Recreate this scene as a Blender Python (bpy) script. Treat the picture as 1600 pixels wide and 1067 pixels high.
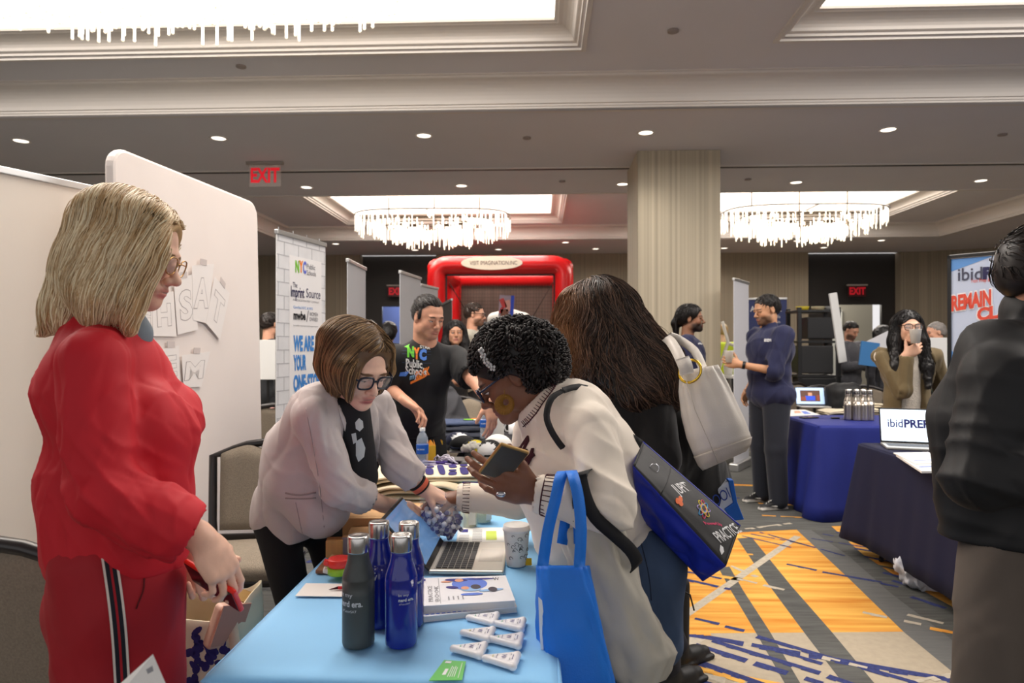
import bpy, bmesh, math, random
import numpy as np
from mathutils import Vector, Matrix, noise
from mathutils.bvhtree import BVHTree

for _o in list(bpy.data.objects):
    bpy.data.objects.remove(_o)
SC = bpy.context.scene
COL = SC.collection
random.seed(7)
RNG = np.random.default_rng(7)
PI = math.pi

# ---------------------------------------------------------------- camera
CAMH = 1.40
YAW = math.radians(2.4)
PITCH = math.atan(6.5 / 1067)
F = 1067.0
_cd = bpy.data.cameras.new('camera')
_cd.sensor_width = 36
_cd.lens = 36 * F / 1600
_cd.clip_start = 0.05
_cd.clip_end = 100
cam = bpy.data.objects.new('camera', _cd)
COL.objects.link(cam)
cam.location = (0, 0, CAMH)
cam.rotation_euler = (PI / 2 + PITCH, 0, YAW)
_cd.dof.use_dof = True
_cd.dof.focus_distance = 2.1
_cd.dof.aperture_fstop = 4.5
SC.camera = cam

# ---------------------------------------------------------------- world and exposure
SC.view_settings.view_transform = 'Standard'
SC.view_settings.look = 'None'
SC.view_settings.gamma = 1
SC.view_settings.use_curve_mapping = False
SC.view_settings.exposure = 0.42
_w = bpy.data.worlds.new('world')
SC.world = _w
_w.use_nodes = True
_w.node_tree.nodes['Background'].inputs[0].default_value = (1.0, .97, .97, 1)
_w.node_tree.nodes['Background'].inputs[1].default_value = 0.66


def light(kind, name, loc, power, color=(1, .9, .8), size=.3, size_y=None, rot=(0, 0, 0), spot=2.4, blend=.8):
    l = bpy.data.lights.new(name, kind)
    l.energy = power
    l.color = color
    if kind == 'AREA':
        l.size = size
        if size_y:
            l.shape = 'RECTANGLE'
            l.size_y = size_y
    else:
        l.shadow_soft_size = size
    if kind == 'SPOT':
        l.spot_size = spot
        l.spot_blend = blend
    o = bpy.data.objects.new(name, l)
    COL.objects.link(o)
    o.location = loc
    o.rotation_euler = rot
    return o


# the room: soffit height, raised recess, coffers (x0, x1, y0, y1)
ZS, ZR = 3.69, 3.97
RECESS = [(-8.9, 9.6, 0.6, 6.62), (-5.66, 8.4, 10.3, 14.75)]
COFFERS = [(-6.9, .33, 1.9, 5.88), (2.02, 7.6, 1.9, 5.78), (-4.05, .42, 10.75, 14.2), (2.3, 6.85, 10.75, 14.2)]
# added area lamps under the plaster coffers, for soft overhead light
for _i, (_a, _b, _c, _d) in enumerate(COFFERS):
    light('AREA', 'coffer_fill', ((_a + _b) / 2, (_c + _d) / 2, ZR + .10), (235, 170, 120, 120)[_i],
          (1, .95, .91), _b - _a - .6, _d - _c - .6)
DOWN = [(x, 7.38) for x in (-5.8, -3.55, -1.27, 1.13, 3.68, 6.1)] + \
       [(x, 9.72) for x in (-5.6, -3.38, -1.13, 1.16, 3.58, 6.1, 8.6)]
DOWN_FAR = [(-6.6, 12.0), (-6.6, 14.0), (9.3, 11.6), (9.3, 13.6)] + [(x, 15.15) for x in (-4.6, -1.9, .55, 3.5, 5.6, 7.4)] + \
           [(x, 16.2) for x in (-3.0, -1.0, 1.3, 4.3, 6.6)]
for _x, _y in DOWN:
    light('SPOT', 'downlight_glow', (_x, _y, ZS - .03), 42, (1, .92, .83), .05, spot=2.3, blend=1)
for _x, _y in DOWN_FAR:
    light('SPOT', 'downlight_glow', (_x, _y, ZS - .03), 18, (1, .88, .76), .05, spot=2.3, blend=1)

# ---------------------------------------------------------------- pixel helpers (layout only)
_R = Matrix.Rotation(YAW, 3, 'Z') @ Matrix.Rotation(PI / 2 + PITCH, 3, 'X')
CR = _R @ Vector((1, 0, 0))
CU = _R @ Vector((0, 1, 0))
CF = _R @ Vector((0, 0, -1))
C0 = Vector((0, 0, CAMH))


def W(px, py, d):
    return C0 + CF * d + CR * ((px - 800) / F * d) + CU * ((533.5 - py) / F * d)


def G(px, py, z=0.0):
    r = CF + CR * ((px - 800) / F) + CU * ((533.5 - py) / F)
    return C0 + r * ((z - CAMH) / r.z)


def D(r, u, f):
    """direction from camera-right, up, away parts"""
    return (CR * r + CU * u + CF * f).normalized()


# ---------------------------------------------------------------- materials
def lin(c):
    c = [v / 255 if max(c) > 1.01 else v for v in c]
    return tuple(v / 12.92 if v <= .04045 else ((v + .055) / 1.055) ** 2.4 for v in c[:3])


_MC = {}


def mat(name, col=(200, 200, 200), rough=.6, metal=0., var=.0, vs=8., bump=0., bs=400., emit=0., trans=0.,
        vcol=False, sheen=0., coat=0., stretch=(1, 1, 1), col2=None, ior=1.45, alpha=1., fade=None, sss=0.):
    if name in _MC:
        return _MC[name]
    m = bpy.data.materials.new(name)
    m.use_nodes = True
    nt = m.node_tree
    b = nt.nodes['Principled BSDF']
    L = nt.links
    c = lin(col)
    b.inputs['Roughness'].default_value = rough
    b.inputs['Metallic'].default_value = metal
    b.inputs['IOR'].default_value = ior
    b.inputs['Transmission Weight'].default_value = trans
    b.inputs['Sheen Weight'].default_value = sheen
    b.inputs['Coat Weight'].default_value = coat
    b.inputs['Alpha'].default_value = alpha
    if sss:
        b.inputs['Subsurface Weight'].default_value = sss
        b.inputs['Subsurface Radius'].default_value = (.012, .005, .003)
        b.inputs['Subsurface Scale'].default_value = 1.0
    tc = nt.nodes.new('ShaderNodeTexCoord')
    mp = nt.nodes.new('ShaderNodeMapping')
    mp.inputs['Scale'].default_value = stretch
    L.new(tc.outputs['Object'], mp.inputs['Vector'])
    src = None
    if vcol:
        a = nt.nodes.new('ShaderNodeAttribute')
        a.attribute_name = 'Col'
        src = a.outputs['Color']
    n = nt.nodes.new('ShaderNodeTexNoise')
    n.inputs['Scale'].default_value = vs
    n.inputs['Detail'].default_value = 5
    L.new(mp.outputs['Vector'], n.inputs['Vector'])
    mx = nt.nodes.new('ShaderNodeMix')
    mx.data_type = 'RGBA'
    if vcol:
        mx.blend_type = 'MULTIPLY'
        mx.inputs[0].default_value = 1
        rm = nt.nodes.new('ShaderNodeMapRange')
        rm.inputs['From Min'].default_value = .25
        rm.inputs['From Max'].default_value = .75
        rm.inputs['To Min'].default_value = 1 - var
        rm.inputs['To Max'].default_value = 1 + var
        L.new(n.outputs['Fac'], rm.inputs['Value'])
        L.new(src, mx.inputs[6])
        L.new(rm.outputs[0], mx.inputs[7])
    else:
        c2 = lin(col2) if col2 else tuple(min(1, v * (1 + var)) for v in c)
        c1 = c if col2 else tuple(v * (1 - var) for v in c)
        rm = nt.nodes.new('ShaderNodeMapRange')
        rm.inputs['From Min'].default_value = .3
        rm.inputs['From Max'].default_value = .7
        L.new(n.outputs['Fac'], rm.inputs['Value'])
        L.new(rm.outputs[0], mx.inputs[0])
        mx.inputs[6].default_value = (*c1, 1)
        mx.inputs[7].default_value = (*c2, 1)
    L.new(mx.outputs[2], b.inputs['Base Color'])
    if emit:
        b.inputs['Emission Strength'].default_value = emit
        L.new(mx.outputs[2], b.inputs['Emission Color'])
    if bump:
        n2 = nt.nodes.new('ShaderNodeTexNoise')
        n2.inputs['Scale'].default_value = bs
        n2.inputs['Detail'].default_value = 3
        L.new(mp.outputs['Vector'], n2.inputs['Vector'])
        bp = nt.nodes.new('ShaderNodeBump')
        bp.inputs['Strength'].default_value = bump
        bp.inputs['Distance'].default_value = .01
        L.new(n2.outputs['Fac'], bp.inputs['Height'])
        L.new(bp.outputs['Normal'], b.inputs['Normal'])
    _MC[name] = m
    return m


# ---------------------------------------------------------------- objects
_WM = {}


def wm(o):
    if o is None:
        return Matrix.Identity(4)
    return wm(o.parent) @ Matrix.LocRotScale(o.location, o.rotation_euler, o.scale)


def tag(o, label=None, cat=None, group=None, kind=None):
    if label:
        o['label'] = label
    if cat:
        o['category'] = cat
    if group:
        o['group'] = group
    if kind:
        o['kind'] = kind
    return o


def empty(name, label, cat, loc=(0, 0, 0), rot=0., group=None, rot3=None):
    o = bpy.data.objects.new(name, None)
    o.empty_display_size = .1
    COL.objects.link(o)
    o.location = loc
    o.rotation_euler = rot3 if rot3 else (0, 0, rot)
    return tag(o, label, cat, group)


def dup(root, loc=None, rot=None, label=None, group=None, rot3=None, scale=None):
    r = root.copy()
    COL.objects.link(r)
    if loc is not None:
        r.location = loc
    if rot is not None:
        r.rotation_euler = (0, 0, rot)
    if rot3 is not None:
        r.rotation_euler = rot3
    if scale:
        r.scale = scale if hasattr(scale, '__len__') else (scale,) * 3
    tag(r, label, None, group)
    for ch in list(root.children):
        c = ch.copy()
        COL.objects.link(c)
        c.parent = r
        for g in list(ch.children):
            d = g.copy()
            COL.objects.link(d)
            d.parent = c
    return r


def mesh_obj(name, V, Fc, mats, parent=None, world=False, smooth=True, mi=None, col=None, bevel=0., solid=0., sub=0, kind=None):
    V = np.asarray(V, dtype=float).reshape(-1, 3)
    if world and parent is not None:
        Mi = np.array(wm(parent).inverted())
        V = V @ Mi[:3, :3].T + Mi[:3, 3]
    me = bpy.data.meshes.new(name)
    me.from_pydata(V.tolist() if len(V) < 3000 else V, [], Fc if isinstance(Fc, list) else Fc.tolist())
    if not isinstance(mats, (list, tuple)):
        mats = [mats]
    for m in mats:
        me.materials.append(m)
    if mi is not None:
        me.polygons.foreach_set('material_index', np.asarray(mi, dtype=np.int32))
    if col is not None:
        a = me.color_attributes.new('Col', 'FLOAT_COLOR', 'POINT')
        cc = np.ones((len(V), 4), dtype=np.float32)
        cc[:, :3] = col
        a.data.foreach_set('color', cc.ravel())
    if smooth:
        me.polygons.foreach_set('use_smooth', np.ones(len(me.polygons), dtype=bool))
    me.update()
    me.validate()
    o = bpy.data.objects.new(name, me)
    COL.objects.link(o)
    if parent is not None:
        o.parent = parent
    if solid:
        md = o.modifiers.new('solid', 'SOLIDIFY')
        md.thickness = solid
        md.offset = 0
    if bevel:
        md = o.modifiers.new('bevel', 'BEVEL')
        md.width = bevel
        md.segments = 2
        md.limit_method = 'ANGLE'
    if sub:
        md = o.modifiers.new('sub', 'SUBSURF')
        md.levels = md.render_levels = sub
    if kind:
        o['kind'] = kind
    return o


class MB:
    def __init__(s):
        s.v = []
        s.f = []
        s.m = []

    def add(s, V, Fc, m=0):
        b = len(s.v)
        s.v += [tuple(p) for p in V]
        s.f += [tuple(b + i for i in f) for f in Fc]
        s.m += [m] * len(Fc)
        return s

    def box(s, c, size, R=None, m=0, taper=1.):
        V = []
        for z in (-1, 1):
            t = taper if z > 0 else 1
            for x, y in ((-1, -1), (1, -1), (1, 1), (-1, 1)):
                p = Vector((x * size[0] / 2 * t, y * size[1] / 2 * t, z * size[2] / 2))
                if R is not None:
                    p = R @ p
                V.append(p + Vector(c))
        return s.add(V, [(3, 2, 1, 0), (4, 5, 6, 7), (0, 1, 5, 4), (1, 2, 6, 5), (2, 3, 7, 6), (3, 0, 4, 7)], m)

    def poly(s, P, m=0):
        return s.add(P, [tuple(range(len(P)))], m)

    def prism(s, P, n, h, m=0):
        """polygon P extruded along n by h"""
        k = len(P)
        n = Vector(n) * h
        V = [Vector(p) for p in P] + [Vector(p) + n for p in P]
        return s.add(V, [tuple(range(k))[::-1], tuple(range(k, 2 * k))] + [(i, (i + 1) % k, k + (i + 1) % k, k + i) for i in range(k)], m)

    def tube(s, P, r, n=8, m=0, closed=False, cap=True, flat=None):
        P = [Vector(p) for p in P]
        k = len(P)
        rr = r if hasattr(r, '__len__') else [r] * k
        up = Vector((0, 0, 1))
        b = len(s.v)
        prev = None
        for i in range(k):
            if closed:
                t = P[(i + 1) % k] - P[i - 1]
            else:
                t = P[min(i + 1, k - 1)] - P[max(i - 1, 0)]
            if t.length < 1e-9:
                t = Vector((0, 0, 1))
            t.normalize()
            if prev is None:
                a = t.orthogonal().normalized() if flat is None else (flat - t * flat.dot(t)).normalized()
            else:
                a = (prev - t * prev.dot(t)).normalized()
            prev = a
            c = t.cross(a)
            for j in range(n):
                th = 2 * PI * j / n
                s.v.append(tuple(P[i] + (a * math.cos(th) + c * math.sin(th) * (1 if flat is None else .25)) * rr[i]))
        q = k if closed else k - 1
        for i in range(q):
            i2 = (i + 1) % k
            for j in range(n):
                s.f.append((b + i * n + j, b + i * n + (j + 1) % n, b + i2 * n + (j + 1) % n, b + i2 * n + j))
                s.m.append(m)
        if cap and not closed:
            s.f.append(tuple(b + j for j in range(n))[::-1])
            s.f.append(tuple(b + (k - 1) * n + j for j in range(n)))
            s.m += [m, m]
        return s

    def lathe(s, prof, c=(0, 0, 0), n=24, R=None, m=0, ms=None, fn=None):
        """prof: list of (r, z)"""
        b = len(s.v)
        c = Vector(c)
        for i, (r, z) in enumerate(prof):
            for j in range(n):
                th = 2 * PI * j / n
                rr = r if fn is None else fn(r, z, th)
                p = Vector((rr * math.cos(th), rr * math.sin(th), z))
                if R is not None:
                    p = R @ p
                s.v.append(tuple(p + c))
        for i in range(len(prof) - 1):
            for j in range(n):
                s.f.append((b + i * n + j, b + i * n + (j + 1) % n, b + (i + 1) * n + (j + 1) % n, b + (i + 1) * n + j))
                s.m.append(ms[i] if ms else m)
        s.f.append(tuple(b + j for j in range(n))[::-1])
        s.f.append(tuple(b + (len(prof) - 1) * n + j for j in range(n)))
        s.m += [ms[0] if ms else m, ms[-1] if ms else m]
        return s

    def ball(s, c, r, n=16, k=10, R=None, m=0):
        r = r if hasattr(r, '__len__') else (r, r, r)
        b = len(s.v)
        c = Vector(c)
        for i in range(k + 1):
            ph = PI * i / k
            for j in range(n):
                th = 2 * PI * j / n
                p = Vector((r[0] * math.sin(ph) * math.cos(th), r[1] * math.sin(ph) * math.sin(th), -r[2] * math.cos(ph)))
                if R is not None:
                    p = R @ p
                s.v.append(tuple(p + c))
        for i in range(k):
            for j in range(n):
                s.f.append((b + i * n + j, b + i * n + (j + 1) % n, b + (i + 1) * n + (j + 1) % n, b + (i + 1) * n + j))
                s.m.append(m)
        return s

    def grid(s, fn, nu, nv, m=0, closed_u=False):
        b = len(s.v)
        for i in range(nu):
            for j in range(nv):
                s.v.append(tuple(fn(i / (nu - (0 if closed_u else 1)), j / (nv - 1))))
        for i in range(nu if closed_u else nu - 1):
            i2 = (i + 1) % nu
            for j in range(nv - 1):
                s.f.append((b + i * nv + j, b + i2 * nv + j, b + i2 * nv + j + 1, b + i * nv + j + 1))
                s.m.append(m)
        return s

    def build(s, name, mats, parent=None, world=False, smooth=False, **k):
        return mesh_obj(name, s.v, s.f, mats, parent, world, smooth, mi=s.m, **k)


def rotm(x=0, y=0, z=0):
    return Matrix.Rotation(z, 3, 'Z') @ Matrix.Rotation(y, 3, 'Y') @ Matrix.Rotation(x, 3, 'X')


def frame(fwd, up):
    """matrix columns: fwd, left, up"""
    f = Vector(fwd).normalized()
    l = Vector(up).cross(f).normalized()
    u = f.cross(l)
    return Matrix((f, l, u)).transposed()


def text_mesh(s, size, bold=0., align='CENTER', ext=0., shear=0., sx=1., res=3, space=1.):
    cu = bpy.data.curves.new('t', 'FONT')
    cu.body = s
    cu.size = size
    cu.align_x = align
    cu.align_y = 'CENTER'
    cu.offset = bold
    cu.extrude = ext
    cu.shear = shear
    cu.resolution_u = res
    cu.space_character = space
    o = bpy.data.objects.new('t', cu)
    COL.objects.link(o)
    dg = bpy.context.evaluated_depsgraph_get()
    me = bpy.data.meshes.new_from_object(o.evaluated_get(dg))
    V = np.array([v.co[:] for v in me.vertices]).reshape(-1, 3)
    if len(V):
        V[:, 0] *= sx
    Fc = [tuple(p.vertices) for p in me.polygons]
    bpy.data.objects.remove(o)
    bpy.data.curves.remove(cu)
    bpy.data.meshes.remove(me)
    return V, Fc


def text(s, size, org, ex, ey, m, parent, name='lettering', world=True, mb=None, mi=0, off=0.0, **k):
    """text laid in plane org + x*ex + y*ey"""
    V, Fc = text_mesh(s, size, **k)
    ex = Vector(ex).normalized()
    ey = Vector(ey).normalized()
    n = ex.cross(ey)
    org = Vector(org)
    P = [org + ex * v[0] + ey * v[1] + n * (v[2] + off) for v in V]
    if mb is not None:
        mb.add(P, Fc, mi)
        return mb
    return mesh_obj(name, P, Fc, m, parent, world, smooth=False)


def project(mb, bvh, n, maxd=.3, off=.002):
    """move all points of an MB along -n on to a surface"""
    bm = bmesh.new()
    vs = [bm.verts.new(v) for v in mb.v]
    for f, mi in zip(mb.f, mb.m):
        try:
            q = bm.faces.new([vs[i] for i in f])
            q.material_index = mi
        except ValueError:
            pass
    bmesh.ops.triangulate(bm, faces=bm.faces)
    for _ in range(3):
        es = [e for e in bm.edges if e.calc_length() > .012]
        if not es or len(bm.verts) > 12000:
            break
        bmesh.ops.subdivide_edges(bm, edges=es, cuts=1)
        bmesh.ops.triangulate(bm, faces=[f for f in bm.faces if len(f.verts) > 3])
    n = Vector(n).normalized()
    bad = []
    for v in bm.verts:
        h, nn, i, d = bvh.ray_cast(v.co + n * maxd, -n, maxd * 2)
        if h is None:
            bad.append(v)
        else:
            v.co = h + n * off
    bmesh.ops.delete(bm, geom=bad, context='VERTS')
    bm.verts.index_update()
    out = MB()
    out.v = [tuple(v.co) for v in bm.verts]
    out.f = [tuple(v.index for v in f.verts) for f in bm.faces]
    out.m = [f.material_index for f in bm.faces]
    bm.free()
    return out


# ---------------------------------------------------------------- signed-distance modelling
def smin(a, b, k):
    if k <= 0:
        return np.minimum(a, b)
    h = np.maximum(k - np.abs(a - b), 0) / k
    return np.minimum(a, b) - h * h * k * .25


class S:
    """a smooth-blended solid"""

    def __init__(s):
        s.p = []

    def rc(s, a, b, ra, rb=None, k=.02, col=None, sub=False, flat=None, fr=1.):
        a = np.array(a, float)
        b = np.array(b, float)
        rb = ra if rb is None else rb
        r = max(ra, rb) * (1.02 if flat is None else max(1, 1 / min(fr, 1)))
        k = k if k <= .02 else .02 + (k - .02) * .45
        s.p.append(('rc', a, b, ra, rb, None if flat is None else np.array(Vector(flat).normalized()), fr, k, col, sub,
                    np.minimum(a, b) - r, np.maximum(a, b) + r))
        return s

    def chain(s, P, R, k=.02, col=None, **q):
        for i in range(len(P) - 1):
            s.rc(P[i], P[i + 1], R[i], R[i + 1], k, col, **q)
        return s

    def ell(s, c, r, R=None, k=.02, col=None, sub=False):
        c = np.array(c, float)
        r = np.array(r if hasattr(r, '__len__') else (r, r, r), float)
        A = np.eye(3) if R is None else np.array(R)
        e = np.sqrt(((A * r) ** 2).sum(1))
        k = k if k <= .02 else .02 + (k - .02) * .45
        s.p.append(('el', c, r, A, None, None, None, k, col, sub, c - e, c + e))
        return s

    def box(s, c, size, R=None, rad=.01, k=.01, col=None, sub=False):
        c = np.array(c, float)
        r = np.array(size, float) / 2
        A = np.eye(3) if R is None else np.array(R)
        e = np.abs(A * r).sum(1)
        s.p.append(('bx', c, r, A, rad, None, None, k, col, sub, c - e, c + e))
        return s

    def cut(s, c, n):
        """remove everything on the +n side of the plane"""
        s.p.append(('pl', np.array(c, float), np.array(Vector(n).normalized()), None, None, None, None, 0, None, True, None, None))
        return s

    @staticmethod
    def dist(p, P):
        if p[0] == 'rc':
            _, a, b, ra, rb, fl, fr = p[:7]
            ab = b - a
            t = np.clip(((P - a) @ ab) / max(ab @ ab, 1e-9), 0, 1)
            v = P - a - t[:, None] * ab
            if fl is not None:
                v = v + np.outer(v @ fl, fl) * (1 / fr - 1)
            return np.sqrt((v * v).sum(1)) - (ra + t * (rb - ra))
        if p[0] == 'el':
            q = (P - p[1]) @ p[3]
            k0 = np.sqrt(((q / p[2]) ** 2).sum(1)) + 1e-9
            k1 = np.sqrt(((q / p[2] ** 2) ** 2).sum(1)) + 1e-9
            return k0 * (k0 - 1) / k1
        if p[0] == 'bx':
            q = np.abs((P - p[1]) @ p[3]) - (p[2] - p[4])
            return np.sqrt((np.maximum(q, 0) ** 2).sum(1)) + np.minimum(q.max(1), 0) - p[4]
        return (P - p[1]) @ p[2]

    def field(s, P):
        d = np.full(len(P), 10.)
        for p in s.p:
            e = S.dist(p, P)
            if p[0] == 'pl':
                d = np.maximum(d, e)
            elif p[9]:
                d = -smin(-d, e, p[7])
            else:
                d = smin(d, e, p[7])
        return d

    def grad(s, P, h=.002):
        g = np.stack([s.field(P + np.eye(3)[i] * h) - s.field(P - np.eye(3)[i] * h) for i in range(3)], 1)
        return g / (np.linalg.norm(g, axis=1)[:, None] + 1e-9)

    def mesh(s, h, disp=None):
        add = [p for p in s.p if p[10] is not None and not p[9]]
        lo = np.min([p[10] for p in add], 0) - 4 * h
        hi = np.max([p[11] for p in add], 0) + 4 * h
        n = np.ceil((hi - lo) / h).astype(int) + 1
        ax = [lo[i] + h * np.arange(n[i]) for i in range(3)]
        Dn = np.full(tuple(n), 10., dtype=np.float32)
        for p in s.p:
            if p[10] is None:
                g = (p[2][0] * (ax[0] - p[1][0]))[:, None, None] + (p[2][1] * (ax[1] - p[1][1]))[None, :, None] + \
                    (p[2][2] * (ax[2] - p[1][2]))[None, None, :]
                np.maximum(Dn, g, out=Dn)
                continue
            mgn = p[7] + 3 * h
            i0 = np.clip(np.floor((p[10] - mgn - lo) / h).astype(int), 0, n)
            i1 = np.clip(np.ceil((p[11] + mgn - lo) / h).astype(int) + 1, 0, n)
            if np.any(i1 <= i0):
                continue
            g = np.meshgrid(*[ax[i][i0[i]:i1[i]] for i in range(3)], indexing='ij')
            P = np.stack([q.ravel() for q in g], 1)
            e = S.dist(p, P).reshape(g[0].shape)
            sl = tuple(slice(i0[i], i1[i]) for i in range(3))
            if p[9]:
                Dn[sl] = -smin(-Dn[sl], e, p[7])
            else:
                Dn[sl] = smin(Dn[sl], e, p[7])
        # surface nets
        ins = Dn < 0
        nx, ny, nz = n
        cs = np.zeros((nx - 1, ny - 1, nz - 1), dtype=np.int8)
        for a in (0, 1):
            for b in (0, 1):
                for c in (0, 1):
                    cs += ins[a:nx - 1 + a, b:ny - 1 + b, c:nz - 1 + c]
        act = (cs > 0) & (cs < 8)
        idx = np.full(act.shape, -1, dtype=np.int64)
        ii = np.argwhere(act)
        idx[act] = np.arange(len(ii))
        acc = np.zeros((len(ii), 3))
        cnt = np.zeros(len(ii))
        for axis in range(3):
            o1, o2 = [q for q in range(3) if q != axis]
            for a in (0, 1):
                for b in (0, 1):
                    off = [0, 0, 0]
                    off[o1] = a
                    off[o2] = b
                    A = ii + off
                    B = A.copy()
                    B[:, axis] += 1
                    da = Dn[A[:, 0], A[:, 1], A[:, 2]].astype(float)
                    db = Dn[B[:, 0], B[:, 1], B[:, 2]].astype(float)
                    c = (da < 0) != (db < 0)
                    t = np.where(c, np.clip(da / np.where(c, da - db, 1), 0, 1), 0)
                    pt = A.astype(float)
                    pt[:, axis] += t
                    acc[c] += pt[c]
                    cnt[c] += 1
        V = lo + h * acc / cnt[:, None]
        Q = []
        for axis in range(3):
            o1, o2 = (axis + 1) % 3, (axis + 2) % 3
            s0 = [slice(None)] * 3
            s1 = [slice(None)] * 3
            s0[axis] = slice(0, -1)
            s1[axis] = slice(1, None)
            a = ins[tuple(s0)]
            b = ins[tuple(s1)]
            cr = np.argwhere(a != b)
            cr = cr[(cr[:, o1] > 0) & (cr[:, o2] > 0) & (cr[:, o1] < n[o1] - 1) & (cr[:, o2] < n[o2] - 1)]
            fl = a[cr[:, 0], cr[:, 1], cr[:, 2]]
            qs = []
            for u, v in ((0, 0), (-1, 0), (-1, -1), (0, -1)):
                c = cr.copy()
                c[:, o1] += u
                c[:, o2] += v
                qs.append(idx[c[:, 0], c[:, 1], c[:, 2]])
            q = np.stack(qs, 1)
            q[~fl] = q[~fl][:, ::-1]
            Q.append(q)
        Q = np.concatenate(Q)
        Q = Q[(Q >= 0).all(1)]
        if disp is not None:
            N = s.grad(V, h)
            mk = np.ones(len(V))
            for p in s.p:
                if p[9]:
                    mk = np.minimum(mk, np.clip((np.abs(S.dist(p, V)) - h * .3) / .03, 0, 1))
            V = V + N * (disp(V, N) * mk)[:, None]
        return V, Q

    def colors(s, V, base, soft=.003):
        base = np.array(lin(base))
        num = np.zeros((len(V), 3))
        den = np.zeros(len(V)) + 1e-9
        for p in s.p:
            if p[9] or p[10] is None:
                continue
            w = np.exp(-np.clip(S.dist(p, V), -.02, .2) / soft)
            c = base if p[8] is None else np.array(lin(p[8]))
            num += w[:, None] * c
            den += w
        return num / den[:, None]


def join(parts):
    """[(V, Q, col)] -> one"""
    V = np.concatenate([p[0] for p in parts])
    C = np.concatenate([p[2] for p in parts])
    off = 0
    Fs = []
    for p in parts:
        Fs.append(p[1] + off)
        off += len(p[0])
    return V, np.concatenate(Fs), C


def folds(amp=.004, freq=14., seed=0, stretch=(1, 1, .45), centers=()):
    r = np.random.default_rng(seed)
    K = r.normal(size=(7, 3)) * np.array(stretch) * freq
    ph = r.uniform(0, 6.28, 7)
    K2 = r.normal(size=(4, 3)) * freq * .5

    def fn(V, N):
        w = np.zeros(len(V))
        warp = sum(np.sin(V @ K2[i] + ph[i]) for i in range(4)) * .7
        for i in range(7):
            q = np.sin(V @ K[i] + ph[i] + warp)
            w += (1 - np.abs(q)) ** 3.5 * (1.25 if i % 2 else -1)
        w = w * amp * .9
        for c, rad, am, dr, fq in centers:   # bunched creases round a joint
            c = np.array(c)
            d = np.linalg.norm(V - c, axis=1)
            dr = np.array(Vector(dr).normalized())
            g = np.exp(-(d / rad) ** 2)
            u = np.sin(((V - c) @ dr) * fq * .5 + .9 * np.sin((V @ K2[0]) * 1.5))
            w += g * am * (1.7 * (1 - np.abs(u)) ** 1.7 - .7)
        return w
    return fn


def strands(sdf, roots, flow, n=14, step=.02, r=.0011, wob=.004, col=((120, 90, 60), (190, 160, 110)), lift=.002, seed=1, sides=3, stepv=.25,
            curl=0., ncurl=0., kill=None, wave=None):
    """tubes that run over the surface of sdf following the flow field; returns V,Q,col"""
    g = np.random.default_rng(seed)
    P = np.array(roots, float)
    m = len(P)
    path = []
    st = step * (1 + stepv * g.uniform(-1, 1, m))[:, None]
    lf = lift * g.uniform(.2, 1.8, m)
    ph = g.uniform(0, 6.28, (m, 3))
    dead = np.zeros(m, dtype=bool)
    for i in range(n):
        d = sdf.field(P)
        N = sdf.grad(P)
        P = P - N * (d - lf)[:, None]
        path.append(P.copy())
        v = flow(P, i / n)
        if kill is not None:
            dead = dead | kill(P)
        v = v - N * np.minimum((v * N).sum(1), 0)[:, None] - N * (v * N).sum(1)[:, None] * .6
        v = v / (np.linalg.norm(v, axis=1)[:, None] + 1e-9)
        v = v + wob / .02 * np.stack([np.sin(ph[:, q] + i * .9 + q) for q in range(3)], 1)
        P = np.where(dead[:, None], P, P + v * st)
    path = np.stack(path, 1)  # m,n,3
    if kill is not None:
        ok = ~kill(path[:, 0])
        path = path[ok]
        ph = ph[ok]
        m = len(path)
    if wave is not None:
        am, fq, dr = wave
        tt = np.linspace(0, 1, n)[None, :]
        cl = np.sin(path[:, 0, 0] * 37 + path[:, 0, 1] * 23)[:, None] * 2.5
        path = path + (am * tt * np.sin(fq * tt + cl + ph[:, :1] * .12))[..., None] * np.array(dr)
    if curl:
        # wind each strand into a coil about its own path
        up = 6
        t = np.linspace(0, n - 1, (n - 1) * up + 1)
        i0 = np.clip(t.astype(int), 0, n - 2)
        fr = (t - i0)[None, :, None]
        pp = path[:, i0] * (1 - fr) + path[:, i0 + 1] * fr
        T = np.gradient(pp, axis=1)
        T /= np.linalg.norm(T, axis=2)[..., None] + 1e-9
        a = np.cross(T, np.array([.3, .5, .8]))
        a /= np.linalg.norm(a, axis=2)[..., None] + 1e-9
        b = np.cross(T, a)
        th = ncurl * 2 * PI * t[None, :] / (n - 1) + ph[:, :1]
        path = pp + curl * (a * np.cos(th)[..., None] + b * np.sin(th)[..., None])
    m, n = path.shape[:2]
    T = np.gradient(path, axis=1)
    T /= np.linalg.norm(T, axis=2)[..., None] + 1e-9
    a = np.cross(T, np.array([.31, .52, .79]))
    a /= np.linalg.norm(a, axis=2)[..., None] + 1e-9
    b = np.cross(T, a)
    tt = np.linspace(0, 1, n)
    rad = r * np.clip(1.15 - tt ** 3, .12, 1)[None, :, None] * (g.uniform(.7, 1.3, m))[:, None, None]
    ring = [path + rad * (a * math.cos(2 * PI * k / sides) + b * math.sin(2 * PI * k / sides)) for k in range(sides)]
    V = np.stack(ring, 2).reshape(-1, 3)
    base = (np.arange(m) * n * sides)[:, None, None] + (np.arange(n - 1) * sides)[None, :, None]
    k = np.arange(sides)[None, None, :]
    k2 = (k + 1) % sides
    Q = np.stack([base + k, base + k2, base + k2 + sides, base + k + sides], 3).reshape(-1, 4)
    c0, c1 = np.array(lin(col[0])), np.array(lin(col[1]))
    w = g.uniform(0, 1, m) ** 1.3
    C = np.repeat((c0 + (c1 - c0) * w[:, None]), n * sides, axis=0)
    return V, Q, C
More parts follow.
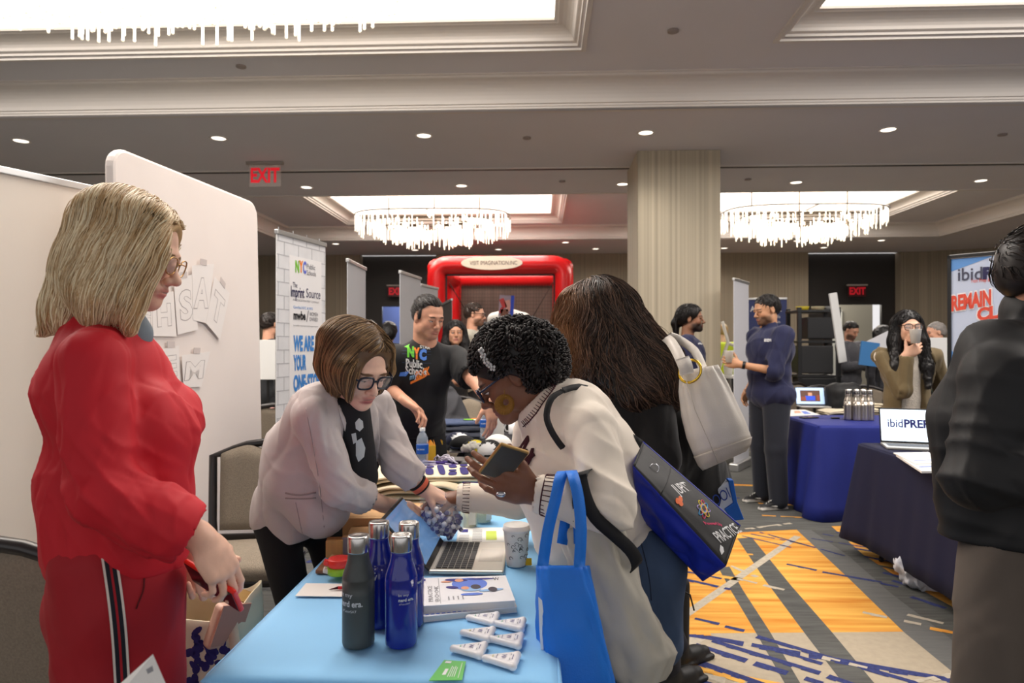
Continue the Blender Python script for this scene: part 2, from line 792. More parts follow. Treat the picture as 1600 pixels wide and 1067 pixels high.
# ---------------------------------------------------------------- people: head, hand, figure
SKIN = mat('skin', rough=.5, vcol=True, var=.05, vs=60, bump=.05, bs=500, sss=.06)
HAIRM = mat('hair_fibre', rough=.42, vcol=True, var=.12, vs=40)
CLOTHV = mat('woven_cloth', rough=.85, vcol=True, var=.05, vs=30, bump=.12, bs=900, sheen=.15)
EYEW = mat('eye_white', (225, 215, 210), .2)
EYED = mat('iris_dark', (45, 30, 22), .15)


def sk(c, f):
    return tuple(min(255, v * f) for v in c)


def add_head(s, o, R, z=1., skin=(225, 180, 155), neck=None, nr=.052, lips=(180, 100, 95), brow=(90, 65, 50), beard=None, scalp=None,
             jaw=1., nose=1., ears=True, closed=True):
    """o = centre between the eyes' level and the ears; R columns forward, left, up"""
    o = np.array(o, float)
    A = np.array(R)

    def P(x, y, zz):
        return o + A @ (np.array((x, y, zz)) * z)
    e = lambda c, r, k=.02, col=None, sub=False: s.ell(P(*c), np.array(r) * z, A, k, col, sub)
    e((-.014, 0, .036), (.096, .075, .077), .03)
    e((.030, 0, .000), (.058, .062, .078), .03)
    e((.026, 0, -.060), (.050, .050 * jaw, .044), .035)
    e((.074, 0, -.094), (.023, .024 * jaw, .020), .03)
    e((.055, 0, -.080), (.035, .035 * jaw, .030), .03)
    for q in (-1, 1):
        e((.058, q * .036, -.030), (.026, .022, .026), .02)
        e((.020, q * .050 * jaw, -.066), (.030, .012, .026), .02)
        e((.092, q * .031, .000), (.016, .017, .010), .014, None, True)
        e((.0815, q * .030, .003), (.0145, .0165, .0125 if closed else .009), .004, sk(skin, .93))
        if ears:
            e((-.006, q * .0735, -.008), (.017, .008, .031), .006, sk(skin, .97))
            e((-.002, q * .083, -.004), (.009, .006, .016), .004, None, True)
    e((.083, 0, .019), (.013, .046, .010), .014)
    s.rc(P(.088, 0, .004), P(.108 * (.5 + .5 * nose), 0, -.030), .0075 * z, .0100 * z, .012)
    e((.110 * (.5 + .5 * nose), 0, -.035), (.0125, .0115, .0100), .008, sk(skin, .96))
    for q in (-1, 1):
        e((.099, q * .0115, -.039), (.0095, .0075, .0080), .006)
    e((.086, 0, -.062), (.014, .028, .014), .014)
    e((.0935, 0, -.0610), (.0080, .021, .0050), .005, lips)
    e((.0925, 0, -.0705), (.0085, .018, .0056), .004, lips)
    e((.1015, 0, -.0660), (.0060, .026, .0012), .003, None, True)
    if neck is not None:
        s.rc(P(-.022, 0, -.055), np.array(neck, float), nr * z, nr * 1.12, .035)
    return P


def paint_head(V, C, P, R, z, skin, brow=(90, 65, 50), beard=None, scalp=None, lips=None):
    A = np.array(R)
    L = ((V - P(0, 0, 0)) @ A) / z

    def blend(w, col):
        w = np.clip(w, 0, 1)[:, None]
        C[:] = C * (1 - w) + np.array(lin(col)) * w
    # cheeks and nose slightly redder
    for q in (-1, 1):
        d = np.linalg.norm((L - (.068, q * .04, -.03)) / (.03, .025, .022), axis=1)
        blend(.22 * (1 - d), (min(255, skin[0] * 1.02), skin[1] * .72, skin[2] * .70))
        d = np.abs((L - (.09, q * .031, .0215 - .004)) / (.03, .021, .0042)) ** 2
        blend((1.25 - d.sum(1)) * 2 * .9, brow)
        d = (((L - (.094, q * .031, -.0045)) / (.03, .0165, .0020)) ** 2).sum(1)
        blend((1.3 - d) * 2 * .8, (40, 28, 24))
    d = (((L - (.105, 0, -.0660)) / (.03, .0235, .0016)) ** 2).sum(1)
    blend((1.3 - d) * .7, sk(skin, .45))
    if beard:
        x, y, zz = L.T
        low = 1 / (1 + np.exp((zz + .045) / .004))
        side = 1 / (1 + np.exp((x - .012) / -.006)) * low
        mo = np.exp(-(((L - (.10, 0, -.052)) / (.03, .030, .006)) ** 2).sum(1))
        hole = np.exp(-(((L - (.098, 0, -.066)) / (.012, .022, .008)) ** 4).sum(1))
        jawl = (zz > -.125)
        blend(np.maximum(side * jawl, mo * .95) * (1 - hole) * beard[1], beard[0])
    if scalp:
        x, y, zz = L.T
        hl = .062 - .75 * np.clip(-x + .055, 0, .055) - .9 * np.clip(-x, 0, .08)
        w = 1 / (1 + np.exp(-(zz - np.maximum(hl, -.055)) / .004))
        fr = 1 / (1 + np.exp((x - (.070 - .35 * np.clip(zz - .03, -.03, .05))) / .003))
        blend(w * fr * scalp[1], scalp[0])


def eyes(P, R, z, parent, down=.3):
    mb = MB()
    Rm = Matrix(np.array(R).tolist())
    for q in (-1, 1):
        mb.ball(P(.0800, q * .030, .0015), .0142 * z, 12, 8, Rm, 0)
        c = Vector(P(.0800, q * .030, .0015))
        dv = Rm @ Vector((math.cos(down), 0, -math.sin(down)))
        mb.ball(c + dv * .0100 * z, (.0052 * z,) * 3, 10, 6, None, 1)
    return mb.build('eyes', [EYEW, EYED], parent, True, True)


def add_hand(s, w, f, n, side, curl=.5, z=1., k=.005, thumb=(.75, .60, .30), tcurl=.3, spread=.06, fat=1.):
    """w wrist, f toward the knuckles, n out of the palm, side +1 right hand, -1 left"""
    w = Vector(w)
    f = Vector(f).normalized()
    n = Vector(n)
    n = (n - f * n.dot(f)).normalized()
    t = f.cross(n) * side
    c = curl if hasattr(curl, '__len__') else [curl] * 4
    Rr = Matrix((f, t, n)).transposed()
    s.ell(w + (f * .048 + n * .002) * z, Vector((.054, .041, .0165 * fat)) * z, Rr, .012)
    s.box(w + (f * .058 + n * .000) * z, Vector((.060, .076, .024 * fat)) * z, Rr, .0115 * z, .012)
    s.rc(w - f * .02 * z, w + f * .03 * z, .0255 * z, .027 * z, .02, flat=n, fr=.78)
    ln = ((.045, .026, .021), (.049, .030, .022), (.045, .028, .022), (.035, .021, .019))
    tips = []
    for i in range(4):
        y = (.030, .0105, -.0095, -.029)[i]
        p = w + (f * (.086, .090, .086, .078)[i] + t * y) * z
        s.rc(w + (f * .045 + t * y * .75) * z, p, .011 * z, .0105 * z, .01)
        g = (f + t * spread * (1.3, .4, -.5, -1.5)[i]).normalized()
        a = 0
        r = (.0095, .0098, .0092, .0080)[i] * z * fat
        for j in range(3):
            cc = c[i] if hasattr(c[i], '__len__') else (c[i] * .8, c[i] * 1.1, c[i] * .7)
            a += cc[j]
            d = g * math.cos(a) + n * math.sin(a)
            q = p + d * ln[i][j] * z
            s.rc(p, q, r, r * .92, .003)
            r *= .90
            p = q
        tips.append(p)
    b = w + (f * .020 + t * .026 + n * .006) * z
    d = (f * thumb[0] + t * thumb[1] + n * thumb[2]).normalized()
    p = b + d * .040 * z
    s.rc(b, p, .0145 * z, .0120 * z, .012)
    d2 = (d + (n - t * .8 + f * .2) * tcurl).normalized()
    q = p + d2 * .032 * z
    s.rc(p, q, .0112 * z, .0102 * z, .004)
    d3 = (d2 + (n - t * .8 + f * .3) * tcurl * .8).normalized()
    s.rc(q, q + d3 * .024 * z, .0102 * z, .0085 * z, .003)
    return tips


def ik(a, b, l1, l2, hint):
    a, b = Vector(a), Vector(b)
    d = b - a
    L = min(d.length, (l1 + l2) * .999)
    d.normalize()
    x = (l1 * l1 - l2 * l2 + L * L) / (2 * L)
    h = math.sqrt(max(l1 * l1 - x * x, 0))
    hv = Vector(hint)
    hv = (hv - d * hv.dot(d)).normalized()
    return a + d * x + hv * h


def stance(x, y, ang, H=1.7, lean=0., hl=None, hr=None, hyaw=0., hpitch=.1, seat=False, legs=.09, sw=1., step=0.):
    """joints of a standing person; ang = facing direction, hand targets in (fwd, left, z)"""
    f = Vector((math.cos(ang), math.sin(ang), 0))
    l = Vector((-math.sin(ang), math.cos(ang), 0))
    u = Vector((0, 0, 1))
    b = Vector((x, y, 0))
    J = dict(H=H, lat=l, base=b)
    pz = .53 * H
    if seat:
        pz = .50
    J['pelvis'] = b + u * pz
    up = (u * math.cos(lean) + f * math.sin(lean))
    J['chest'] = J['pelvis'] + up * .205 * H
    J['neck'] = J['pelvis'] + up * .305 * H
    hu = (u * math.cos(lean * .8) + f * math.sin(lean * .8))
    J['head'] = J['neck'] + hu * .103 * H + f * .018 * H
    a = ang + hyaw
    hf = Vector((math.cos(a) * math.cos(hpitch), math.sin(a) * math.cos(hpitch), -math.sin(hpitch)))
    J['hR'] = frame(hf, u)
    for q, n in ((1, 'L'), (-1, 'R')):
        sh = J['pelvis'] + up * .280 * H + l * q * .105 * H * sw
        J['sh' + n] = sh
        t = hl if q > 0 else hr
        if t is None:
            t = (.02, q * .15, sh.z - .30 * H)
        w = b + f * t[0] + l * t[1] + u * t[2]
        el = ik(sh, w, .172 * H, .150 * H, -u * .8 + l * q * .5 - f * .5)
        J['el' + n] = el
        J['wr' + n] = el + (w - el).normalized() * .150 * H
        J['hip' + n] = J['pelvis'] + l * q * .052 * H - u * .02
        st = step * q
        if seat:
            J['kn' + n] = J['hip' + n] + f * .24 * H
            J['an' + n] = b + f * .25 * H + l * q * legs + u * .07
        else:
            J['an' + n] = b + l * q * legs + f * st + u * .075
            J['kn' + n] = ik(J['hip' + n], J['an' + n], .242 * H, .235 * H, f)
    J['ff'] = f
    return J


def sections(J, g=1., gd=1., bust=0., waist=1.):
    H = J['H']
    u = (J['chest'] - J['pelvis']).normalized()
    l = J['lat']
    l = (l - u * l.dot(u)).normalized()
    f = l.cross(u)
    R = Matrix((f, l, u)).transposed()
    return H, u, l, f, R


def torso(s, J, g=1., gd=1., bust=0., belly=0., off=0., col=None, waist=1.):
    H, u, l, f, R = sections(J)
    q = H / 1.7
    ch, pe = J['chest'], J['pelvis']
    s.ell(ch + u * .02 * q, ((.112 * gd) * q + off, (.158 * g) * q + off, .17 * q + off), R, .07, col)
    mid = (ch + pe) / 2
    s.ell(mid + f * .01, ((.100 * gd + belly * .5) * q + off, .142 * g * waist * q + off, .16 * q), R, .09, col)
    s.ell(pe + u * .01 - f * .01, ((.112 * gd) * q + off, (.162 * g) * q + off, .13 * q + off), R, .08, col)
    if belly:
        s.ell(mid + f * (.05 + belly * .4) - u * .03, (.08 + off, .12 * g, .13), R, .08, col)
    if bust:
        for a in (-1, 1):
            s.ell(ch + f * (.075 + bust * .5) * q + l * a * .065 * q - u * .015, (.058 + bust * .4, .066, .070), R, .07, col)
    for n in 'LR':
        s.rc(J['neck'] - u * .035 * q, J['sh' + n], .050 * q + off, .054 * q + off, .05, col)


def sleeve(s, J, n, end=1.9, r=(.060, .050, .040), off=0., col=None, cuff=1.0):
    """end: 0 shoulder, 1 elbow, 2 wrist"""
    q = J['H'] / 1.7
    a, b, c = J['sh' + n], J['el' + n], J['wr' + n]
    r = [v * q + off for v in r]
    if end > 1:
        t = end - 1
        e = b.lerp(c, t)
        re = r[1] + (r[2] - r[1]) * t
        d = (c - b).normalized()
        s.rc(a, b, r[0], r[1], .018, col)
        s.rc(b, e + d * re * .3, r[1], re * cuff, .02, col)
    else:
        e = a.lerp(b, end)
        re = r[0] + (r[1] - r[0]) * end
        d = (b - a).normalized()
        s.rc(a, e + d * re * .3, r[0], re * cuff, .018, col)
    re *= cuff
    s.subs = getattr(s, 'subs', []) + [(e + d * re * .95, e + d * re * 2.4, re * 1.02)]
    return e, d, re


def finish_sleeves(s):
    for a, b, r in getattr(s, 'subs', []):
        s.rc(a, b, r, r * 1.3, .004, None, True)


def trousers(s, J, r=(.088, .062, .052), off=0., col=None, end=1., bell=0.):
    H, u, l, f, R = sections(J)
    q = H / 1.7
    s.ell(J['pelvis'] - Vector((0, 0, .01)), (.115 * q + off, .160 * q + off, .12 * q), R, .05, col)
    for n in 'LR':
        s.rc(J['hip' + n], J['kn' + n], r[0] * q + off, r[1] * q + off, .04, col)
        e = J['kn' + n].lerp(J['an' + n], end)
        s.rc(J['kn' + n], e, r[1] * q + off, r[2] * q + off + bell, .02, col)


def shoe(J, n, parent, col, sole=(230, 230, 225), z=1., name='shoe', h=.008, boot=0.):
    a = J['an' + n]
    f = J['ff']
    l = Vector((-f.y, f.x, 0))
    s = S()
    c = Vector((a.x, a.y, a.z - .075))
    s.rc(c + f * (-.045) + Vector((0, 0, .045)), c + f * .10 + Vector((0, 0, .035)), .036 * z, .034 * z, .02, col)
    s.rc(c + f * .08 + Vector((0, 0, .032)), c + f * .155 + Vector((0, 0, .028)), .034, .028, .02, col)
    s.rc(c + Vector((0, 0, .06)), a + Vector((0, 0, .02 + boot)), .040, .044, .02, col)
    s.box(c + f * .055 + Vector((0, 0, .012)), (.27, .085, .024), frame(f, (0, 0, 1)), .011, .002, sole)
    s.box(c - Vector((0, 0, .1)), (1, 1, .2), None, .001, 0, None, True)
    V, Q = s.mesh(h)
    return mesh_obj(name, V, Q, mat('shoe_leather', rough=.55, vcol=True, var=.05), parent, True, col=s.colors(V, col, .002))


def body_mesh(J, root, skin, hres=.005, ares=.006, tres=.02, hz=1., hand=None, headkw=None, paint=None, arm=(.042, .036, .024), nr=.052,
              legs=True, armfrom=.0, handz=1., fwd_neck=None):
    """the one continuous body: head, neck, arms, hands, trunk and legs"""
    H = J['H']
    q = H / 1.7
    parts = []
    s = S()
    hk = dict(headkw or {})
    P = add_head(s, J['head'], J['hR'], hz, skin, neck=J['neck'] if fwd_neck is None else fwd_neck, nr=nr, **hk)
    V, Q = s.mesh(hres)
    C = s.colors(V, skin, .0015)
    pk = dict(brow=(80, 60, 48))
    pk.update(paint or {})
    paint_head(V, C, P, J['hR'], hz, skin, **pk)
    parts.append((V, Q, C))
    for n, sd in (('L', -1), ('R', 1)):
        h = (hand or {}).get(n, {})
        if h is None:
            continue
        s = S()
        a, b, c = J['sh' + n], J['el' + n], J['wr' + n]
        s.rc(a.lerp(b, armfrom), b, arm[0] * q, arm[1] * q, .02)
        s.rc(b, c, arm[1] * q, arm[2] * q, .02)
        f = h.get('f', (c - b).normalized())
        nn = h.get('n', -J['lat'] * (1 if n == 'L' else -1) - Vector((0, 0, .3)))
        add_hand(s, c, f, nn, sd, h.get('curl', .35), handz * q * (1 if 'z' not in h else h['z']), thumb=h.get('thumb', (.75, .6, .3)),
                 tcurl=h.get('tcurl', .3), spread=h.get('spread', .06))
        V, Q = s.mesh(h.get('res', ares))
        C = s.colors(V, skin, .0015)
        parts.append((V, Q, C))
    s = S()
    torso(s, J, off=-.025)
    for n in 'LR':
        s.rc(J['neck'], J['sh' + n], .045 * q, .042 * q, .03)
    if legs:
        trousers(s, J, off=-.018)
    V, Q = s.mesh(tres)
    parts.append((V, Q, s.colors(V, skin)))
    V, Q, C = join(parts)
    o = mesh_obj('body', V, Q, SKIN, root, True, col=C)
    return o, P


def person(name, label, J, group=None):
    b = J['base']
    return empty(name, label, 'person', (b.x, b.y, 0), 0, group)


def cloth(name, s, root, col, h=.01, m=None, disp=None, soft=.003):
    finish_sleeves(s)
    V, Q = s.mesh(h, disp)
    return mesh_obj(name, V, Q, m or CLOTHV, root, True, col=s.colors(V, col, soft))


def cap_hair(P, R, z, kind='short', th=.012):
    """basic hair volume over the cranium"""
    s = S()
    A = np.array(R)
    e = lambda c, r, k=.02, sub=False: s.ell(P(*c), np.array(r) * z, A, k, None, sub)
    if kind == 'short':
        e((-.016, 0, .042), (.094 + th, .073 + th, .073 + th))
        e((-.045, 0, .000), (.070 + th * .5, .070 + th * .5, .070), .02)
        e((.112, 0, .002), (.058, .084, .074), .01, True)
        e((.02, 0, -.085), (.11, .12, .075), .01, True)
        for q in (-1, 1):
            e((.010, q * .085, -.020), (.032, .022, .042), .008, True)
    elif kind == 'long':
        e((-.016, 0, .040), (.096 + th, .075 + th, .078 + th))
        e((-.050, 0, -.02), (.070 + th, .076 + th, .10), .03)
        e((.105, 0, -.012), (.050, .060, .075), .01, True)
    return s


def face_kill(P, R, z, x0=.045, zt=.066, yw=.2, slope=.0, jaw=-.2):
    A = np.array(R)
    o = P(0, 0, 0)

    def k(X):
        L = ((X - o) @ A) / z
        return (L[:, 0] > x0 + slope * (L[:, 2] - .03)) & (L[:, 2] < zt) & (np.abs(L[:, 1]) < yw) & (L[:, 2] > jaw)
    return k


def glasses(P, R, z, parent, col=(25, 22, 22), r=.0022, w=.024, h=.019, cx=.033, x=.104, zc=-.001, arms=True, round_=1.6, lens=True, metal=0.,
            tilt=0.):
    mb = MB()
    for q in (-1, 1):
        pts = []
        for i in range(20):
            t = 2 * PI * i / 20
            ct, st = math.cos(t), math.sin(t)
            px = w * math.copysign(abs(ct) ** (2 / (round_ + 1)), ct)
            pz = h * math.copysign(abs(st) ** (2 / (round_ + 1)), st)
            pts.append(P(x - .10 * max(0, abs(q * cx + px) - .03), q * cx + px, zc + pz + tilt * px * q))
        mb.tube(pts, r * z, 6, closed=True)
        if arms:
            mb.tube([P(x - .003, q * (cx + w), zc + h * .45), P(x - .018, q * (cx + w + .012), zc + h * .5), P(.03, q * .079, .010),
                     P(-.012, q * .082, .006), P(-.03, q * .080, -.012)], r * z, 6)
    mb.tube([P(x - .001, -(cx - w), zc + .005), P(x + .005, 0, zc + .009), P(x - .001, cx - w, zc + .005)], r * z, 6)
    o = mb.build('glasses', [mat('glasses_frame_%d_%d' % (col[0], metal * 10), col, .25, metal)], parent, True, True)
    if lens:
        lb = MB()
        for q in (-1, 1):
            pts = []
            for i in range(20):
                t = 2 * PI * i / 20
                ct, st = math.cos(t), math.sin(t)
                px = w * math.copysign(abs(ct) ** (2 / (round_ + 1)), ct)
                pz = h * math.copysign(abs(st) ** (2 / (round_ + 1)), st)
                pts.append(P(x - .10 * max(0, abs(q * cx + px) - .03), q * cx + px, zc + pz + tilt * px * q))
            lb.poly(pts)
        lb.build('lens', [mat('spectacle_lens', (235, 240, 245), .02, 0, alpha=.14)], o, True)
    return o
# ================================================================ room
WALLP = mat('striped_wallcovering', (134, 124, 107), .8, var=.2, vs=1.0, stretch=(26, 26, .02))
PILLP = mat('ribbed_pillar_covering', (174, 164, 144), .8, var=.24, vs=1.0, stretch=(30, 30, .02), bump=.2, bs=3)
SOFF = mat('ceiling_paint', (212, 210, 213), .9, var=.015, vs=1.5)
CROWN = mat('moulding_paint', (212, 206, 200), .6)
DARKW = mat('dark_lacquer_wall', (38, 34, 32), .5)


def rect_with_holes(mb, x0, x1, y0, y1, z, holes, m=0):
    xs = sorted({x0, x1, *[v for h in holes for v in h[:2]]})
    ys = sorted({y0, y1, *[v for h in holes for v in h[2:]]})
    for i in range(len(xs) - 1):
        for j in range(len(ys) - 1):
            cx, cy = (xs[i] + xs[i + 1]) / 2, (ys[j] + ys[j + 1]) / 2
            if any(h[0] < cx < h[1] and h[2] < cy < h[3] for h in holes):
                continue
            mb.poly([(xs[i], ys[j], z), (xs[i], ys[j + 1], z), (xs[i + 1], ys[j + 1], z), (xs[i + 1], ys[j], z)], m)


def rect_profile(mb, rc, prof, m=0):
    x0, x1, y0, y1 = rc
    b = len(mb.v)
    for q, z in prof:
        mb.v += [(x0 + q, y0 + q, z), (x1 - q, y0 + q, z), (x1 - q, y1 - q, z), (x0 + q, y1 - q, z)]
    for i in range(len(prof) - 1):
        for j in range(4):
            mb.f.append((b + i * 4 + j, b + i * 4 + (j + 1) % 4, b + i * 4 + 4 + (j + 1) % 4, b + i * 4 + 4 + j))
            mb.m.append(m)


RX0, RX1, RY0, RY1 = -9.5, 14.5, -4.0, 17.2
mb = MB()
rect_with_holes(mb, RX0, RX1, RY0, RY1, ZS, RECESS)
for i, r in enumerate(RECESS):
    rect_with_holes(mb, r[0], r[1], r[2], r[3], ZR, COFFERS[i * 2:i * 2 + 2])
mb.build('ceiling', [SOFF])['kind'] = 'structure'
mb = MB()
for r in RECESS:
    cove = [(.0, ZS - .012), (-.05, ZS - .012), (-.05, ZS + .0), (0, ZS + .012), (.0, ZS + .03), (.012, ZS + .032), (.012, ZS + .05), (.03, ZS + .055)]
    for k in range(9):
        t = k / 8 * PI / 2
        cove.append((.03 + .15 * (1 - math.cos(t)), ZS + .055 + .19 * math.sin(t)))
    cove += [(.195, ZR - .03), (.20, ZR - .012), (.225, ZR - .012), (.225, ZR)]
    rect_profile(mb, r, cove)
mb.build('trim_1', [CROWN])['kind'] = 'structure'
mb = MB()
for r in COFFERS:
    cove = [(-.06, ZR), (-.06, ZR - .018), (-.02, ZR - .018), (-.015, ZR + .004), (.012, ZR + .006), (.016, ZR + .026), (.04, ZR + .03)]
    for k in range(7):
        t = k / 6 * PI / 2
        cove.append((.05 + .13 * (1 - math.cos(t)), ZR + .035 + .09 * math.sin(t)))
    cove += [(.19, ZR + .13), (.215, ZR + .135), (.215, ZR + .16)]
    rect_profile(mb, r, cove)
mb.build('trim_2', [CROWN])['kind'] = 'structure'
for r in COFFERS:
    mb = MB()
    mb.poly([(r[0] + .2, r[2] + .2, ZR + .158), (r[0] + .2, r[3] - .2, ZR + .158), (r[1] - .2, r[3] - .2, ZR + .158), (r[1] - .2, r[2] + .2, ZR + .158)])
    o = mb.build('coffer_plaster', [mat('plaster_added_glow', (255, 244, 232), .6, emit=1.9)])  # plaster lit by the chandeliers; its brightness is put in as emission
    tag(o, {0: 'big white plaster coffer ceiling with added glow above the nearest left chandelier', 1: 'white plaster coffer ceiling with added glow at the top right corner',
            2: 'white plaster coffer ceiling with added glow above the far chandelier left of the pillar',
            3: 'white plaster coffer ceiling with added glow above the far chandelier right of the pillar'}[COFFERS.index(r)], 'ceiling light')
# partition track
mb = MB()
mb.box((2.5, 8.85, ZS - .004), (24, .05, .012))
mb.box((2.5, 8.78, ZS - .006), (24, .03, .014), m=1)
mb.build('trim_3', [mat('track_dark', (28, 24, 22), .5), CROWN])['kind'] = 'structure'
# walls
mb = MB()
DL = (-4.55, -2.62, 2.13)   # left dark bay, x0 x1, opening top
DR = (6.55, 8.78, 2.28)
for a, b in ((RX0, DL[0]), (DL[1], DR[0]), (DR[1], 9.2)):
    mb.box(((a + b) / 2, 17.15, ZS / 2), (b - a, .3, ZS))
mb.build('wall_back', [WALLP])['kind'] = 'structure'
mb = MB()
ox0, ox1 = -4.05, -2.95
for (x0, x1, z0, z1) in ((DL[0], ox0, 0, ZS), (ox1, DL[1], 0, ZS), (ox0, ox1, 2.4, ZS), (DR[0], 7.25, 0, ZS), (8.45, DR[1], 0, ZS), (7.25, 8.45, 2.42, ZS)):
    mb.box(((x0 + x1) / 2, 17.35, (z0 + z1) / 2), (x1 - x0, .1, z1 - z0))
mb.build('wall_back_alcove', [DARKW])['kind'] = 'structure'
mb = MB()
mb.box((-3.5, 19.2, 1.5), (3, .1, 3))
mb.build('wall_corridor_left', [mat('corridor_bluelit_wall', (120, 135, 190), .8)])['kind'] = 'structure'  # the corridor's blue light is put into the wall colour
mb = MB()
mb.box((7.8, 19.6, 1.5), (3, .1, 3))
mb.box((7.55, 19.4, 1.2), (.5, .1, 2.4), m=1)
mb.box((8.15, 19.4, 1.2), (.45, .1, 2.4), m=2)
mb.build('wall_corridor_right', [mat('corridor_wall', (165, 160, 145), .8), mat('corridor_panel', (95, 85, 75), .6), mat('corridor_white', (225, 225, 215), .6)])['kind'] = 'structure'
light('POINT', 'corridor_lamp', (-3.5, 18.3, 2.6), 30, (.7, .8, 1), .2)
light('POINT', 'corridor_lamp', (7.8, 18.6, 2.6), 26, (1, .92, .8), .2)
mb = MB()
mb.prism([(9.2, 17.0, 0), (14.5, 14.6, 0), (14.5, 14.9, 0), (9.2, 17.3, 0)], (0, 0, 1), ZS)
mb.build('wall_right_angled', [WALLP])['kind'] = 'structure'
mb = MB()
mb.box((14.6, 5.5, ZS / 2), (.2, 19, ZS))
mb.build('wall_right', [WALLP])['kind'] = 'structure'
mb = MB()
mb.box((-9.6, 6.6, ZS / 2), (.2, 21.2, ZS))
mb.build('wall_left', [WALLP])['kind'] = 'structure'
mb = MB()
for a, b in ((RX0, DL[0]), (DL[1], DR[0]), (DR[1], 9.2)):
    mb.box(((a + b) / 2, 16.985, .07), (b - a, .03, .14))
mb.build('baseboard_back', [mat('dark_wood_base', (60, 48, 40), .5)])['kind'] = 'structure'
# pillar
mb = MB()
px0, px1, py0, py1 = 1.14, 2.10, 8.06, 9.02
mb.box(((px0 + px1) / 2, (py0 + py1) / 2, ZS / 2), (px1 - px0, py1 - py0, ZS), m=0)
o = mb.build('pillar', [PILLP, SOFF], bevel=.006)
o['kind'] = 'structure'

# ---------------------------------------------------------------- carpet
CG = mat('carpet_grey', (88, 88, 85), .95, var=.28, vs=1, stretch=(4, 34, 1), bump=.25, bs=300)
CB = mat('carpet_beige', (176, 163, 142), .95, var=.06, vs=30, bump=.25, bs=300)
CO = mat('carpet_orange', (206, 122, 26), .95, vs=1, stretch=(1.1, 15, 1), col2=(240, 190, 92), bump=.25, bs=300)
CBL = mat('carpet_blue', (48, 56, 108), .95, var=.35, vs=60, bump=.25, bs=300)
CGR = mat('carpet_slate', (106, 106, 104), .95, var=.12, vs=1, stretch=(6, 50, 1), bump=.25, bs=300)
CW = mat('carpet_pale', (186, 176, 158), .95, var=.15, vs=40, bump=.25, bs=300)
mb = MB()
mb.poly([(RX0 - .2, RY0, 0), (RX1 + .2, RY0, 0), (RX1 + .2, 20, 0), (RX0 - .2, 20, 0)], 0)


def zp(P, z, m, s=.35, ox=1040, oy=740):
    mb.poly([tuple(G(ox + u * s, oy + v * s, 0).xy) + (z,) for u, v in P][::-1], m)


def stripe(P0, P1, w, z, m, jag=0., px=True):
    a = G(1040 + P0[0] * .35, 740 + P0[1] * .35, 0) if px else Vector((*P0, 0))
    b = G(1040 + P1[0] * .35, 740 + P1[1] * .35, 0) if px else Vector((*P1, 0))
    d = b - a
    n = Vector((-d.y, d.x, 0)).normalized() * w / 2
    k = max(1, int(d.length / .035))
    if jag == 0:
        k = 1
    for i in range(k):
        if jag and random.random() < jag * .25:
            continue
        j1 = 1 + random.uniform(-jag, jag)
        p, q = a + d * (i / k), a + d * ((i + 1) / k)
        mb.poly([(p.x - n.x * j1, p.y - n.y * j1, z), (q.x - n.x * j1, q.y - n.y * j1, z), (q.x + n.x, q.y + n.y, z), (p.x + n.x, p.y + n.y, z)], m)


zp([(-900, 722), (1062, 706), (1290, 893), (1420, 1010), (1700, 1300), (-900, 1300)], .0006, 1)
zp([(-700, 280), (345, 262), (590, 250), (830, 480), (1062, 706), (-900, 722)], .0008, 2)
zp([(585, 250), (650, 252), (820, 370), (1000, 530), (1240, 712), (1420, 860), (1560, 1010), (1420, 1010), (1290, 893), (1062, 706), (830, 480)], .0009, 4)
zp([(320, 290), (385, 285), (560, 500), (740, 705), (930, 934), (1080, 1100), (960, 1100), (790, 934), (615, 705), (440, 470)], .0012, 0)
zp([(235, 420), (285, 415), (345, 520), (465, 705), (600, 934), (700, 1080), (640, 1080), (530, 934), (400, 705), (290, 520)], .0012, 0)
zp([(740, 235), (830, 232), (1070, 390), (1280, 560), (1290, 600), (1000, 440), (880, 360)], .0008, 2)
stripe((590, 280), (-60, 735), .05, .0016, 5)
stripe((180, 715), (60, 790), .06, .0016, 5)
for i in range(9):
    stripe((760 + i * 42, 262 + i * 36), (930 + i * 40, 282 + i * 40), .035, .0016, (3, 0, 3)[i % 3], .3)
for a, b, w in (((130, 765), (700, 940), .045), ((175, 738), (690, 892), .04), ((375, 718), (1130, 940), .035), ((500, 790), (700, 850), .03), ((90, 822), (620, 1010), .045),
                ((725, 905), (1000, 1000), .04), ((0, 880), (400, 1010), .045), ((130, 648), (240, 672), .03), ((265, 683), (352, 702), .03), ((700, 440), (965, 485), .03),
                ((540, 405), (675, 432), .03), ((30, 460), (290, 518), .035), ((60, 432), (250, 470), .03), ((380, 270), (600, 312), .02), ((340, 278), (560, 330), .02),
                ((420, 262), (800, 368), .022), ((-40, 690), (100, 712), .05), ((-40, 722), (100, 752), .05), ((650, 290), (900, 330), .02), ((700, 270), (930, 310), .02),
                ((960, 490), (1080, 515), .03)):
    stripe(a, b, w, .0019, 3, .35)
for a, b in (((270, 405), (410, 462)), ((320, 470), (530, 520)), ((880, 620), (1220, 690)), ((1080, 630), (1240, 670)), ((340, 250), (560, 222)), ((700, 820), (900, 870)), ((1120, 930), (1300, 895))):
    stripe(a, b, .03, .0022, 5, .8)
for a, b in (((90, 850), (350, 935)), ((340, 360), (390, 362)), ((1180, 690), (1290, 712)), ((-100, 712), (200, 716))):
    stripe(a, b, .035, .0021, 2, .6)
for i in range(230):     # the same brushed marks over the rest of the carpet
    x, y = random.uniform(-7, 9), random.uniform(5.3, 16)
    ln = random.uniform(.4, 1.6)
    stripe((x, y), (x + ln, y - ln * random.uniform(.1, .5)), random.choice((.025, .04, .07)), .0016 + i * 2e-6, random.choice((3, 3, 5, 5, 4, 2)), .5, False)
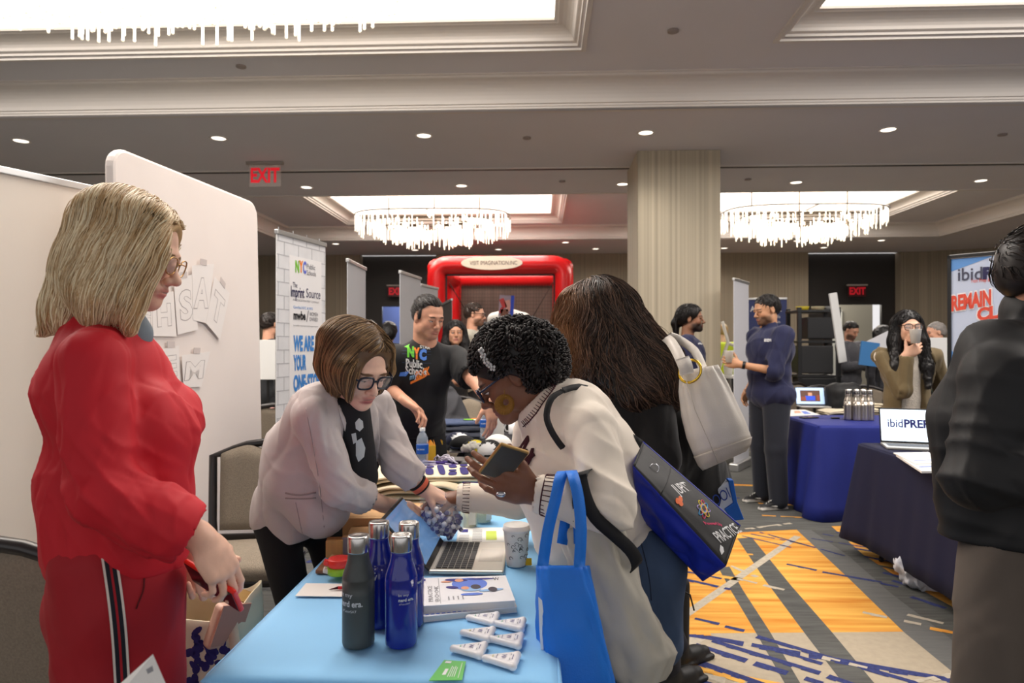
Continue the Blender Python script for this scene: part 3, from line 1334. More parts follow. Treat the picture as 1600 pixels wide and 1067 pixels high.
for i in range(60):
    x, y = random.uniform(-6, 1), random.uniform(-1, 5.3)
    stripe((x, y), (x + 1.2, y - .5), .05, .0016 + i * 2e-6, random.choice((3, 5, 4, 2)), .4, False)
for (x, y) in ((-5, 8), (-3, 12), (4.4, 11), (7.5, 9), (3.5, 14), (9, 13), (-1, 6.5)):
    mb.poly([(x, y, .001), (x + 1.5, y - .3, .001), (x + 2.2, y + .8, .001), (x + .6, y + 1.1, .001)], random.choice((2, 1)))
mb.build('floor', [CG, CB, CO, CBL, CGR, CW])['kind'] = 'structure'

# ---------------------------------------------------------------- downlights, sprinklers, exit signs
t = empty('recessed_downlight', 'recessed round downlight', 'ceiling light', (0, 0, 0), 0, 'recessed downlights in the ceiling')
mb = MB()
mb.lathe([(.095, 0), (.095, -.006), (.078, -.008), (.075, .0)], n=24)
mb.build('trim_ring', [mat('downlight_ring', (235, 228, 220), .4)], t, smooth=True)
mb = MB()
mb.lathe([(.074, -.003), (.04, -.0035)], n=24)
mb.build('diffuser', [mat('downlight_glow', (255, 240, 222), .5, emit=2.2)], t, smooth=True)
_first = True
_ord = 'first second third fourth fifth sixth seventh'.split()
_rows = {7.38: 'the row nearest the camera', 9.72: 'the row behind the dark track', 15.15: 'the row before the back wall', 16.2: 'the row closest to the back wall'}
for i, (x, y) in enumerate(DOWN + DOWN_FAR):
    k = sorted(a for a, b in DOWN + DOWN_FAR if b == y).index(x)
    lb = ('round ceiling downlight, %s from the left in %s' % (_ord[k], _rows[y])) if y in _rows else \
        'round ceiling downlight at the far %s, %s of the two' % ('left' if x < 0 else 'right', 'nearer' if y < 12.5 else 'farther')
    if _first:
        t.location = (x, y, ZS)
        t['label'] = lb
        _first = False
    else:
        dup(t, (x, y, ZS), label=lb)
t = empty('smoke_detector', 'small round sprinkler cover on the bright upper ceiling between the coffers', 'sprinkler', (1.08, 5.6, ZR), 0, 'flush sprinkler covers')
MB().lathe([(.045, 0), (.045, -.014), (.03, -.018), (.01, -.018)], n=20).build('cover', [mat('sprinkler_cover', (150, 138, 132), .6)], t, smooth=True)
for (x, y, l) in ((-2.75, 6.15, 'small sprinkler cover left on the upper ceiling below the big coffer'),
                  (-.15, 7.5, 'small sprinkler cover between two downlights left of the pillar'),
                  (5.0, 7.6, 'small sprinkler cover right of the far right downlight'),
                  (.3, 9.5, 'small sprinkler cover behind the track left of the pillar'),
                  (2.85, 9.5, 'small sprinkler cover behind the track right of the pillar')):
    dup(t, (x, y, ZR if y < 6.5 else ZS), label=l)

REDL = mat('exit_red', (205, 25, 40), .4, emit=.55)


def exit_sign(x, y, z, w, h, label, glass=True, dim=1.):
    t = empty('exit_sign', label, 'exit sign', (x, y, z), 0, None)
    mb = MB()
    mb.box((0, 0, h + .02), (w * 1.15, .06, .035))
    mb.build('mount', [mat('sign_mount', (150, 142, 135), .4)], t)
    mb = MB()
    mb.box((0, 0, h / 2), (w, .012, h))
    if glass:
        mb.build('panel', [mat('sign_panel_clear', (215, 205, 198), .1, alpha=.35)], t)
    else:
        mb.build('panel', [mat('sign_panel_dark', (70, 18, 20), .4)], t)
    text('EXIT', h * .92, (0, -.009, h * .48), (1, 0, 0), (0, 0, 1), REDL if glass else mat('exit_red_dim', (190, 22, 38), .4, emit=.25), t, 'letters', False, sx=.78 * w / h / 1.6, bold=.008)
    return t


g = W(414, 293, 8.5)
exit_sign(g.x, g.y, 3.38, .40, .27, 'clear hanging sign with red EXIT letters above the whiteboard panel')
exit_sign(-3.62, 17.0, 2.63, .42, .26, 'dim red EXIT sign on the dark wall above the left doorway', False)
exit_sign(7.72, 17.0, 2.60, .42, .26, 'dim red EXIT sign on the dark wall above the right doorway', False)

# ---------------------------------------------------------------- chandeliers
ROD = mat('crystal_rod', (255, 246, 228), .12, trans=.35, emit=.30)  # faint emission stands in for bulb light caught in the rods
CHF = mat('chandelier_frame', (60, 50, 38), .3, .8)
rodm = None


def chandelier(cx, cy, label, sx=1.38, sy=.85):
    global rodm
    t = empty('chandelier', label, 'chandelier', (cx, cy, 0), 0, None)
    mb = MB()
    tiers = [(sx, sy, 3.72, 3.46), (sx * .78, sy * .78, 3.62, 3.36), (sx * .50, sy * .55, 3.58, 3.22), (sx * .30, sy * .34, 3.55, 3.17)]
    for a, b, zt, zb in tiers:
        mb.tube([(a * math.copysign(abs(math.cos(u)) ** .6, math.cos(u)), b * math.copysign(abs(math.sin(u)) ** .6, math.sin(u)), zt) for u in
                 [2 * PI * k / 32 for k in range(32)]], .012, 6, closed=True)
    for x in (-.6, 0, .6):
        mb.tube([(x * sx, 0, 3.5), (x * sx, 0, 4.1)], .012, 6)
    mb.box((0, 0, 3.72), (sx * 2, .03, .02))
    mb.box((0, 0, 3.72), (.03, sy * 2, .02))
    for x in (-.3, .3):
        mb.box((x, -sy * .55, 3.5), (.16, .02, .05))
        mb.box((x * 1.8, -sy * .55, 3.52), (.10, .02, .04))
    mb.build('frame', [CHF], t, smooth=False)
    if rodm is None:
        q = MB()
        q.lathe([(.004, 0), (.009, -.01), (.009, -.27), (.011, -.285), (.006, -.30)], n=8)
        o = q.build('crystal_rod', [ROD], t, smooth=True)
        rodm = o.data
        bpy.data.objects.remove(o)
    pts = []
    rg = random.Random(3)
    for ti, (a, b, zt, zb) in enumerate(tiers):
        n = (96, 80, 76, 50)[ti]
        for k in range(n):
            u = 2 * PI * (k + rg.random() * .3) / n
            x, y = a * math.copysign(abs(math.cos(u)) ** .6, math.cos(u)), b * math.copysign(abs(math.sin(u)) ** .6, math.sin(u))
            L = rg.uniform(.20, .34) if ti != 2 else rg.uniform(.24, .40)
            pts.append((x * rg.uniform(.95, 1), y * rg.uniform(.94, 1), zt, L))
    pts.sort(key=lambda p: p[1])
    for (x, y, z, L) in pts[:100]:
        o = bpy.data.objects.new('crystal_rod', rodm)
        COL.objects.link(o)
        o.parent = t
        o.location = (x, y, z)
        o.scale = (1, 1, L / .3)
    q = MB()
    for (x, y, z, L) in pts[100:]:
        q.lathe([(.004, 0), (.009, -.01), (.009, -L + .015), (.011, -L + .01), (.006, -L)], (x, y, z), n=6)
    o = q.build('crystal_rods_behind', [ROD], t, smooth=True)
    o['kind'] = 'stuff'
    for k in range(8):
        a = 2 * PI * k / 8
        q = MB().ball((sx * .6 * math.cos(a), sy * .6 * math.sin(a), 3.66), .03, 10, 8)
        q.build('bulb', [mat('bulb_glow', (255, 235, 200), .5, emit=14)], t, smooth=True)
    return t


chandelier(-2.15, 3.55, 'crystal rod chandelier at the top left edge, nearest the camera')
chandelier(-1.93, 12.3, 'crystal rod chandelier far off, left of the striped pillar')
chandelier(4.55, 12.2, 'crystal rod chandelier far off, right of the striped pillar')
for x, y, p in ((-2.15, 3.55, 25), (-1.93, 12.3, 45), (4.55, 12.2, 45)):
    for k in (-.7, 0, .7):
        light('POINT', 'chandelier_glow', (x + k, y, 3.60), p / 3, (1, .85, .66), .12)
# ================================================================ panels, banners, tables, chairs
def ray_plane(px, py, A, n):
    r = CF + CR * ((px - 800) / F) + CU * ((533.5 - py) / F)
    return C0 + r * ((Vector(A) - C0).dot(n) / r.dot(n))


def ftext(s, c, ex, ey, w, h, m, parent, name='lettering', off=.001, bold=0., shear=0., mb=None, mi=0, skew=0., res=3):
    """text fitted to a w x h box centred on c"""
    V, Fc = text_mesh(s, 1, bold=bold, shear=shear, res=res)
    if not len(V):
        return
    lo, hi = V.min(0), V.max(0)
    ex, ey = Vector(ex).normalized(), Vector(ey).normalized()
    n = ex.cross(ey)
    P = []
    for v in V:
        a = ((v[0] - lo[0]) / (hi[0] - lo[0]) - .5) * w
        b = ((v[1] - lo[1]) / (hi[1] - lo[1]) - .5) * h + skew * a
        P.append(Vector(c) + ex * a + ey * b + n * off)
    if mb is not None:
        mb.add(P, Fc, mi)
        return mb
    return mesh_obj(name, P, Fc, m, parent, True, smooth=False)


def shape(P2, c, ex, ey, mb, mi=0, off=.001, s=1.):
    ex, ey = Vector(ex).normalized(), Vector(ey).normalized()
    n = ex.cross(ey)
    mb.poly([Vector(c) + ex * x * s + ey * y * s + n * off for x, y in P2], mi)


def disc2(cx, cy, rx, ry=None, n=20, a0=0, a1=2 * PI):
    ry = rx if ry is None else ry
    return [(cx + rx * math.cos(a0 + (a1 - a0) * i / n), cy + ry * math.sin(a0 + (a1 - a0) * i / n)) for i in range(n)]


def ring2(c, ex, ey, r0, r1, mb, mi=0, off=.001, n=28, sy=1.):
    ex, ey = Vector(ex).normalized(), Vector(ey).normalized()
    nn = ex.cross(ey)
    for i in range(n):
        a, b = 2 * PI * i / n, 2 * PI * (i + 1) / n
        mb.poly([Vector(c) + nn * off + ex * r * math.cos(t) + ey * r * sy * math.sin(t) for r, t in ((r0, a), (r1, a), (r1, b), (r0, b))], mi)


ALU = mat('brushed_aluminium', (190, 190, 190), .35, .8)
WHITEV = mat('white_stretch_fabric', (232, 222, 216), .75, var=.02, vs=3)
BLACKP = mat('black_plastic', (22, 22, 24), .4)


def rollup(name, label, A, B, zt, front, cat='banner', back=None, group=None):
    """A left, B right foot points as seen from the camera"""
    A, B = Vector((A[0], A[1], 0)), Vector((B[0], B[1], 0))
    ex = (B - A).normalized()
    c = (A + B) / 2
    t = empty(name, label, cat, c, 0, group)
    n = ex.cross(Vector((0, 0, 1)))
    w = (B - A).length
    R = Matrix((ex, n, Vector((0, 0, 1)))).transposed()
    mb = MB()
    mb.box(c + Vector((0, 0, (zt + .08) / 2)), (w, .006, zt - .08), R, 0)
    if back:
        mb.box(c + Vector((0, 0, (zt + .08) / 2)) - n * .004, (w, .003, zt - .08), R, 1)
    mb.build('panel', [front, back or front], t, True)
    mb = MB()
    mb.box(c + Vector((0, 0, zt)), (w + .01, .028, .03), R)
    mb.build('top_rail', [ALU], t, True, bevel=.004)
    mb = MB()
    mb.box(c + Vector((0, 0, .045)), (w + .03, .11, .09), R)
    mb.build('base', [ALU], t, True, bevel=.012)
    mb = MB()
    mb.tube([c - n * .035 + Vector((0, 0, .08)), c - n * .03 + Vector((0, 0, zt))], .008, 8)
    mb.build('pole', [ALU], t, True)
    return t, c, ex, n, w


# --- big white rounded fabric panel
A = W(176, 300, 2.88)
B = W(403, 300, 4.08)
A.z = B.z = 0
ex = (B - A).normalized()
nb = ex.cross(Vector((0, 0, 1)))
wl = (B - A).length
t = empty('fabric_backdrop', 'tall white fabric display wall with rounded corners and taped letter sheets', 'display panel', (A + B) / 2)
lean = Vector((.022, 0, 0))


def bp(u, z, off=0.):
    return A + ex * u + Vector((0, 0, z)) + nb * off + lean * (2.25 - z)


outl = []
rr = .09
for cx_, cz_, a0 in ((wl - rr, 2.25 - rr, 0), (rr, 2.25 - rr, PI / 2), (rr, .02 + rr, PI), (wl - rr, .02 + rr, 1.5 * PI)):
    for k in range(7):
        a = a0 + PI / 2 * k / 6
        outl.append((cx_ + rr * math.cos(a), cz_ + rr * math.sin(a)))
mb = MB()
k = len(outl)
offs = [(1, .0), (1, -.035)]
V = [bp(u, z, .0) for u, z in outl] + [bp(u, z, -.045) for u, z in outl]
mb.add(V, [tuple(range(k)), tuple(range(k, 2 * k))[::-1]] + [(i, k + i, k + (i + 1) % k, (i + 1) % k) for i in range(k)])
mb.build('fabric_cover', [WHITEV], t, True, bevel=.014)
mb = MB()
for u in (.12, wl - .12):
    mb.box(bp(u, .012, -.02), (.05, .40, .024), Matrix((ex, nb, Vector((0, 0, 1)))).transposed())
mb.build('foot', [ALU], t, True)
PAPER = mat('white_paper', (236, 230, 226), .8)
PENCIL = mat('letter_outline', (176, 168, 166), .8)
TAPE = mat('masking_tape', (205, 194, 190), .7)
A0 = bp(.5, 1.2)
sheets = [  # letter, four pixel corners (tl,tr,br,bl), label
    ('G', (212, 478), (240, 470), (236, 525), (214, 520), 'paper sheet with an outlined letter G, half behind the blonde woman'),
    ('H', (236, 462), (270, 455), (275, 526), (238, 525), 'paper sheet with an outlined letter H, beside the leftmost sheet'),
    ('S', (270, 440), (300, 428), (308, 515), (276, 523), 'paper sheet with an outlined letter S, between the H and A sheets'),
    ('A', (298, 415), (333, 412), (322, 505), (300, 500), 'paper sheet with an outlined letter A, highest of the sheets'),
    ('T', (333, 432), (357, 458), (342, 531), (320, 505), 'tilted paper sheet with an outlined letter T, rightmost of the top row'),
    ('E', (252, 545), (277, 540), (279, 600), (254, 603), 'faint paper sheet in the lower row, left of the M sheet'),
    ('M', (281, 555), (326, 549), (312, 604), (284, 606), 'paper sheet with an outlined letter M in the lower row'),
]
for i, (ch, a, b, c, d, lb) in enumerate(sheets):
    P = [ray_plane(*q, A0, nb) + nb * (.002 + .0012 * i) for q in (a, b, c, d)]
    s_ = empty('paper_sheet', lb, 'paper sheet', sum(P, Vector()) / 4, 0, 'letter sheets taped to the white panel')
    mb = MB()
    mb.prism([P[3], P[2], P[1], P[0]], nb, .0006)
    mb.build('sheet', [PAPER], s_, True)
    cen = sum(P, Vector()) / 4
    ex_ = (P[1] + P[2] - P[0] - P[3]).normalized()
    ey_ = (P[0] + P[1] - P[2] - P[3]).normalized()
    w_ = (P[1] - P[0]).length
    h_ = (P[0] - P[3]).length
    mb = MB()
    ftext(ch, cen, ex_, ey_, w_ * .66, h_ * .60, None, None, mb=mb, mi=0, off=.0010, bold=.05)
    ftext(ch, cen, ex_, ey_, w_ * .61, h_ * .565, None, None, mb=mb, mi=1, off=.0014, bold=.034)
    mb.build('letter', [PENCIL, PAPER], s_, True)
    mb = MB()
    tc_ = (P[0] + P[1]) / 2 + ey_ * .012
    mb.prism([tc_ - ex_ * .028 - ey_ * .012, tc_ + ex_ * .028 - ey_ * .016, tc_ + ex_ * .028 + ey_ * .014, tc_ - ex_ * .028 + ey_ * .018], nb, .002)
    mb.build('tape', [TAPE], s_, True)

# --- plain banner at the far left
B = W(147, 300, 3.06)
A = B + (W(0, 300, 2.72) - B) * 1.6
BANW = mat('blank_banner_back', (226, 216, 204), .7, var=.02, vs=2)
t, c, ex, n, w = rollup('roll_up_banner', 'blank cream roll-up banner at the left edge behind the blonde woman', A, B, 2.10, BANW)
# --- brick-patterned sponsor banner
A, B = W(432, 300, 4.37), W(508, 300, 4.96)
BRW = mat('printed_white', (228, 226, 226), .6)
t, c, ex, n, w = rollup('roll_up_banner', 'white brick-print banner reading WE ARE YOUR ONE-STOP', A, B, 2.13, mat('brick_print_ground', (214, 214, 216), .6, var=.05, vs=12), back=mat('banner_back_grey', (150, 148, 145), .7))
Z = Vector((0, 0, 1))
A_ = c + n * .004
mb = MB()
for r_ in range(23):
    z = .14 + r_ * .088
    mb.box(c + n * .0035 + Z * z, (w, .001, .006), Matrix((ex, n, Z)).transposed())
    for q in range(4):
        x = -w / 2 + (q + (.5 if r_ % 2 else .1)) * w / 3.6
        if x < w / 2:
            mb.box(c + n * .0035 + ex * x + Z * (z + .044), (.006, .001, .088), Matrix((ex, n, Z)).transposed())
mb.build('brick_joints', [mat('brick_joint_print', (176, 176, 180), .7)], t, True)
NAVY = mat('print_navy', (38, 36, 80), .6)
SKY = mat('print_blue', (62, 132, 205), .6)
mats_ = [BRW, mat('print_green', (120, 190, 50), .6), mat('print_orange', (240, 130, 40), .6), mat('print_periwinkle', (98, 110, 205), .6), NAVY,
         mat('print_grey', (110, 110, 118), .6), SKY, mat('print_black', (25, 25, 30), .6)]


def bt(mb, s_, x0, y0, x1, y1, mi, **k):
    """text into the box between two pixel corners, lying on the plane"""
    P0, P1 = ray_plane(x0, (y0 + y1) / 2, A_, n), ray_plane(x1, (y0 + y1) / 2, A_, n)
    Pt, Pb = ray_plane((x0 + x1) / 2, y0, A_, n), ray_plane((x0 + x1) / 2, y1, A_, n)
    ftext(s_, (P0 + P1) / 2 * .0 + Vector(((P0.x + P1.x) / 2, (P0.y + P1.y) / 2, (Pt.z + Pb.z) / 2)), ex, Z, (P1 - P0).length, Pt.z - Pb.z, None, None, mb=mb, mi=mi, **k)


mb = MB()
P = [ray_plane(*q, A_, n) + n * .0008 for q in ((452, 398), (452, 690), (504, 690), (502, 412))]
zt_, x_ = P[0].z, 0
P[3].z = P[0].z
P[1].z = P[2].z = .35
mb.poly(P, 0)
bt(mb, 'N', 461, 407, 467, 426, 1, bold=.05, off=.003)
bt(mb, 'Y', 467, 407, 473, 426, 2, bold=.05, off=.003)
bt(mb, 'C', 473, 408, 478, 428, 3, bold=.05, off=.003)
bt(mb, 'Public', 479, 413, 492, 421, 5, off=.003)
bt(mb, 'Schools', 479, 423, 493, 431, 5, off=.003)
bt(mb, 'The', 457, 441, 464, 449, 4, off=.003)
bt(mb, 'Imprint', 454, 448, 475, 470, 4, off=.003, bold=.02)
bt(mb, 'Source', 478, 452, 500, 466, 4, off=.003)
bt(mb, 'AN EDUCATION FIRST COMPANY', 457, 469, 498, 472, 5, off=.003)
bt(mb, 'Certified NYC & NYS', 458, 479, 488, 483, 6, off=.003)
bt(mb, 'mwbe', 458, 486, 477, 500, 7, off=.003, bold=.04)
bt(mb, 'WOMEN', 483, 488, 496, 494, 5, off=.003)
bt(mb, 'OWNED', 483, 496, 496, 502, 5, off=.003)
bt(mb, '/', 478, 485, 482, 503, 5, off=.003)
bt(mb, 'Locally owned and operated', 458, 508, 496, 511, 5, off=.003)
bt(mb, 'WE ARE', 458, 524, 490, 549, 6, off=.003, bold=.05)
bt(mb, 'YOUR', 458, 554, 478, 579, 6, off=.003, bold=.05)
bt(mb, 'ONE-STOP', 458, 584, 500, 610, 6, off=.003, bold=.05)
bt(mb, 'SHOP', 458, 616, 480, 641, 6, off=.003, bold=.05)
mb.build('printed_panel', mats_, t, True)
# --- grey backs
GRB = mat('grey_banner_back', (172, 172, 176), .6, var=.03, vs=2)
for a, b, zt, lb in (((543, 5.6), (571, 6.25), 2.10, 'grey back of a roll-up banner right of the brick-print banner'),
                     ((625, 6.4), (657, 7.05), 2.09, 'pale grey back of a roll-up banner in front of the left exit doorway'),
                     ((657, 7.75), (684, 8.3), 2.09, 'pale grey roll-up banner back beside the red inflatable frame'),
                     ((712, 8.6), (690, 9.4), 1.98, 'dark slim banner seen edge-on inside the red inflatable frame')):
    if zt < 2:
        rollup('roll_up_banner', lb, W(692, 300, 9.6), W(706, 300, 8.6), zt, mat('dark_banner', (60, 56, 54), .6), back=GRB)
    else:
        rollup('roll_up_banner', lb, W(a[0], 300, a[1]), W(b[0], 300, b[1]), zt, GRB)
rollup('roll_up_banner', 'tall pale banner seen nearly edge-on behind the man in the navy pullover', W(1146, 300, 7.6), W(1169, 300, 8.1), 2.14, mat('pale_banner', (206, 206, 212), .6))
t, c, ex, n, w = rollup('roll_up_banner', 'navy blue banner with an orange ring emblem behind the man holding a cup', W(1168, 300, 10.4), W(1229, 300, 10.3), 2.11, mat('banner_navy', (52, 62, 112), .6))
A_ = c + n * .004
mb = MB()
cc = ray_plane(1200, 527, A_, n)
ring2(cc, ex, Z, .12, .20, mb, 1, .002)
shape(disc2(0, 0, .12), cc, ex, Z, mb, 0, .002)
bt(mb, 'IC', 1190, 517, 1203, 536, 3, bold=.05, off=.004)
bt(mb, 'ALLIANCE', 1172, 478, 1221, 487, 0, bold=.02, off=.004)
bt(mb, 'of schools', 1190, 492, 1219, 497, 0, off=.004)
bt(mb, 'and youth', 1190, 501, 1219, 506, 0, off=.004)
mb.build('print', [BRW, mat('ring_orange', (230, 150, 70), .6), BRW, mat('ring_red', (190, 60, 60), .6)], t, True)
# --- ibid banner
A, B = W(1485, 300, 4.64), W(1583, 300, 4.37)
B = A + (B - A).normalized() * .95
t, c, ex, n, w = rollup('roll_up_banner', 'light blue standing banner reading ibidPREP and REMAIN CLAM at the right edge', A, B, 2.0, mat('banner_sky', (196, 206, 228), .5), back=BLACKP)
A_ = c + n * .004
mb = MB()
A3 = Vector((A.x, A.y, 0)) + n * .0045
pts = [(0, 1.985), (0, 1.90), (.25, 1.985)]
mb.poly([A3 + ex * x + Z * z for x, z in pts], 0)
for x0, x1, z0, z1 in ((0, .95, 1.55, 1.68),):
    mb.poly([A3 + ex * x + Z * z for x, z in ((.3, 1.60), (.95, 1.52), (.95, 1.62), (.45, 1.68))], 5)
mb.poly([A3 + ex * x + Z * z for x, z in ((0, 1.25), (.07, 1.31), (0, 1.37))], 0)
bt(mb, 'ibid', 1497, 418, 1535, 438, 1, off=.003, bold=.01)
bt(mb, 'PREP', 1536, 415, 1598, 435, 2, off=.003, bold=.06)
bt(mb, 'Test Prep & Tutoring', 1517, 434, 1572, 442, 3, off=.003)
for s_, x0, y0, x1, y1 in (('REMAIN', 1487, 457, 1549, 482), ('CLAM', 1527, 476, 1598, 497)):
    bt(mb, s_, x0 - 2, y0 - 2, x1 + 2, y1 + 2, 4, off=.003, bold=.10, skew=.14)
    bt(mb, s_, x0, y0, x1, y1, 3, off=.005, bold=.05, skew=.14)
for q, tx in ((1514, 'IN OFFICE'), (1541, 'IN HOME')):
    cc = ray_plane(q, 528, A_, n)
    ring2(cc, ex, Z, .052, .058, mb, 1, .004)
    shape(disc2(0, 0, .052), cc, ex, Z, mb, 4, .003)
    ftext(tx, cc, ex, Z, .075, .014, None, None, mb=mb, mi=1, off=.006)
bt(mb, 'ONLINE', 1494, 540, 1508, 546, 1, off=.003)
mb.build('print', [mat('banner_blue', (96, 150, 215), .5), mat('ink_dark', (70, 72, 92), .6), NAVY, mat('print_red', (222, 78, 56), .6), mat('print_cream', (240, 236, 238), .6),
                   mat('banner_midblue', (172, 192, 226), .5)], t, True)
mb = MB()
R_ = Matrix((ex, n, Z)).transposed()
for q in (-1, 1):
    mb.box(c + ex * q * (w / 2 + .006) + Z * 1.0, (.02, .03, 2.02), R_)
mb.box(c + Z * 2.0, (w + .03, .03, .022), R_)
mb.build('frame', [BLACKP], t, True)

# --- red inflatable frame
def inflatable():
    RED = mat('inflatable_red_vinyl', (206, 24, 28), .28, var=.03, vs=2, coat=.3)
    d0, d1 = 12.6, 15.2
    a, b = W(682, 300, d0), W(881, 300, d0)
    x0, x1, y0 = a.x, b.x, a.y
    zt = 2.88
    y1 = y0 + 2.5
    t = empty('inflatable_frame', 'red inflatable goal frame with an oval white sign at the back', 'inflatable', ((x0 + x1) / 2, y0, 0))
    r = .17
    mb = MB()
    for y in (y0, y1):
        P = [(x0, y, .0), *[(x0 + .2 - .2 * math.cos(a * PI / 12), y, zt - .2 + .2 * math.sin(a * PI / 12)) for a in range(7)], *[(x1 - .2 + .2 * math.sin(a * PI / 12), y, zt - .2 + .2 * math.cos(a * PI / 12)) for a in range(7)], (x1, y, 0)]
        mb.tube(P, r, 14)
    for x in (x0, x1):
        mb.tube([(x, y0, r), (x, y1, r)], r, 12)
        mb.tube([(x, y0, zt - .05), (x, y1, zt - .05)], r, 12)
    mb.build('inflated_tubes', [RED], t, True, True)
    mb = MB()
    mb.box(((x0 + x1) / 2, y1 + .05, zt / 2), (x1 - x0, .02, zt))
    mb.build('back_sheet', [mat('brown_backdrop', (92, 74, 66), .8, var=.25, vs=1, stretch=(6, 6, .6))], t, True)
    mb = MB()
    for i in range(34):
        x = x0 + .15 + (x1 - x0 - .3) * i / 33
        mb.box((x, y1 - .2, zt / 2), (.006, .006, zt - .3))
    for i in range(34):
        z = .1 + (zt - .3) * i / 33
        mb.box(((x0 + x1) / 2, y1 - .2, z), (x1 - x0 - .3, .006, .006))
    mb.tube([(x0 + .2, y0 + .3, zt - .3), (x0 + 1.0, y1 - .3, 1.0)], .008, 4)
    mb.tube([(x1 - .2, y0 + .3, zt - .3), (x1 - 1.2, y1 - .3, 1.0)], .008, 4)
    mb.build('net', [mat('net_cord', (50, 38, 34), .8)], t, True)
    mb = MB()
    mb.box(((x0 + x1) / 2, y0 + .02, zt - r - .01), (x1 - x0 - .3, .03, .03))
    for x in (x0 + .18, x1 - .18):
        mb.box((x, y0 + .02, zt / 2), (.03, .03, zt - .3))
    mb.build('net_border', [BLACKP], t, True)
    cc = Vector(((x0 + x1) / 2 - .14, y0 - r - .006, zt + .02))
    mb = MB()
    X = Vector((1, 0, 0))
    k = disc2(0, 0, .56, .125, 36)
    mb.prism([cc + X * p[0] + Z * p[1] for p in k], (0, 1, 0), .05, 0)
    sg = mb.build('sign', [mat('sign_cream', (232, 222, 205), .6)], t, True)
    ftext('VISIT IMAGINATION.INC', cc + X * .03, X, Z, .86, .075, mat('sign_ink', (90, 60, 55), .6), sg, off=.004)
    return t


inflatable()
# poster inside the frame
t = empty('poster', 'small colourful poster held up inside the red inflatable frame', 'poster', W(791, 482, 11.4))
a = W(781, 463, 11.4)
mb = MB()
c = W(791, 483, 11.4)
mb.box(c, (.25, .012, .46), rotm(0, .06, 0), 0)
for i, (x, z, w_, h_) in enumerate(((-.05, .1, .08, .16), (.03, .06, .09, .18), (-.03, -.08, .13, .16), (.05, -.14, .09, .12), (-.08, -.02, .05, .1))):
    mb.box(c + Vector((x, -.008, z)), (w_, .004, h_), rotm(0, .2 * (i - 2), 0), 1 + i % 4)
mb.box(c + Vector((.095, -.009, 0)), (.055, .004, .45), rotm(0, .06, 0), 5)
mb.build('board', [mat('poster_grey', (150, 135, 150), .6), mat('poster_red', (190, 60, 60), .6), mat('poster_pink', (205, 150, 140), .6), mat('poster_brown', (120, 75, 60), .6), mat('poster_white', (215, 210, 215), .6),
                   mat('poster_blue', (40, 70, 190), .6)], t, True)

# ---------------------------------------------------------------- tables and cloths
def table(label, x0, x1, y0, y1, rot=0., legc=(40, 40, 42)):
    c = Vector(((x0 + x1) / 2, (y0 + y1) / 2, 0))
    t = empty('folding_table', label, 'table', c, rot)
    mb = MB()
    w, l = x1 - x0, y1 - y0
    mb.box((0, 0, .725), (w, l, .03))
    mb.build('table_top', [mat('table_laminate', (190, 180, 165), .5)], t, bevel=.004)
    for sx in (-1, 1):
        for sy in (-1, 1):
            mb = MB()
            mb.tube([(sx * (w / 2 - .1), sy * (l / 2 - .2), .71), (sx * (w / 2 - .07), sy * (l / 2 - .14), .02)], .014, 8)
            mb.ball((sx * (w / 2 - .07), sy * (l / 2 - .14), .018), .018, 8, 6)
            mb.build('leg', [mat('leg_metal_dark', legc, .4, .5)], t, smooth=True)
    return t


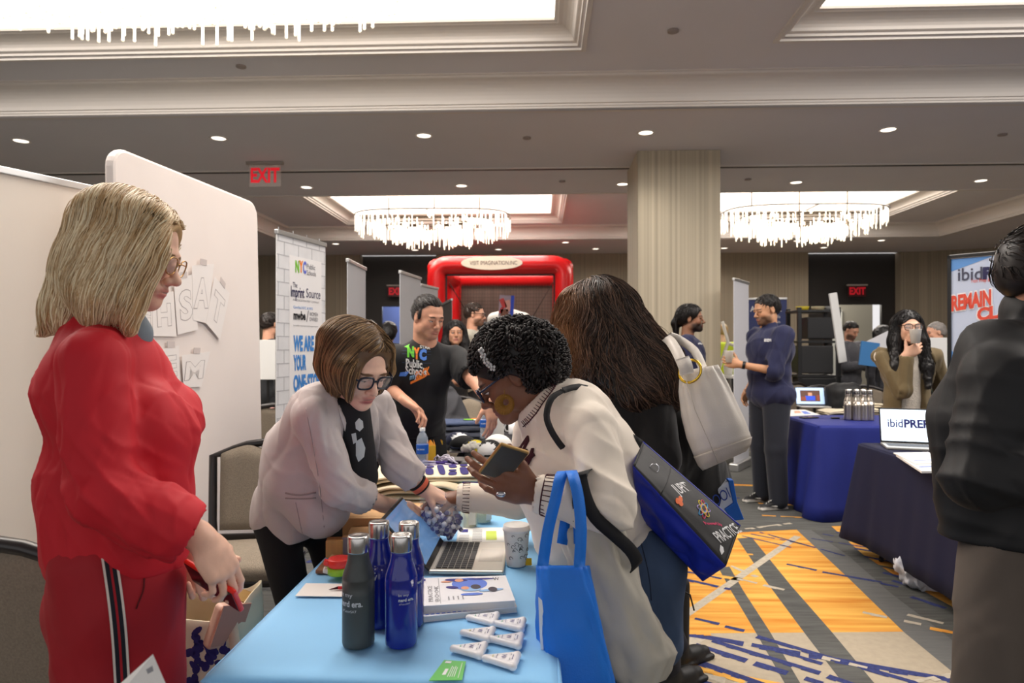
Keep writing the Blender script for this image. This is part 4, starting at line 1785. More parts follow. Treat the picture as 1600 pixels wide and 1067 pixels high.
def drape(name, label, x0, x1, y0, y1, zb, m, amp=.02, seed=1, per=.16, flare=.04, zt=.752, hem=None, wr=.0):
    rg = random.Random(seed)
    r = .03
    loop = []
    seg = .025
    for (ax, ay, bx, by, cx_, cy_, a0) in ((x0 + r, y0, x1 - r, y0, x1 - r, y0 + r, -PI / 2), (x1, y0 + r, x1, y1 - r, x1 - r, y1 - r, 0),
                                           (x1 - r, y1, x0 + r, y1, x0 + r, y1 - r, PI / 2), (x0, y1 - r, x0, y0 + r, x0 + r, y0 + r, PI)):
        L = math.hypot(bx - ax, by - ay)
        k = max(2, int(L / seg))
        for i in range(k):
            f = i / k
            edge = min(f, 1 - f) * L
            nx, ny = math.cos(a0), math.sin(a0)
            loop.append((ax + (bx - ax) * f, ay + (by - ay) * f, nx, ny, edge))
        for i in range(5):
            a = a0 + PI / 2 * i / 5
            loop.append((cx_ + r * math.cos(a), cy_ + r * math.sin(a), math.cos(a), math.sin(a), 0))
    n = len(loop)
    ph = [rg.uniform(0, 6.28) for _ in range(4)]
    mb = MB()
    # top surface as a grid with faint wrinkles
    nu, nv = int((x1 - x0) / .02) + 1, int((y1 - y0) / .02) + 1

    def top(u, v):
        x, y = x0 + (x1 - x0) * u, y0 + (y1 - y0) * v
        e = min(u, 1 - u) * (x1 - x0)
        e = min(e, min(v, 1 - v) * (y1 - y0))
        z = zt + wr * noise.noise(Vector((x * 2.2, y * 6 + x * 3, seed))) * min(1, e / .05)
        return (x, y, z - (.008 * (1 - min(1, e / .012))))
    mb.grid(top, nu, nv)
    lv = [0, .012, .05, .12, .22, .34, .46, .58, .7, .85, 1]
    b = len(mb.v)
    H = zt - zb
    for li, q in enumerate(lv):
        for i, (x, y, nx, ny, e) in enumerate(loop):
            s_ = i * seg
            w = sum(math.sin(2 * PI * s_ / per / (1 + .37 * k_) + ph[k_] + q * .6) for k_ in range(3)) / 3
            co = math.exp(-e / .10)
            o = (flare * q + amp * w * min(1, q * 2) + co * .07 * q) + (.004 if 0 < q else 0)
            zz = zt - .008 - H * q - (.003 if q else 0)
            if q == 1 and hem:
                zz += hem(x, y)
            mb.v.append((x + nx * o, y + ny * o, max(zz, .004)))
    for li in range(len(lv) - 1):
        for i in range(n):
            j = (i + 1) % n
            mb.f.append((b + li * n + i, b + (li + 1) * n + i, b + (li + 1) * n + j, b + li * n + j)[::-1])
            mb.m.append(0)
    o = mb.build(name, [m], None, False, True)
    md = o.modifiers.new('solid', 'SOLIDIFY')
    md.thickness = .0015
    md.offset = -1
    return tag(o, label, 'tablecloth')


CLB = mat('tablecloth_light_blue', (140, 202, 248), .7, var=.03, vs=3, bump=.06, bs=900, sheen=.1)
CLN = mat('tablecloth_navy', (17, 20, 52), .85, var=.08, vs=2, bump=.1, bs=700)
CLR = mat('tablecloth_royal', (22, 36, 122), .75, var=.08, vs=2, bump=.1, bs=700)
CLP = mat('tablecloth_purple', (62, 36, 112), .8, var=.05, vs=3, bump=.1, bs=700)
TX0, TX1, TY0, TY1 = -.665, .035, 1.31, 3.12
table('folding table hidden under the light blue cloth in the foreground', TX0 + .01, TX1 - .01, TY0 + .01, TY1 - .01)
drape('tablecloth', 'light blue cloth over the foreground table holding the bottles and laptop', TX0, TX1, TY0, TY1, .03, CLB, wr=.0035, seed=4, amp=.012)
table('folding table under the purple cloth behind the blue one', -.90, .08, 3.47, 3.90)
drape('tablecloth', 'purple cloth on the table with water bottles and caps', -.91, .09, 3.46, 3.91, .03, CLP, seed=6, flare=.01)
table('folding table under the black cloth, behind the purple one', -.49, .45, 4.09, 5.12)
drape('tablecloth', 'black cloth on the back table with the folded shirts and mug', -.50, .46, 4.08, 5.13, .03, mat('tablecloth_black', (26, 26, 32), .8), seed=9, flare=.01)
table('folding table under the dark navy cloth with the glowing ibidPREP laptop', 2.13, 2.62, 3.0, 4.66)
drape('tablecloth', 'dark navy cloth under the glowing laptop, right of the walkway', 2.12, 2.63, 2.99, 4.67, .13, CLN, amp=.008, flare=.05, seed=12)
table('folding table under the royal blue cloth with the steel bottles', 2.27, 4.0, 5.66, 6.5)
drape('tablecloth', 'royal blue cloth with hanging folds under the cluster of steel bottles', 2.25, 4.02, 5.64, 6.52, .015, CLR, amp=.03, flare=.06, per=.22, seed=15)

# ---------------------------------------------------------------- banquet chairs
CHB = mat('chair_dark_frame', (32, 27, 26), .35, coat=.2)
CHF_ = mat('chair_taupe_fabric', (140, 128, 112), .9, var=.14, vs=160, bump=.3, bs=350)


def make_chair(label, loc, rot):
    """faces +Y locally"""
    t = empty('banquet_chair', label, 'chair', loc, rot)
    yb = lambda z: -.20 - .10 * max(0, (z - .45) / .5)
    P = [(-.185, -.17, .0), (-.19, -.19, .45)] + [(-.205 - .025 * k, yb(.45 + k * .43), .45 + k * .43) for k in (.33, .66, 1)]
    top = [(-.20 + .40 * k, yb(.93) - .02 * math.sin(PI * k), .885 + .055 * math.sin(PI * k)) for k in (.04, .15, .3, .5, .7, .85, .96)]
    Q = [(-x, y, z) for x, y, z in P][::-1]
    mb = MB()
    mb.tube(P + top + Q, .019, 8)
    mb.build('back_frame', [CHB], t, smooth=True)
    mb = MB()

    def backf(side):
        def fn(u, v):
            z = .55 + .345 * v
            hw = .178 + .018 * v
            x = (u - .5) * 2 * hw
            e = min(min(u, 1 - u) * 2 * hw, min(v, 1 - v) * .345)
            th = .006 + .022 * min(1, e / .03) ** .5
            zz = z + (.045 * math.sin(PI * u) - (.03 * math.exp(-((u - .5) / .12) ** 2))) * v * v
            return (x, yb(z) - .012 * math.sin(PI * u) * v + side * th, zz)
        return fn
    mb.grid(backf(1), 24, 18)
    mb.grid(backf(-1), 24, 18)
    mb.build('backrest', [CHF_], t, smooth=True)
    mb = MB()
    mb.box((0, .02, .445), (.43, .42, .03))
    mb.build('seat_frame', [CHB], t, bevel=.01)
    s = S()
    s.box((0, .025, .485), (.45, .44, .065), None, .03, .01)
    s.ell((0, .03, .50), (.20, .19, .035), None, .04)
    V, Fq = s.mesh(.012)
    mesh_obj('seat', V, Fq, CHF_, t)
    for x in (-.185, .185):
        mb = MB()
        mb.tube([(x, .19, .44), (x * 1.06, .215, .0)], [.019, .014], 8)
        mb.build('leg', [CHB], t, smooth=True)
        mb = MB()
        mb.tube([(x, -.18, .44), (x * 1.05, -.235, .0)], [.019, .014], 8)
        mb.build('leg', [CHB], t, smooth=True)
    mb = MB()
    mb.box((0, -.21, .52), (.36, .022, .03))
    mb.build('rail', [CHB], t, bevel=.004)
    return t


ch0 = make_chair('taupe banquet chair at the left edge behind the blonde woman', (-1.26, 1.86, 0), math.radians(-4))
dup(ch0, (-1.27, 2.90, 0), math.radians(188), 'taupe banquet chair facing us beside the woman in the blazer')
_g = 'grey chairs between the far tables'
for (px, d, r, lb) in ((1256, 8.1, 10, 'grey-backed chair behind the small laptop on the royal blue table'),
                       (1343, 8.1, -15, 'grey-backed chair left of the woman in the olive jacket, farther back'),
                       (1212, 8.7, 30, 'grey-backed chair half hidden behind the man in navy pullover'),
                       (1385, 9.8, 20, 'grey chair back far behind the woman in the olive jacket')):
    g = W(px, 540, d)
    dup(ch0, (g.x, g.y, 0), math.radians(r), lb, _g)
# ================================================================ people in the foreground
FAST = False
HQ = 1.0


def mkJ(H, f, head, hd, neck, chest, pelvis, shL, shR, elL, elR, wrL, wrR, legs=None, ff=None, stance_w=.10, hup=(0, 0, 1)):
    """joints from layout points; f = facing (right, away)"""
    fv = (CR * f[0] + CF * f[1])
    fv.z = 0
    fv.normalize()
    J = dict(H=H, lat=Vector((-fv.y, fv.x, 0)), ff=ff or fv, head=head, hR=frame(hd, hup), neck=neck, chest=chest, pelvis=pelvis,
             shL=shL, shR=shR, elL=elL, elR=elR, wrL=wrL, wrR=wrR)
    b = Vector((pelvis.x, pelvis.y, 0))
    J['base'] = b
    for q, n in ((1, 'L'), (-1, 'R')):
        J['hip' + n] = pelvis + J['lat'] * q * .052 * H - Vector((0, 0, .02))
        an = b + J['lat'] * q * stance_w + Vector((0, 0, .075))
        if legs:
            an = legs[n]
        J['an' + n] = an
        J['kn' + n] = ik(J['hip' + n], an, .242 * H, .235 * H, fv)
    return J


def path_on(bvh, pts, n, mb, r=.002, off=.003, maxd=.4, m=0, closed=False, sides=5):
    P = []
    n = Vector(n).normalized()
    for p in pts:
        h, nn, i, d = bvh.ray_cast(Vector(p) + n * maxd, -n, maxd * 2)
        if h is not None:
            P.append(h + nn * off)
    if len(P) > 1:
        mb.tube(P, r, sides, m)
    return P


def bvh_of(o):
    me = o.data
    M = wm(o)
    return BVHTree.FromPolygons([M @ v.co for v in me.vertices], [tuple(p.vertices) for p in me.polygons])


def toward(p):
    return (C0 - Vector(p)).normalized()


# ---------------------------------------------------------------- 1: blonde woman in the red suit
SK1 = (232, 186, 162)
J = mkJ(1.72, (1, .05), W(204, 390, 1.50), D(.93, -.33, .13), W(166, 508, 1.50), W(180, 640, 1.50), W(184, 850, 1.50),
        W(178, 560, 1.66), W(146, 566, 1.35), W(205, 765, 1.66), W(160, 772, 1.30), W(300, 862, 1.56), W(318, 844, 1.37))
root = person('person', 'woman with blonde hair in a red suit looking down at the red phone she holds', J)
body, P = body_mesh(J, root, SK1, hres=.003, ares=.003, hand={
    'R': dict(z=.90, f=D(.46, -.87, .12), n=D(-.75, -.45, .55), curl=[.45, .5, .6, .7], thumb=(.8, .5, .3)),
    'L': dict(z=.92, f=D(.45, -.86, -.20), n=D(.35, .30, -.90), curl=[1.0, 1.05, 1.1, 1.1], thumb=(.55, .75, .5), tcurl=.1)},
    nr=.046, headkw=dict(lips=(196, 108, 104), nose=1.02, jaw=.95), paint=dict(brow=(120, 92, 62)))
eyes(P, J['hR'], 1, root, .7)
glasses(P, J['hR'], 1, root, (190, 150, 95), .0016, metal=.9, x=.105, zc=-.004, h=.019)
RED1 = (196, 22, 38)
s = S()
torso(s, J, .95, .94, bust=.03, off=.004)
s.ell(W(156, 610, 1.50), (.105, .145, .13), None, .08)
s.ell(W(226, 690, 1.46), (.100, .13, .10), None, .08)
s.ell(W(214, 780, 1.47), (.108, .14, .14), None, .08)
s.ell(W(146, 770, 1.50), (.088, .14, .16), None, .08)
s.rc(W(160, 855, 1.5), W(216, 855, 1.47), .108, .108, .06)
s.rc(W(180, 505, 1.5), W(160, 540, 1.5), .068, .085, .03)
c = W(180, 884, 1.5)
s.box(c - Vector((0, 0, .20)), (.9, .9, .40), rotm(0, -.05, 0), .002, .004, None, True)
for n in 'RL':
    e, d, re = sleeve(s, J, n, 1.70, (.064, .061, .054), cuff=1.08)
    if n == 'R':
        s.rc(e - d * .040, e + d * .004, re * 1.13, re * 1.10, .003)   # turned-back cuff
s.rc(W(188, 770, 1.32), W(215, 800, 1.32), .055, .055, .03)
# collar opening at the neck
s.rc(W(205, 492, 1.5), W(180, 480, 1.5), .055, .06, .006, None, True)
cr = folds(.0032, 12, 3, (1, 1, .5), [(J['elR'], .12, .0055, (.8, .1, .6), 150), (J['elR'].lerp(J['wrR'], .5), .08, .003, (.6, 0, .8), 170),
                                      (W(165, 640, 1.3), .10, .003, (.9, 0, -.4), 110), (W(265, 720, 1.4), .12, .0035, (.9, 0, .25), 90)])
REDM = mat('red_crepe', (196, 22, 38), .7, vcol=True, var=.03, vs=25, bump=.06, bs=900)
finish_sleeves(s)
V, Q = s.mesh(.006, cr)
jk = mesh_obj('jacket', V, Q, REDM, root, True, col=s.colors(V, RED1))
s = S()
trousers(s, J, (.092, .082, .080), off=-.008, end=.95)
s.ell(W(156, 930, 1.52), (.090, .14, .11), None, .07)
s.ell(W(210, 930, 1.48), (.085, .14, .13), None, .07)
s.rc(W(232, 900, 1.46), W(228, 1080, 1.46), .075, .075, .05)
V, Q = s.mesh(.009, folds(.003, 9, 5, (1, 1, .3)))
tr = mesh_obj('trousers', V, Q, REDM, root, True, col=s.colors(V, (160, 16, 30)))
bv = bvh_of(tr)
mb = MB()
bands = [(0, 4, 0), (4, 11, 1), (11, 15, 2), (15, 22, 1), (22, 26, 0)]
for a, b, m in bands:
    for k in range(26):
        y0, y1 = 872 + k * 14, 886 + k * 14
        f0, f1 = (y0 - 872) / 190, (y1 - 872) / 190
        sx = lambda y: 158 + 20 * (y - 872) / 190 + 3 * math.sin((y - 872) / 60)
        mb.poly([W(sx(y0) + a, y0, 1.34), W(sx(y0) + b, y0, 1.34), W(sx(y1) + b, y1, 1.34), W(sx(y1) + a, y1, 1.34)], m)
mb = project(mb, bv, toward(W(170, 960, 1.4)), .25, .0025)
mb.build('side_stripe', [mat('stripe_cream', (225, 215, 205), .8), mat('stripe_black', (22, 22, 34), .8), mat('stripe_red', (170, 22, 36), .8)], root, True, True)
mb = MB()
path_on(bv, [W(232 - 2 * math.sin(k) - k * 2.2, 880 + k * 9, 1.34) for k in range(9)], toward(W(220, 920, 1.4)), mb, .0016, .001)
mb.build('pocket_seam', [mat('seam_dark_red', (90, 8, 16), .8)], root, True, True)
for n in 'LR':
    shoe(J, n, root, (30, 26, 28), (30, 26, 28))
# inner top
s = S()
s.rc(W(186, 492, 1.5), W(200, 522, 1.5), .044, .050, .03)
V, Q = s.mesh(.006)
mesh_obj('top', V, Q, mat('grey_blue_knit', (120, 132, 142), .8, var=.1), root, True)
# hair
hs = S()
A_ = np.array(J['hR'])
hs.ell(P(-.012, 0, .045), (.104, .088, .082), A_, .03)
hs.chain([W(176, 358, 1.50), W(152, 420, 1.5), W(112, 480, 1.5), W(66, 516, 1.5)], [.086, .076, .050, .010], .05)
hs.chain([W(222, 345, 1.445), W(212, 405, 1.43), W(188, 465, 1.42), W(206, 515, 1.42)], [.042, .044, .040, .010], .05)
hs.chain([W(172, 400, 1.45), W(160, 450, 1.44), W(158, 490, 1.43)], [.066, .056, .030], .05)
hs.chain([W(215, 350, 1.56), W(200, 420, 1.58), W(195, 505, 1.58)], [.05, .05, .02], .05)
hs.rc(W(238, 345, 1.44), W(244, 388, 1.44), .028, .020, .03)
hs.ell(P(.118, .0, -.012), (.070, .064, .104), A_, .010, None, True)
hs.rc(P(.06, -.070, .03), P(.035, -.078, -.05), .024, .018, .03)
hb, hc = (188, 150, 102), (255, 240, 204)
V, Q = hs.mesh(.005)
C = np.repeat(np.array([lin((196, 162, 116))]), len(V), 0)
part = np.array(W(206, 300, 1.46))
g = np.random.default_rng(5)
rt = []
while len(rt) < 2300:
    p = np.array(P(g.uniform(-.11, .10), g.uniform(-.09, .09), .14 + g.uniform(-.16, .0)))
    rt.append(p)
for _ in range(700):
    rt.append(np.array(W(g.uniform(90, 200), g.uniform(340, 440), g.uniform(1.36, 1.46))))
pv = np.array(D(0, 0, 1))


def flow(X, t):
    Y = (X - P(0, .012, 0)) @ A_
    h = np.clip((Y[:, 2] - .01) / .09, 0, 1)[:, None]
    sd = np.tanh(Y[:, 1] / .01)[:, None] * A_[:, 1]
    return np.array([0, 0, -1.]) + sd * (1.5 * h) - A_[:, 0] * (.10 + .30 * (1 - h))


SV, SQ, SC_ = strands(hs, rt, flow, n=26, step=.0115, r=.0011, wob=.0022, col=(hb, hc), lift=.0035, seed=3, kill=face_kill(P, J['hR'], 1, .052, .090, .052, slope=.10), wave=(.008, 7, D(1, 0, 0)))
V, Q, C = join([(V, Q, C), (SV, SQ, SC_)])
mesh_obj('hair', V, Q, HAIRM, root, True, col=C)
# phone
t = empty('phone', 'red-cased phone held edge-on by the blonde woman', 'phone', W(334, 914, 1.43))
ea = (W(372, 941, 1.40) - W(294, 890, 1.46)).normalized()
eb = toward(W(334, 914, 1.43)) + D(.0, .22, 0) * .45
eb = (eb - ea * eb.dot(ea)).normalized()
R_ = Matrix((ea, eb, ea.cross(eb))).transposed()
MB().box(W(334, 914, 1.43), (.150, .072, .011), R_).build('case', [mat('phone_case_red', (225, 40, 30), .35, emit=.0)], t, True, bevel=.004)
MB().box(W(334, 914, 1.43) + R_ @ Vector((0, 0, .006)), (.142, .064, .001), R_).build('screen', [mat('phone_glass', (30, 20, 22), .1)], t, True)

# ---------------------------------------------------------------- 2: woman in the grey-beige blazer
SK2 = (232, 190, 168)
J = mkJ(1.66, (.75, -.6), W(559, 570, 2.08), D(.66, -.46, -.60), W(545, 626, 2.14), W(517, 690, 2.21), W(466, 800, 2.38),
        W(588, 642, 2.28), W(489, 652, 2.02), W(624, 726, 2.20), W(532, 762, 2.02), W(662, 764, 2.24), W(606, 790, 2.20), stance_w=.09)
root = person('person', 'woman with brown bob and glasses in a pale grey blazer leaning over the table', J)
body, P = body_mesh(J, root, SK2, hres=.003, ares=.003, hand={
    'R': dict(z=.9, f=D(.93, -.12, .30), n=D(-.1, -.95, .0), curl=[.5, .55, .6, .7], thumb=(.7, .6, .2)),
    'L': dict(z=.88, f=D(.84, -.42, .15), n=D(-.4, -.8, .1), curl=[.6, .65, .7, .7], thumb=(.7, .6, .4))},
    headkw=dict(lips=(176, 84, 86), jaw=1.0), paint=dict(brow=(105, 78, 55)))
eyes(P, J['hR'], 1, root, .6)
glasses(P, J['hR'], 1, root, (28, 34, 52), .0030, w=.0255, h=.0195, x=.103, zc=-.006, round_=2.2)
BLZ = (200, 190, 188)
s = S()
torso(s, J, 1.0, .90, bust=.02, off=.008)
s.chain([W(500, 640, 2.1), W(470, 705, 2.2), W(446, 775, 2.30)], [.088, .104, .100], .08)
s.rc(W(470, 745, 2.18), W(502, 795, 2.16), .108, .092, .08)
s.rc(W(432, 782, 2.35), W(458, 822, 2.30), .045, .075, .05)
s.rc(W(560, 700, 2.30), W(540, 770, 2.30), .07, .06, .06)
s.rc(W(505, 628, 2.14), W(590, 628, 2.24), .05, .045, .05)
# hem
hn = D(.18, -.98, 0)
cc = W(470, 848, 2.25)
s.box(cc + D(.22, -.97, 0) * .25, (1.2, 1.2, .50), frame(D(.97, .22, 0), (0, 0, 1)), .002, .006, None, True)
for n in 'RL':
    e, d, re = sleeve(s, J, n, 1.36, (.060, .055, .058), cuff=1.02)
# front opening
s.rc(W(548, 640, 2.02), W(568, 742, 2.04), .030, .034, .01, None, True)
s.rc(W(552, 622, 2.06), W(560, 670, 2.02), .048, .030, .01, None, True)
cr = folds(.0035, 11, 8, (1, 1, .6), [(J['elR'], .12, .005, (.6, .1, .8), 130), (J['elL'], .11, .005, (.6, .1, .8), 130), (J['shR'] + D(.03, -.08, -.1), .09, .003, (1, 0, -.2), 110),
                                      (W(500, 760, 2.1), .13, .0035, (.5, 0, .8), 80)])
finish_sleeves(s)
V, Q = s.mesh(.0065, cr)
bl = mesh_obj('blazer', V, Q, mat('blazer_twill', BLZ, .85, vcol=True, var=.02, vs=30, bump=.1, bs=1200, sheen=.1), root, True, col=s.colors(V, BLZ))
bv = bvh_of(bl)
# lapels, laid on the blazer
mb = MB()
for pts in ([(528, 604), (540, 602), (556, 640), (566, 690), (570, 735), (558, 738), (540, 680), (530, 640)],
            [(566, 612), (580, 610), (592, 640), (596, 690), (588, 740), (577, 745), (578, 690), (572, 650)]):
    mb.poly([W(x, y, 2.05) for x, y in pts])
lp = project(mb, bv, toward(W(560, 680, 2.0)), .25, .006)
lp.build('lapel', [mat('blazer_lapel', (204, 195, 193), .85, bump=.1, bs=1200)], root, True, True, solid=.004)
mb = MB()
path_on(bv, [W(446 + k * 6, 770 + 3.5 * math.sin(k / 8 * PI) - (0 if k < 5 else .8), 2.05) for k in range(9)], toward(W(470, 770, 2.1)), mb, .0028, .0015)
path_on(bv, [W(446 + k * 6, 778 + 1.5 * math.sin(k / 8 * PI), 2.05) for k in range(9)], toward(W(470, 770, 2.1)), mb, .0024, .0012)
mb.build('pocket', [mat('blazer_seam', (165, 155, 153), .85)], root, True, True)
mb = MB()
path_on(bv, [W(478 + 30 * k / 12 + 4 * math.sin(k / 4), 640 + k * 17, 2.0) for k in range(12)], toward(W(490, 740, 2.0)), mb, .0014, .0006)
path_on(bv, [W(462 + k * 1.5, 785 + k * 7, 2.05) for k in range(9)], toward(W(470, 770, 2.1)), mb, .0014, .0006)
mb.build('seams', [mat('blazer_seam', (165, 155, 153), .85)], root, True, True)
s = S()
torso(s, J, 1.0, .90, bust=.03, off=.002)
s.rc(W(550, 640, 2.10), W(566, 745, 2.12), .055, .05, .04)
V, Q = s.mesh(.009)
tp = mesh_obj('top', V, Q, mat('black_jersey', (24, 24, 28), .8, var=.1), root, True)
bt_ = bvh_of(tp)
mb = MB()
for pts in ([(555, 660), (561, 653), (567, 658), (568, 668), (562, 674), (556, 670)], [(549, 678), (556, 676), (558, 690), (552, 694)], [(556, 690), (565, 684), (571, 700), (569, 714), (560, 722), (556, 712), (561, 706)]):
    mb.poly([W(x, y, 2.05) for x, y in pts])
project(mb, bt_, toward(W(560, 680, 2.0)), .25, .003).build('shirt_print', [mat('print_lightgrey', (190, 196, 198), .7)], root, True)
s = S()
trousers(s, J, (.086, .062, .054), off=-.012)
V, Q = s.mesh(.012)
mesh_obj('trousers', V, Q, mat('black_trousers', (20, 20, 23), .85, var=.1), root, True)
for n in 'LR':
    shoe(J, n, root, (25, 22, 22), (30, 28, 28))
# wristbands
for (pt, col, rr, w_, nm) in ((.52, (232, 110, 80), .0285, .011, 'orange_watch_band'), (.36, (15, 15, 18), .0305, .0035, 'black_cord'), (.74, (15, 15, 18), .0275, .004, 'black_cord')):
    a, b = J['elL'], J['wrL']
    c = a.lerp(b, .55 + pt * .5)
    d = (b - a).normalized()
    R_ = frame(d.orthogonal(), d)
    mb = MB()
    mb.lathe([(rr, -w_), (rr + .003, -w_), (rr + .003, w_), (rr, w_)], c, 24, Matrix((d.orthogonal().normalized(), d.cross(d.orthogonal().normalized()), d)).transposed())
    mb.build(nm, [mat('band_%d' % col[0], col, .5)], root, True, True)
# hair: brown bob
hs = S()
A_ = np.array(J['hR'])
hs.ell(P(-.018, 0, .045), (.106, .090, .086), A_, .03)
hs.chain([P(-.05, -.04, .05), W(528, 570, 2.06), W(528, 606, 2.05)], [.075, .060, .028], .05)
hs.chain([P(-.02, -.05, .03), W(541, 580, 2.0), W(547, 622, 2.0)], [.050, .042, .010], .04)
hs.chain([P(-.04, .04, .04), P(-.03, .075, -.03), P(.0, .088, -.10)], [.060, .036, .014], .04)
hs.chain([P(.03, .055, .06), P(.035, .083, -.0), P(.03, .085, -.075)], [.030, .020, .010], .03)
hs.ell(P(.112, .004, -.010), (.060, .060, .102), A_, .010, None, True)
V, Q = hs.mesh(.0045)
C = np.repeat(np.array([lin((98, 74, 50))]), len(V), 0)
part = np.array(P(.03, -.02, .13))
rt = [np.array(P(g.uniform(-.12, .085), g.uniform(-.09, .09), g.uniform(.02, .14))) for _ in range(1900)]
upv = A_[:, 2]


def flow(X, t):
    Y = (X - P(0, .022, 0)) @ A_
    h = np.clip((Y[:, 2] - .01) / .09, 0, 1)[:, None]
    sd = np.tanh(Y[:, 1] / .01)[:, None] * A_[:, 1]
    return np.array([0, 0, -.7]) + sd * (1.6 * h) - upv * .55 - A_[:, 0] * .12 * h


SV, SQ, SC_ = strands(hs, rt, flow, n=20, step=.0095, r=.0011, wob=.0012, col=((74, 54, 36), (176, 142, 100)), lift=.003, seed=4, kill=face_kill(P, J['hR'], 1, .052, .086, .056))
V, Q, C = join([(V, Q, C), (SV, SQ, SC_)])
mesh_obj('hair', V, Q, HAIRM, root, True, col=C)

# ---------------------------------------------------------------- 3: woman in the cream sweatshirt
SK3 = (122, 78, 56)
J = mkJ(1.62, (-.86, -.42), W(800, 584, 1.90), D(-.80, -.52, .02), W(858, 632, 1.90), W(902, 718, 1.90), W(975, 856, 1.96),
        W(925, 672, 1.73), W(842, 655, 2.06), W(952, 792, 1.60), W(808, 780, 2.26), W(836, 770, 1.63), W(718, 777, 2.26), stance_w=.10)
root = person('person', 'woman with short curly black hair in a cream sweatshirt reaching over the blue table', J)
body, P = body_mesh(J, root, SK3, hres=.003, ares=.003, hand={
    'L': dict(f=D(-.93, .30, -.15), n=D(-.1, .30, .95), curl=[.30, .35, .40, .50], thumb=(.75, .70, .1), tcurl=.15, z=1.05),
    'R': dict(z=.86, f=D(-.95, -.05, .0), n=D(-.1, -.9, .1), curl=[.45, .5, .55, .6])},
    headkw=dict(lips=(130, 66, 60)), paint=dict(brow=(40, 28, 24)), nr=.056)
eyes(P, J['hR'], 1, root, .3)
glasses(P, J['hR'], 1, root, (34, 40, 66), .0030, x=.106, zc=-.004)
SWT = (236, 224, 208)
s = S()
torso(s, J, 1.05, 1.0, bust=.05, off=.010)
s.chain([W(896, 658, 1.86), W(918, 725, 1.84), W(925, 800, 1.86)], [.115, .135, .130], .08)
s.rc(W(862, 745, 1.85), W(892, 830, 1.86), .105, .11, .08)
s.rc(W(858, 640, 1.90), W(880, 652, 1.9), .088, .10, .04)
hem = D(-.25, -.95, 0)
s.box(W(905, 872, 1.88) + D(-.05, -1, 0) * .25, (1.2, 1.2, .5), frame(D(1, -.05, 0), (0, 0, 1)), .002, .006, None, True)
for n, en in (('L', 1.88), ('R', 1.93)):
    e, d, re = sleeve(s, J, n, en, (.070, .064, .046), cuff=1.0)
    J['cuff' + n] = (e, d, re)
s.rc(W(842, 622, 1.90), W(822, 600, 1.90), .062, .085, .006, None, True)
cr = folds(.0035, 10, 12, (1, 1, .8), [(J['elL'], .14, .007, (.5, .2, .9), 85), (J['shL'] + D(.05, -.1, -.1), .10, .004, (.9, 0, .4), 80), (W(850, 720, 1.75), .10, .004, (.3, 0, 1), 90),
                                       (J['elL'].lerp(J['wrL'], .5), .09, .004, (1, 0, .2), 110)])
finish_sleeves(s)
V, Q = s.mesh(.0065, cr)
SWM = mat('cream_fleece', SWT, .9, vcol=True, var=.02, vs=30, bump=.12, bs=700, sheen=.2)
sw = mesh_obj('sweatshirt', V, Q, SWM, root, True, col=s.colors(V, SWT))
bv = bvh_of(sw)
STI = mat('maroon_thread', (72, 30, 38), .8)
mb = MB()
for n in 'LR':
    e, d, re = J['cuff' + n]
    a = d.orthogonal().normalized()
    b = d.cross(a)
    R_ = Matrix((a, b, d)).transposed()
    mb.tube([e + d * re * .02 + (a * math.cos(2 * PI * k / 30) + b * math.sin(2 * PI * k / 30)) * (re + .001) for k in range(30)], .0022, 5, closed=True)
    for k in range(26):
        th = 2 * PI * k / 26
        o_ = (a * math.cos(th) + b * math.sin(th)) * (re + .0035)
        mb.tube([e + o_ * .98, e - d * .022 + o_ * 1.04], .0013, 4)
mb.build('cuff_stitching', [STI], root, True, True)
# neckline stitching
mb = MB()
NL = [W(868, 603, 1.9), W(862, 612, 1.85), W(850, 628, 1.8), W(838, 646, 1.78), W(826, 660, 1.76), W(816, 668, 1.76)]
NP = path_on(bv, [NL[int(i / 4)].lerp(NL[min(5, int(i / 4) + 1)], (i % 4) / 4) for i in range(21)], toward(W(845, 640, 1.8)), mb, .0018, .001)
for i in range(1, len(NP) - 1):
    d = (NP[i + 1] - NP[i - 1]).normalized()
    o_ = d.cross(toward(NP[i])).normalized()
    mb.tube([NP[i], NP[i] + o_ * .014], .0012, 4)
    mb.tube([NP[i], NP[i] - o_ * .006], .0012, 4)
mb.build('neck_stitching', [STI], root, True, True)
mb = MB()
# chenille lettering "dy" in script: hand-drawn strokes
for pts in ([(812, 716), (804, 722), (797, 716), (801, 704), (810, 702), (815, 694), (822, 684), (822, 690), (815, 704), (812, 720), (816, 722)],
            [(796, 700), (790, 712), (786, 708)],
            [(819, 704), (816, 714), (820, 719), (826, 712), (829, 703), (826, 716), (821, 727), (814, 730), (812, 726), (822, 720), (831, 712)]):
    path_on(bv, [W(x + 5, y - 2, 1.75) for x, y in pts], toward(W(812, 708, 1.75)), mb, .0050, .003)
mb.build('chenille_lettering', [mat('maroon_chenille', (74, 34, 42), .95, bump=.4, bs=400)], root, True, True)
s = S()
trousers(s, J, (.112, .082, .070), off=.003)
s.ell(W(1005, 865, 1.95), (.10, .14, .12), None, .07)
s.rc(W(1005, 880, 1.88), W(1018, 1000, 1.88), .105, .085, .05)
V, Q = s.mesh(.009, folds(.003, 9, 15, (1, 1, .5)))
jn = mesh_obj('jeans', V, Q, mat('denim', (62, 80, 108), .85, vcol=True, var=.12, vs=14, bump=.15, bs=900), root, True, col=s.colors(V, (62, 80, 108)))
bj = bvh_of(jn)
mb = MB()
path_on(bj, [W(1000 + 18 * math.sin(k / 10 * 1.5), 840 + k * 10, 1.7) for k in range(11)], toward(W(1005, 880, 1.8)), mb, .0012, .0008)
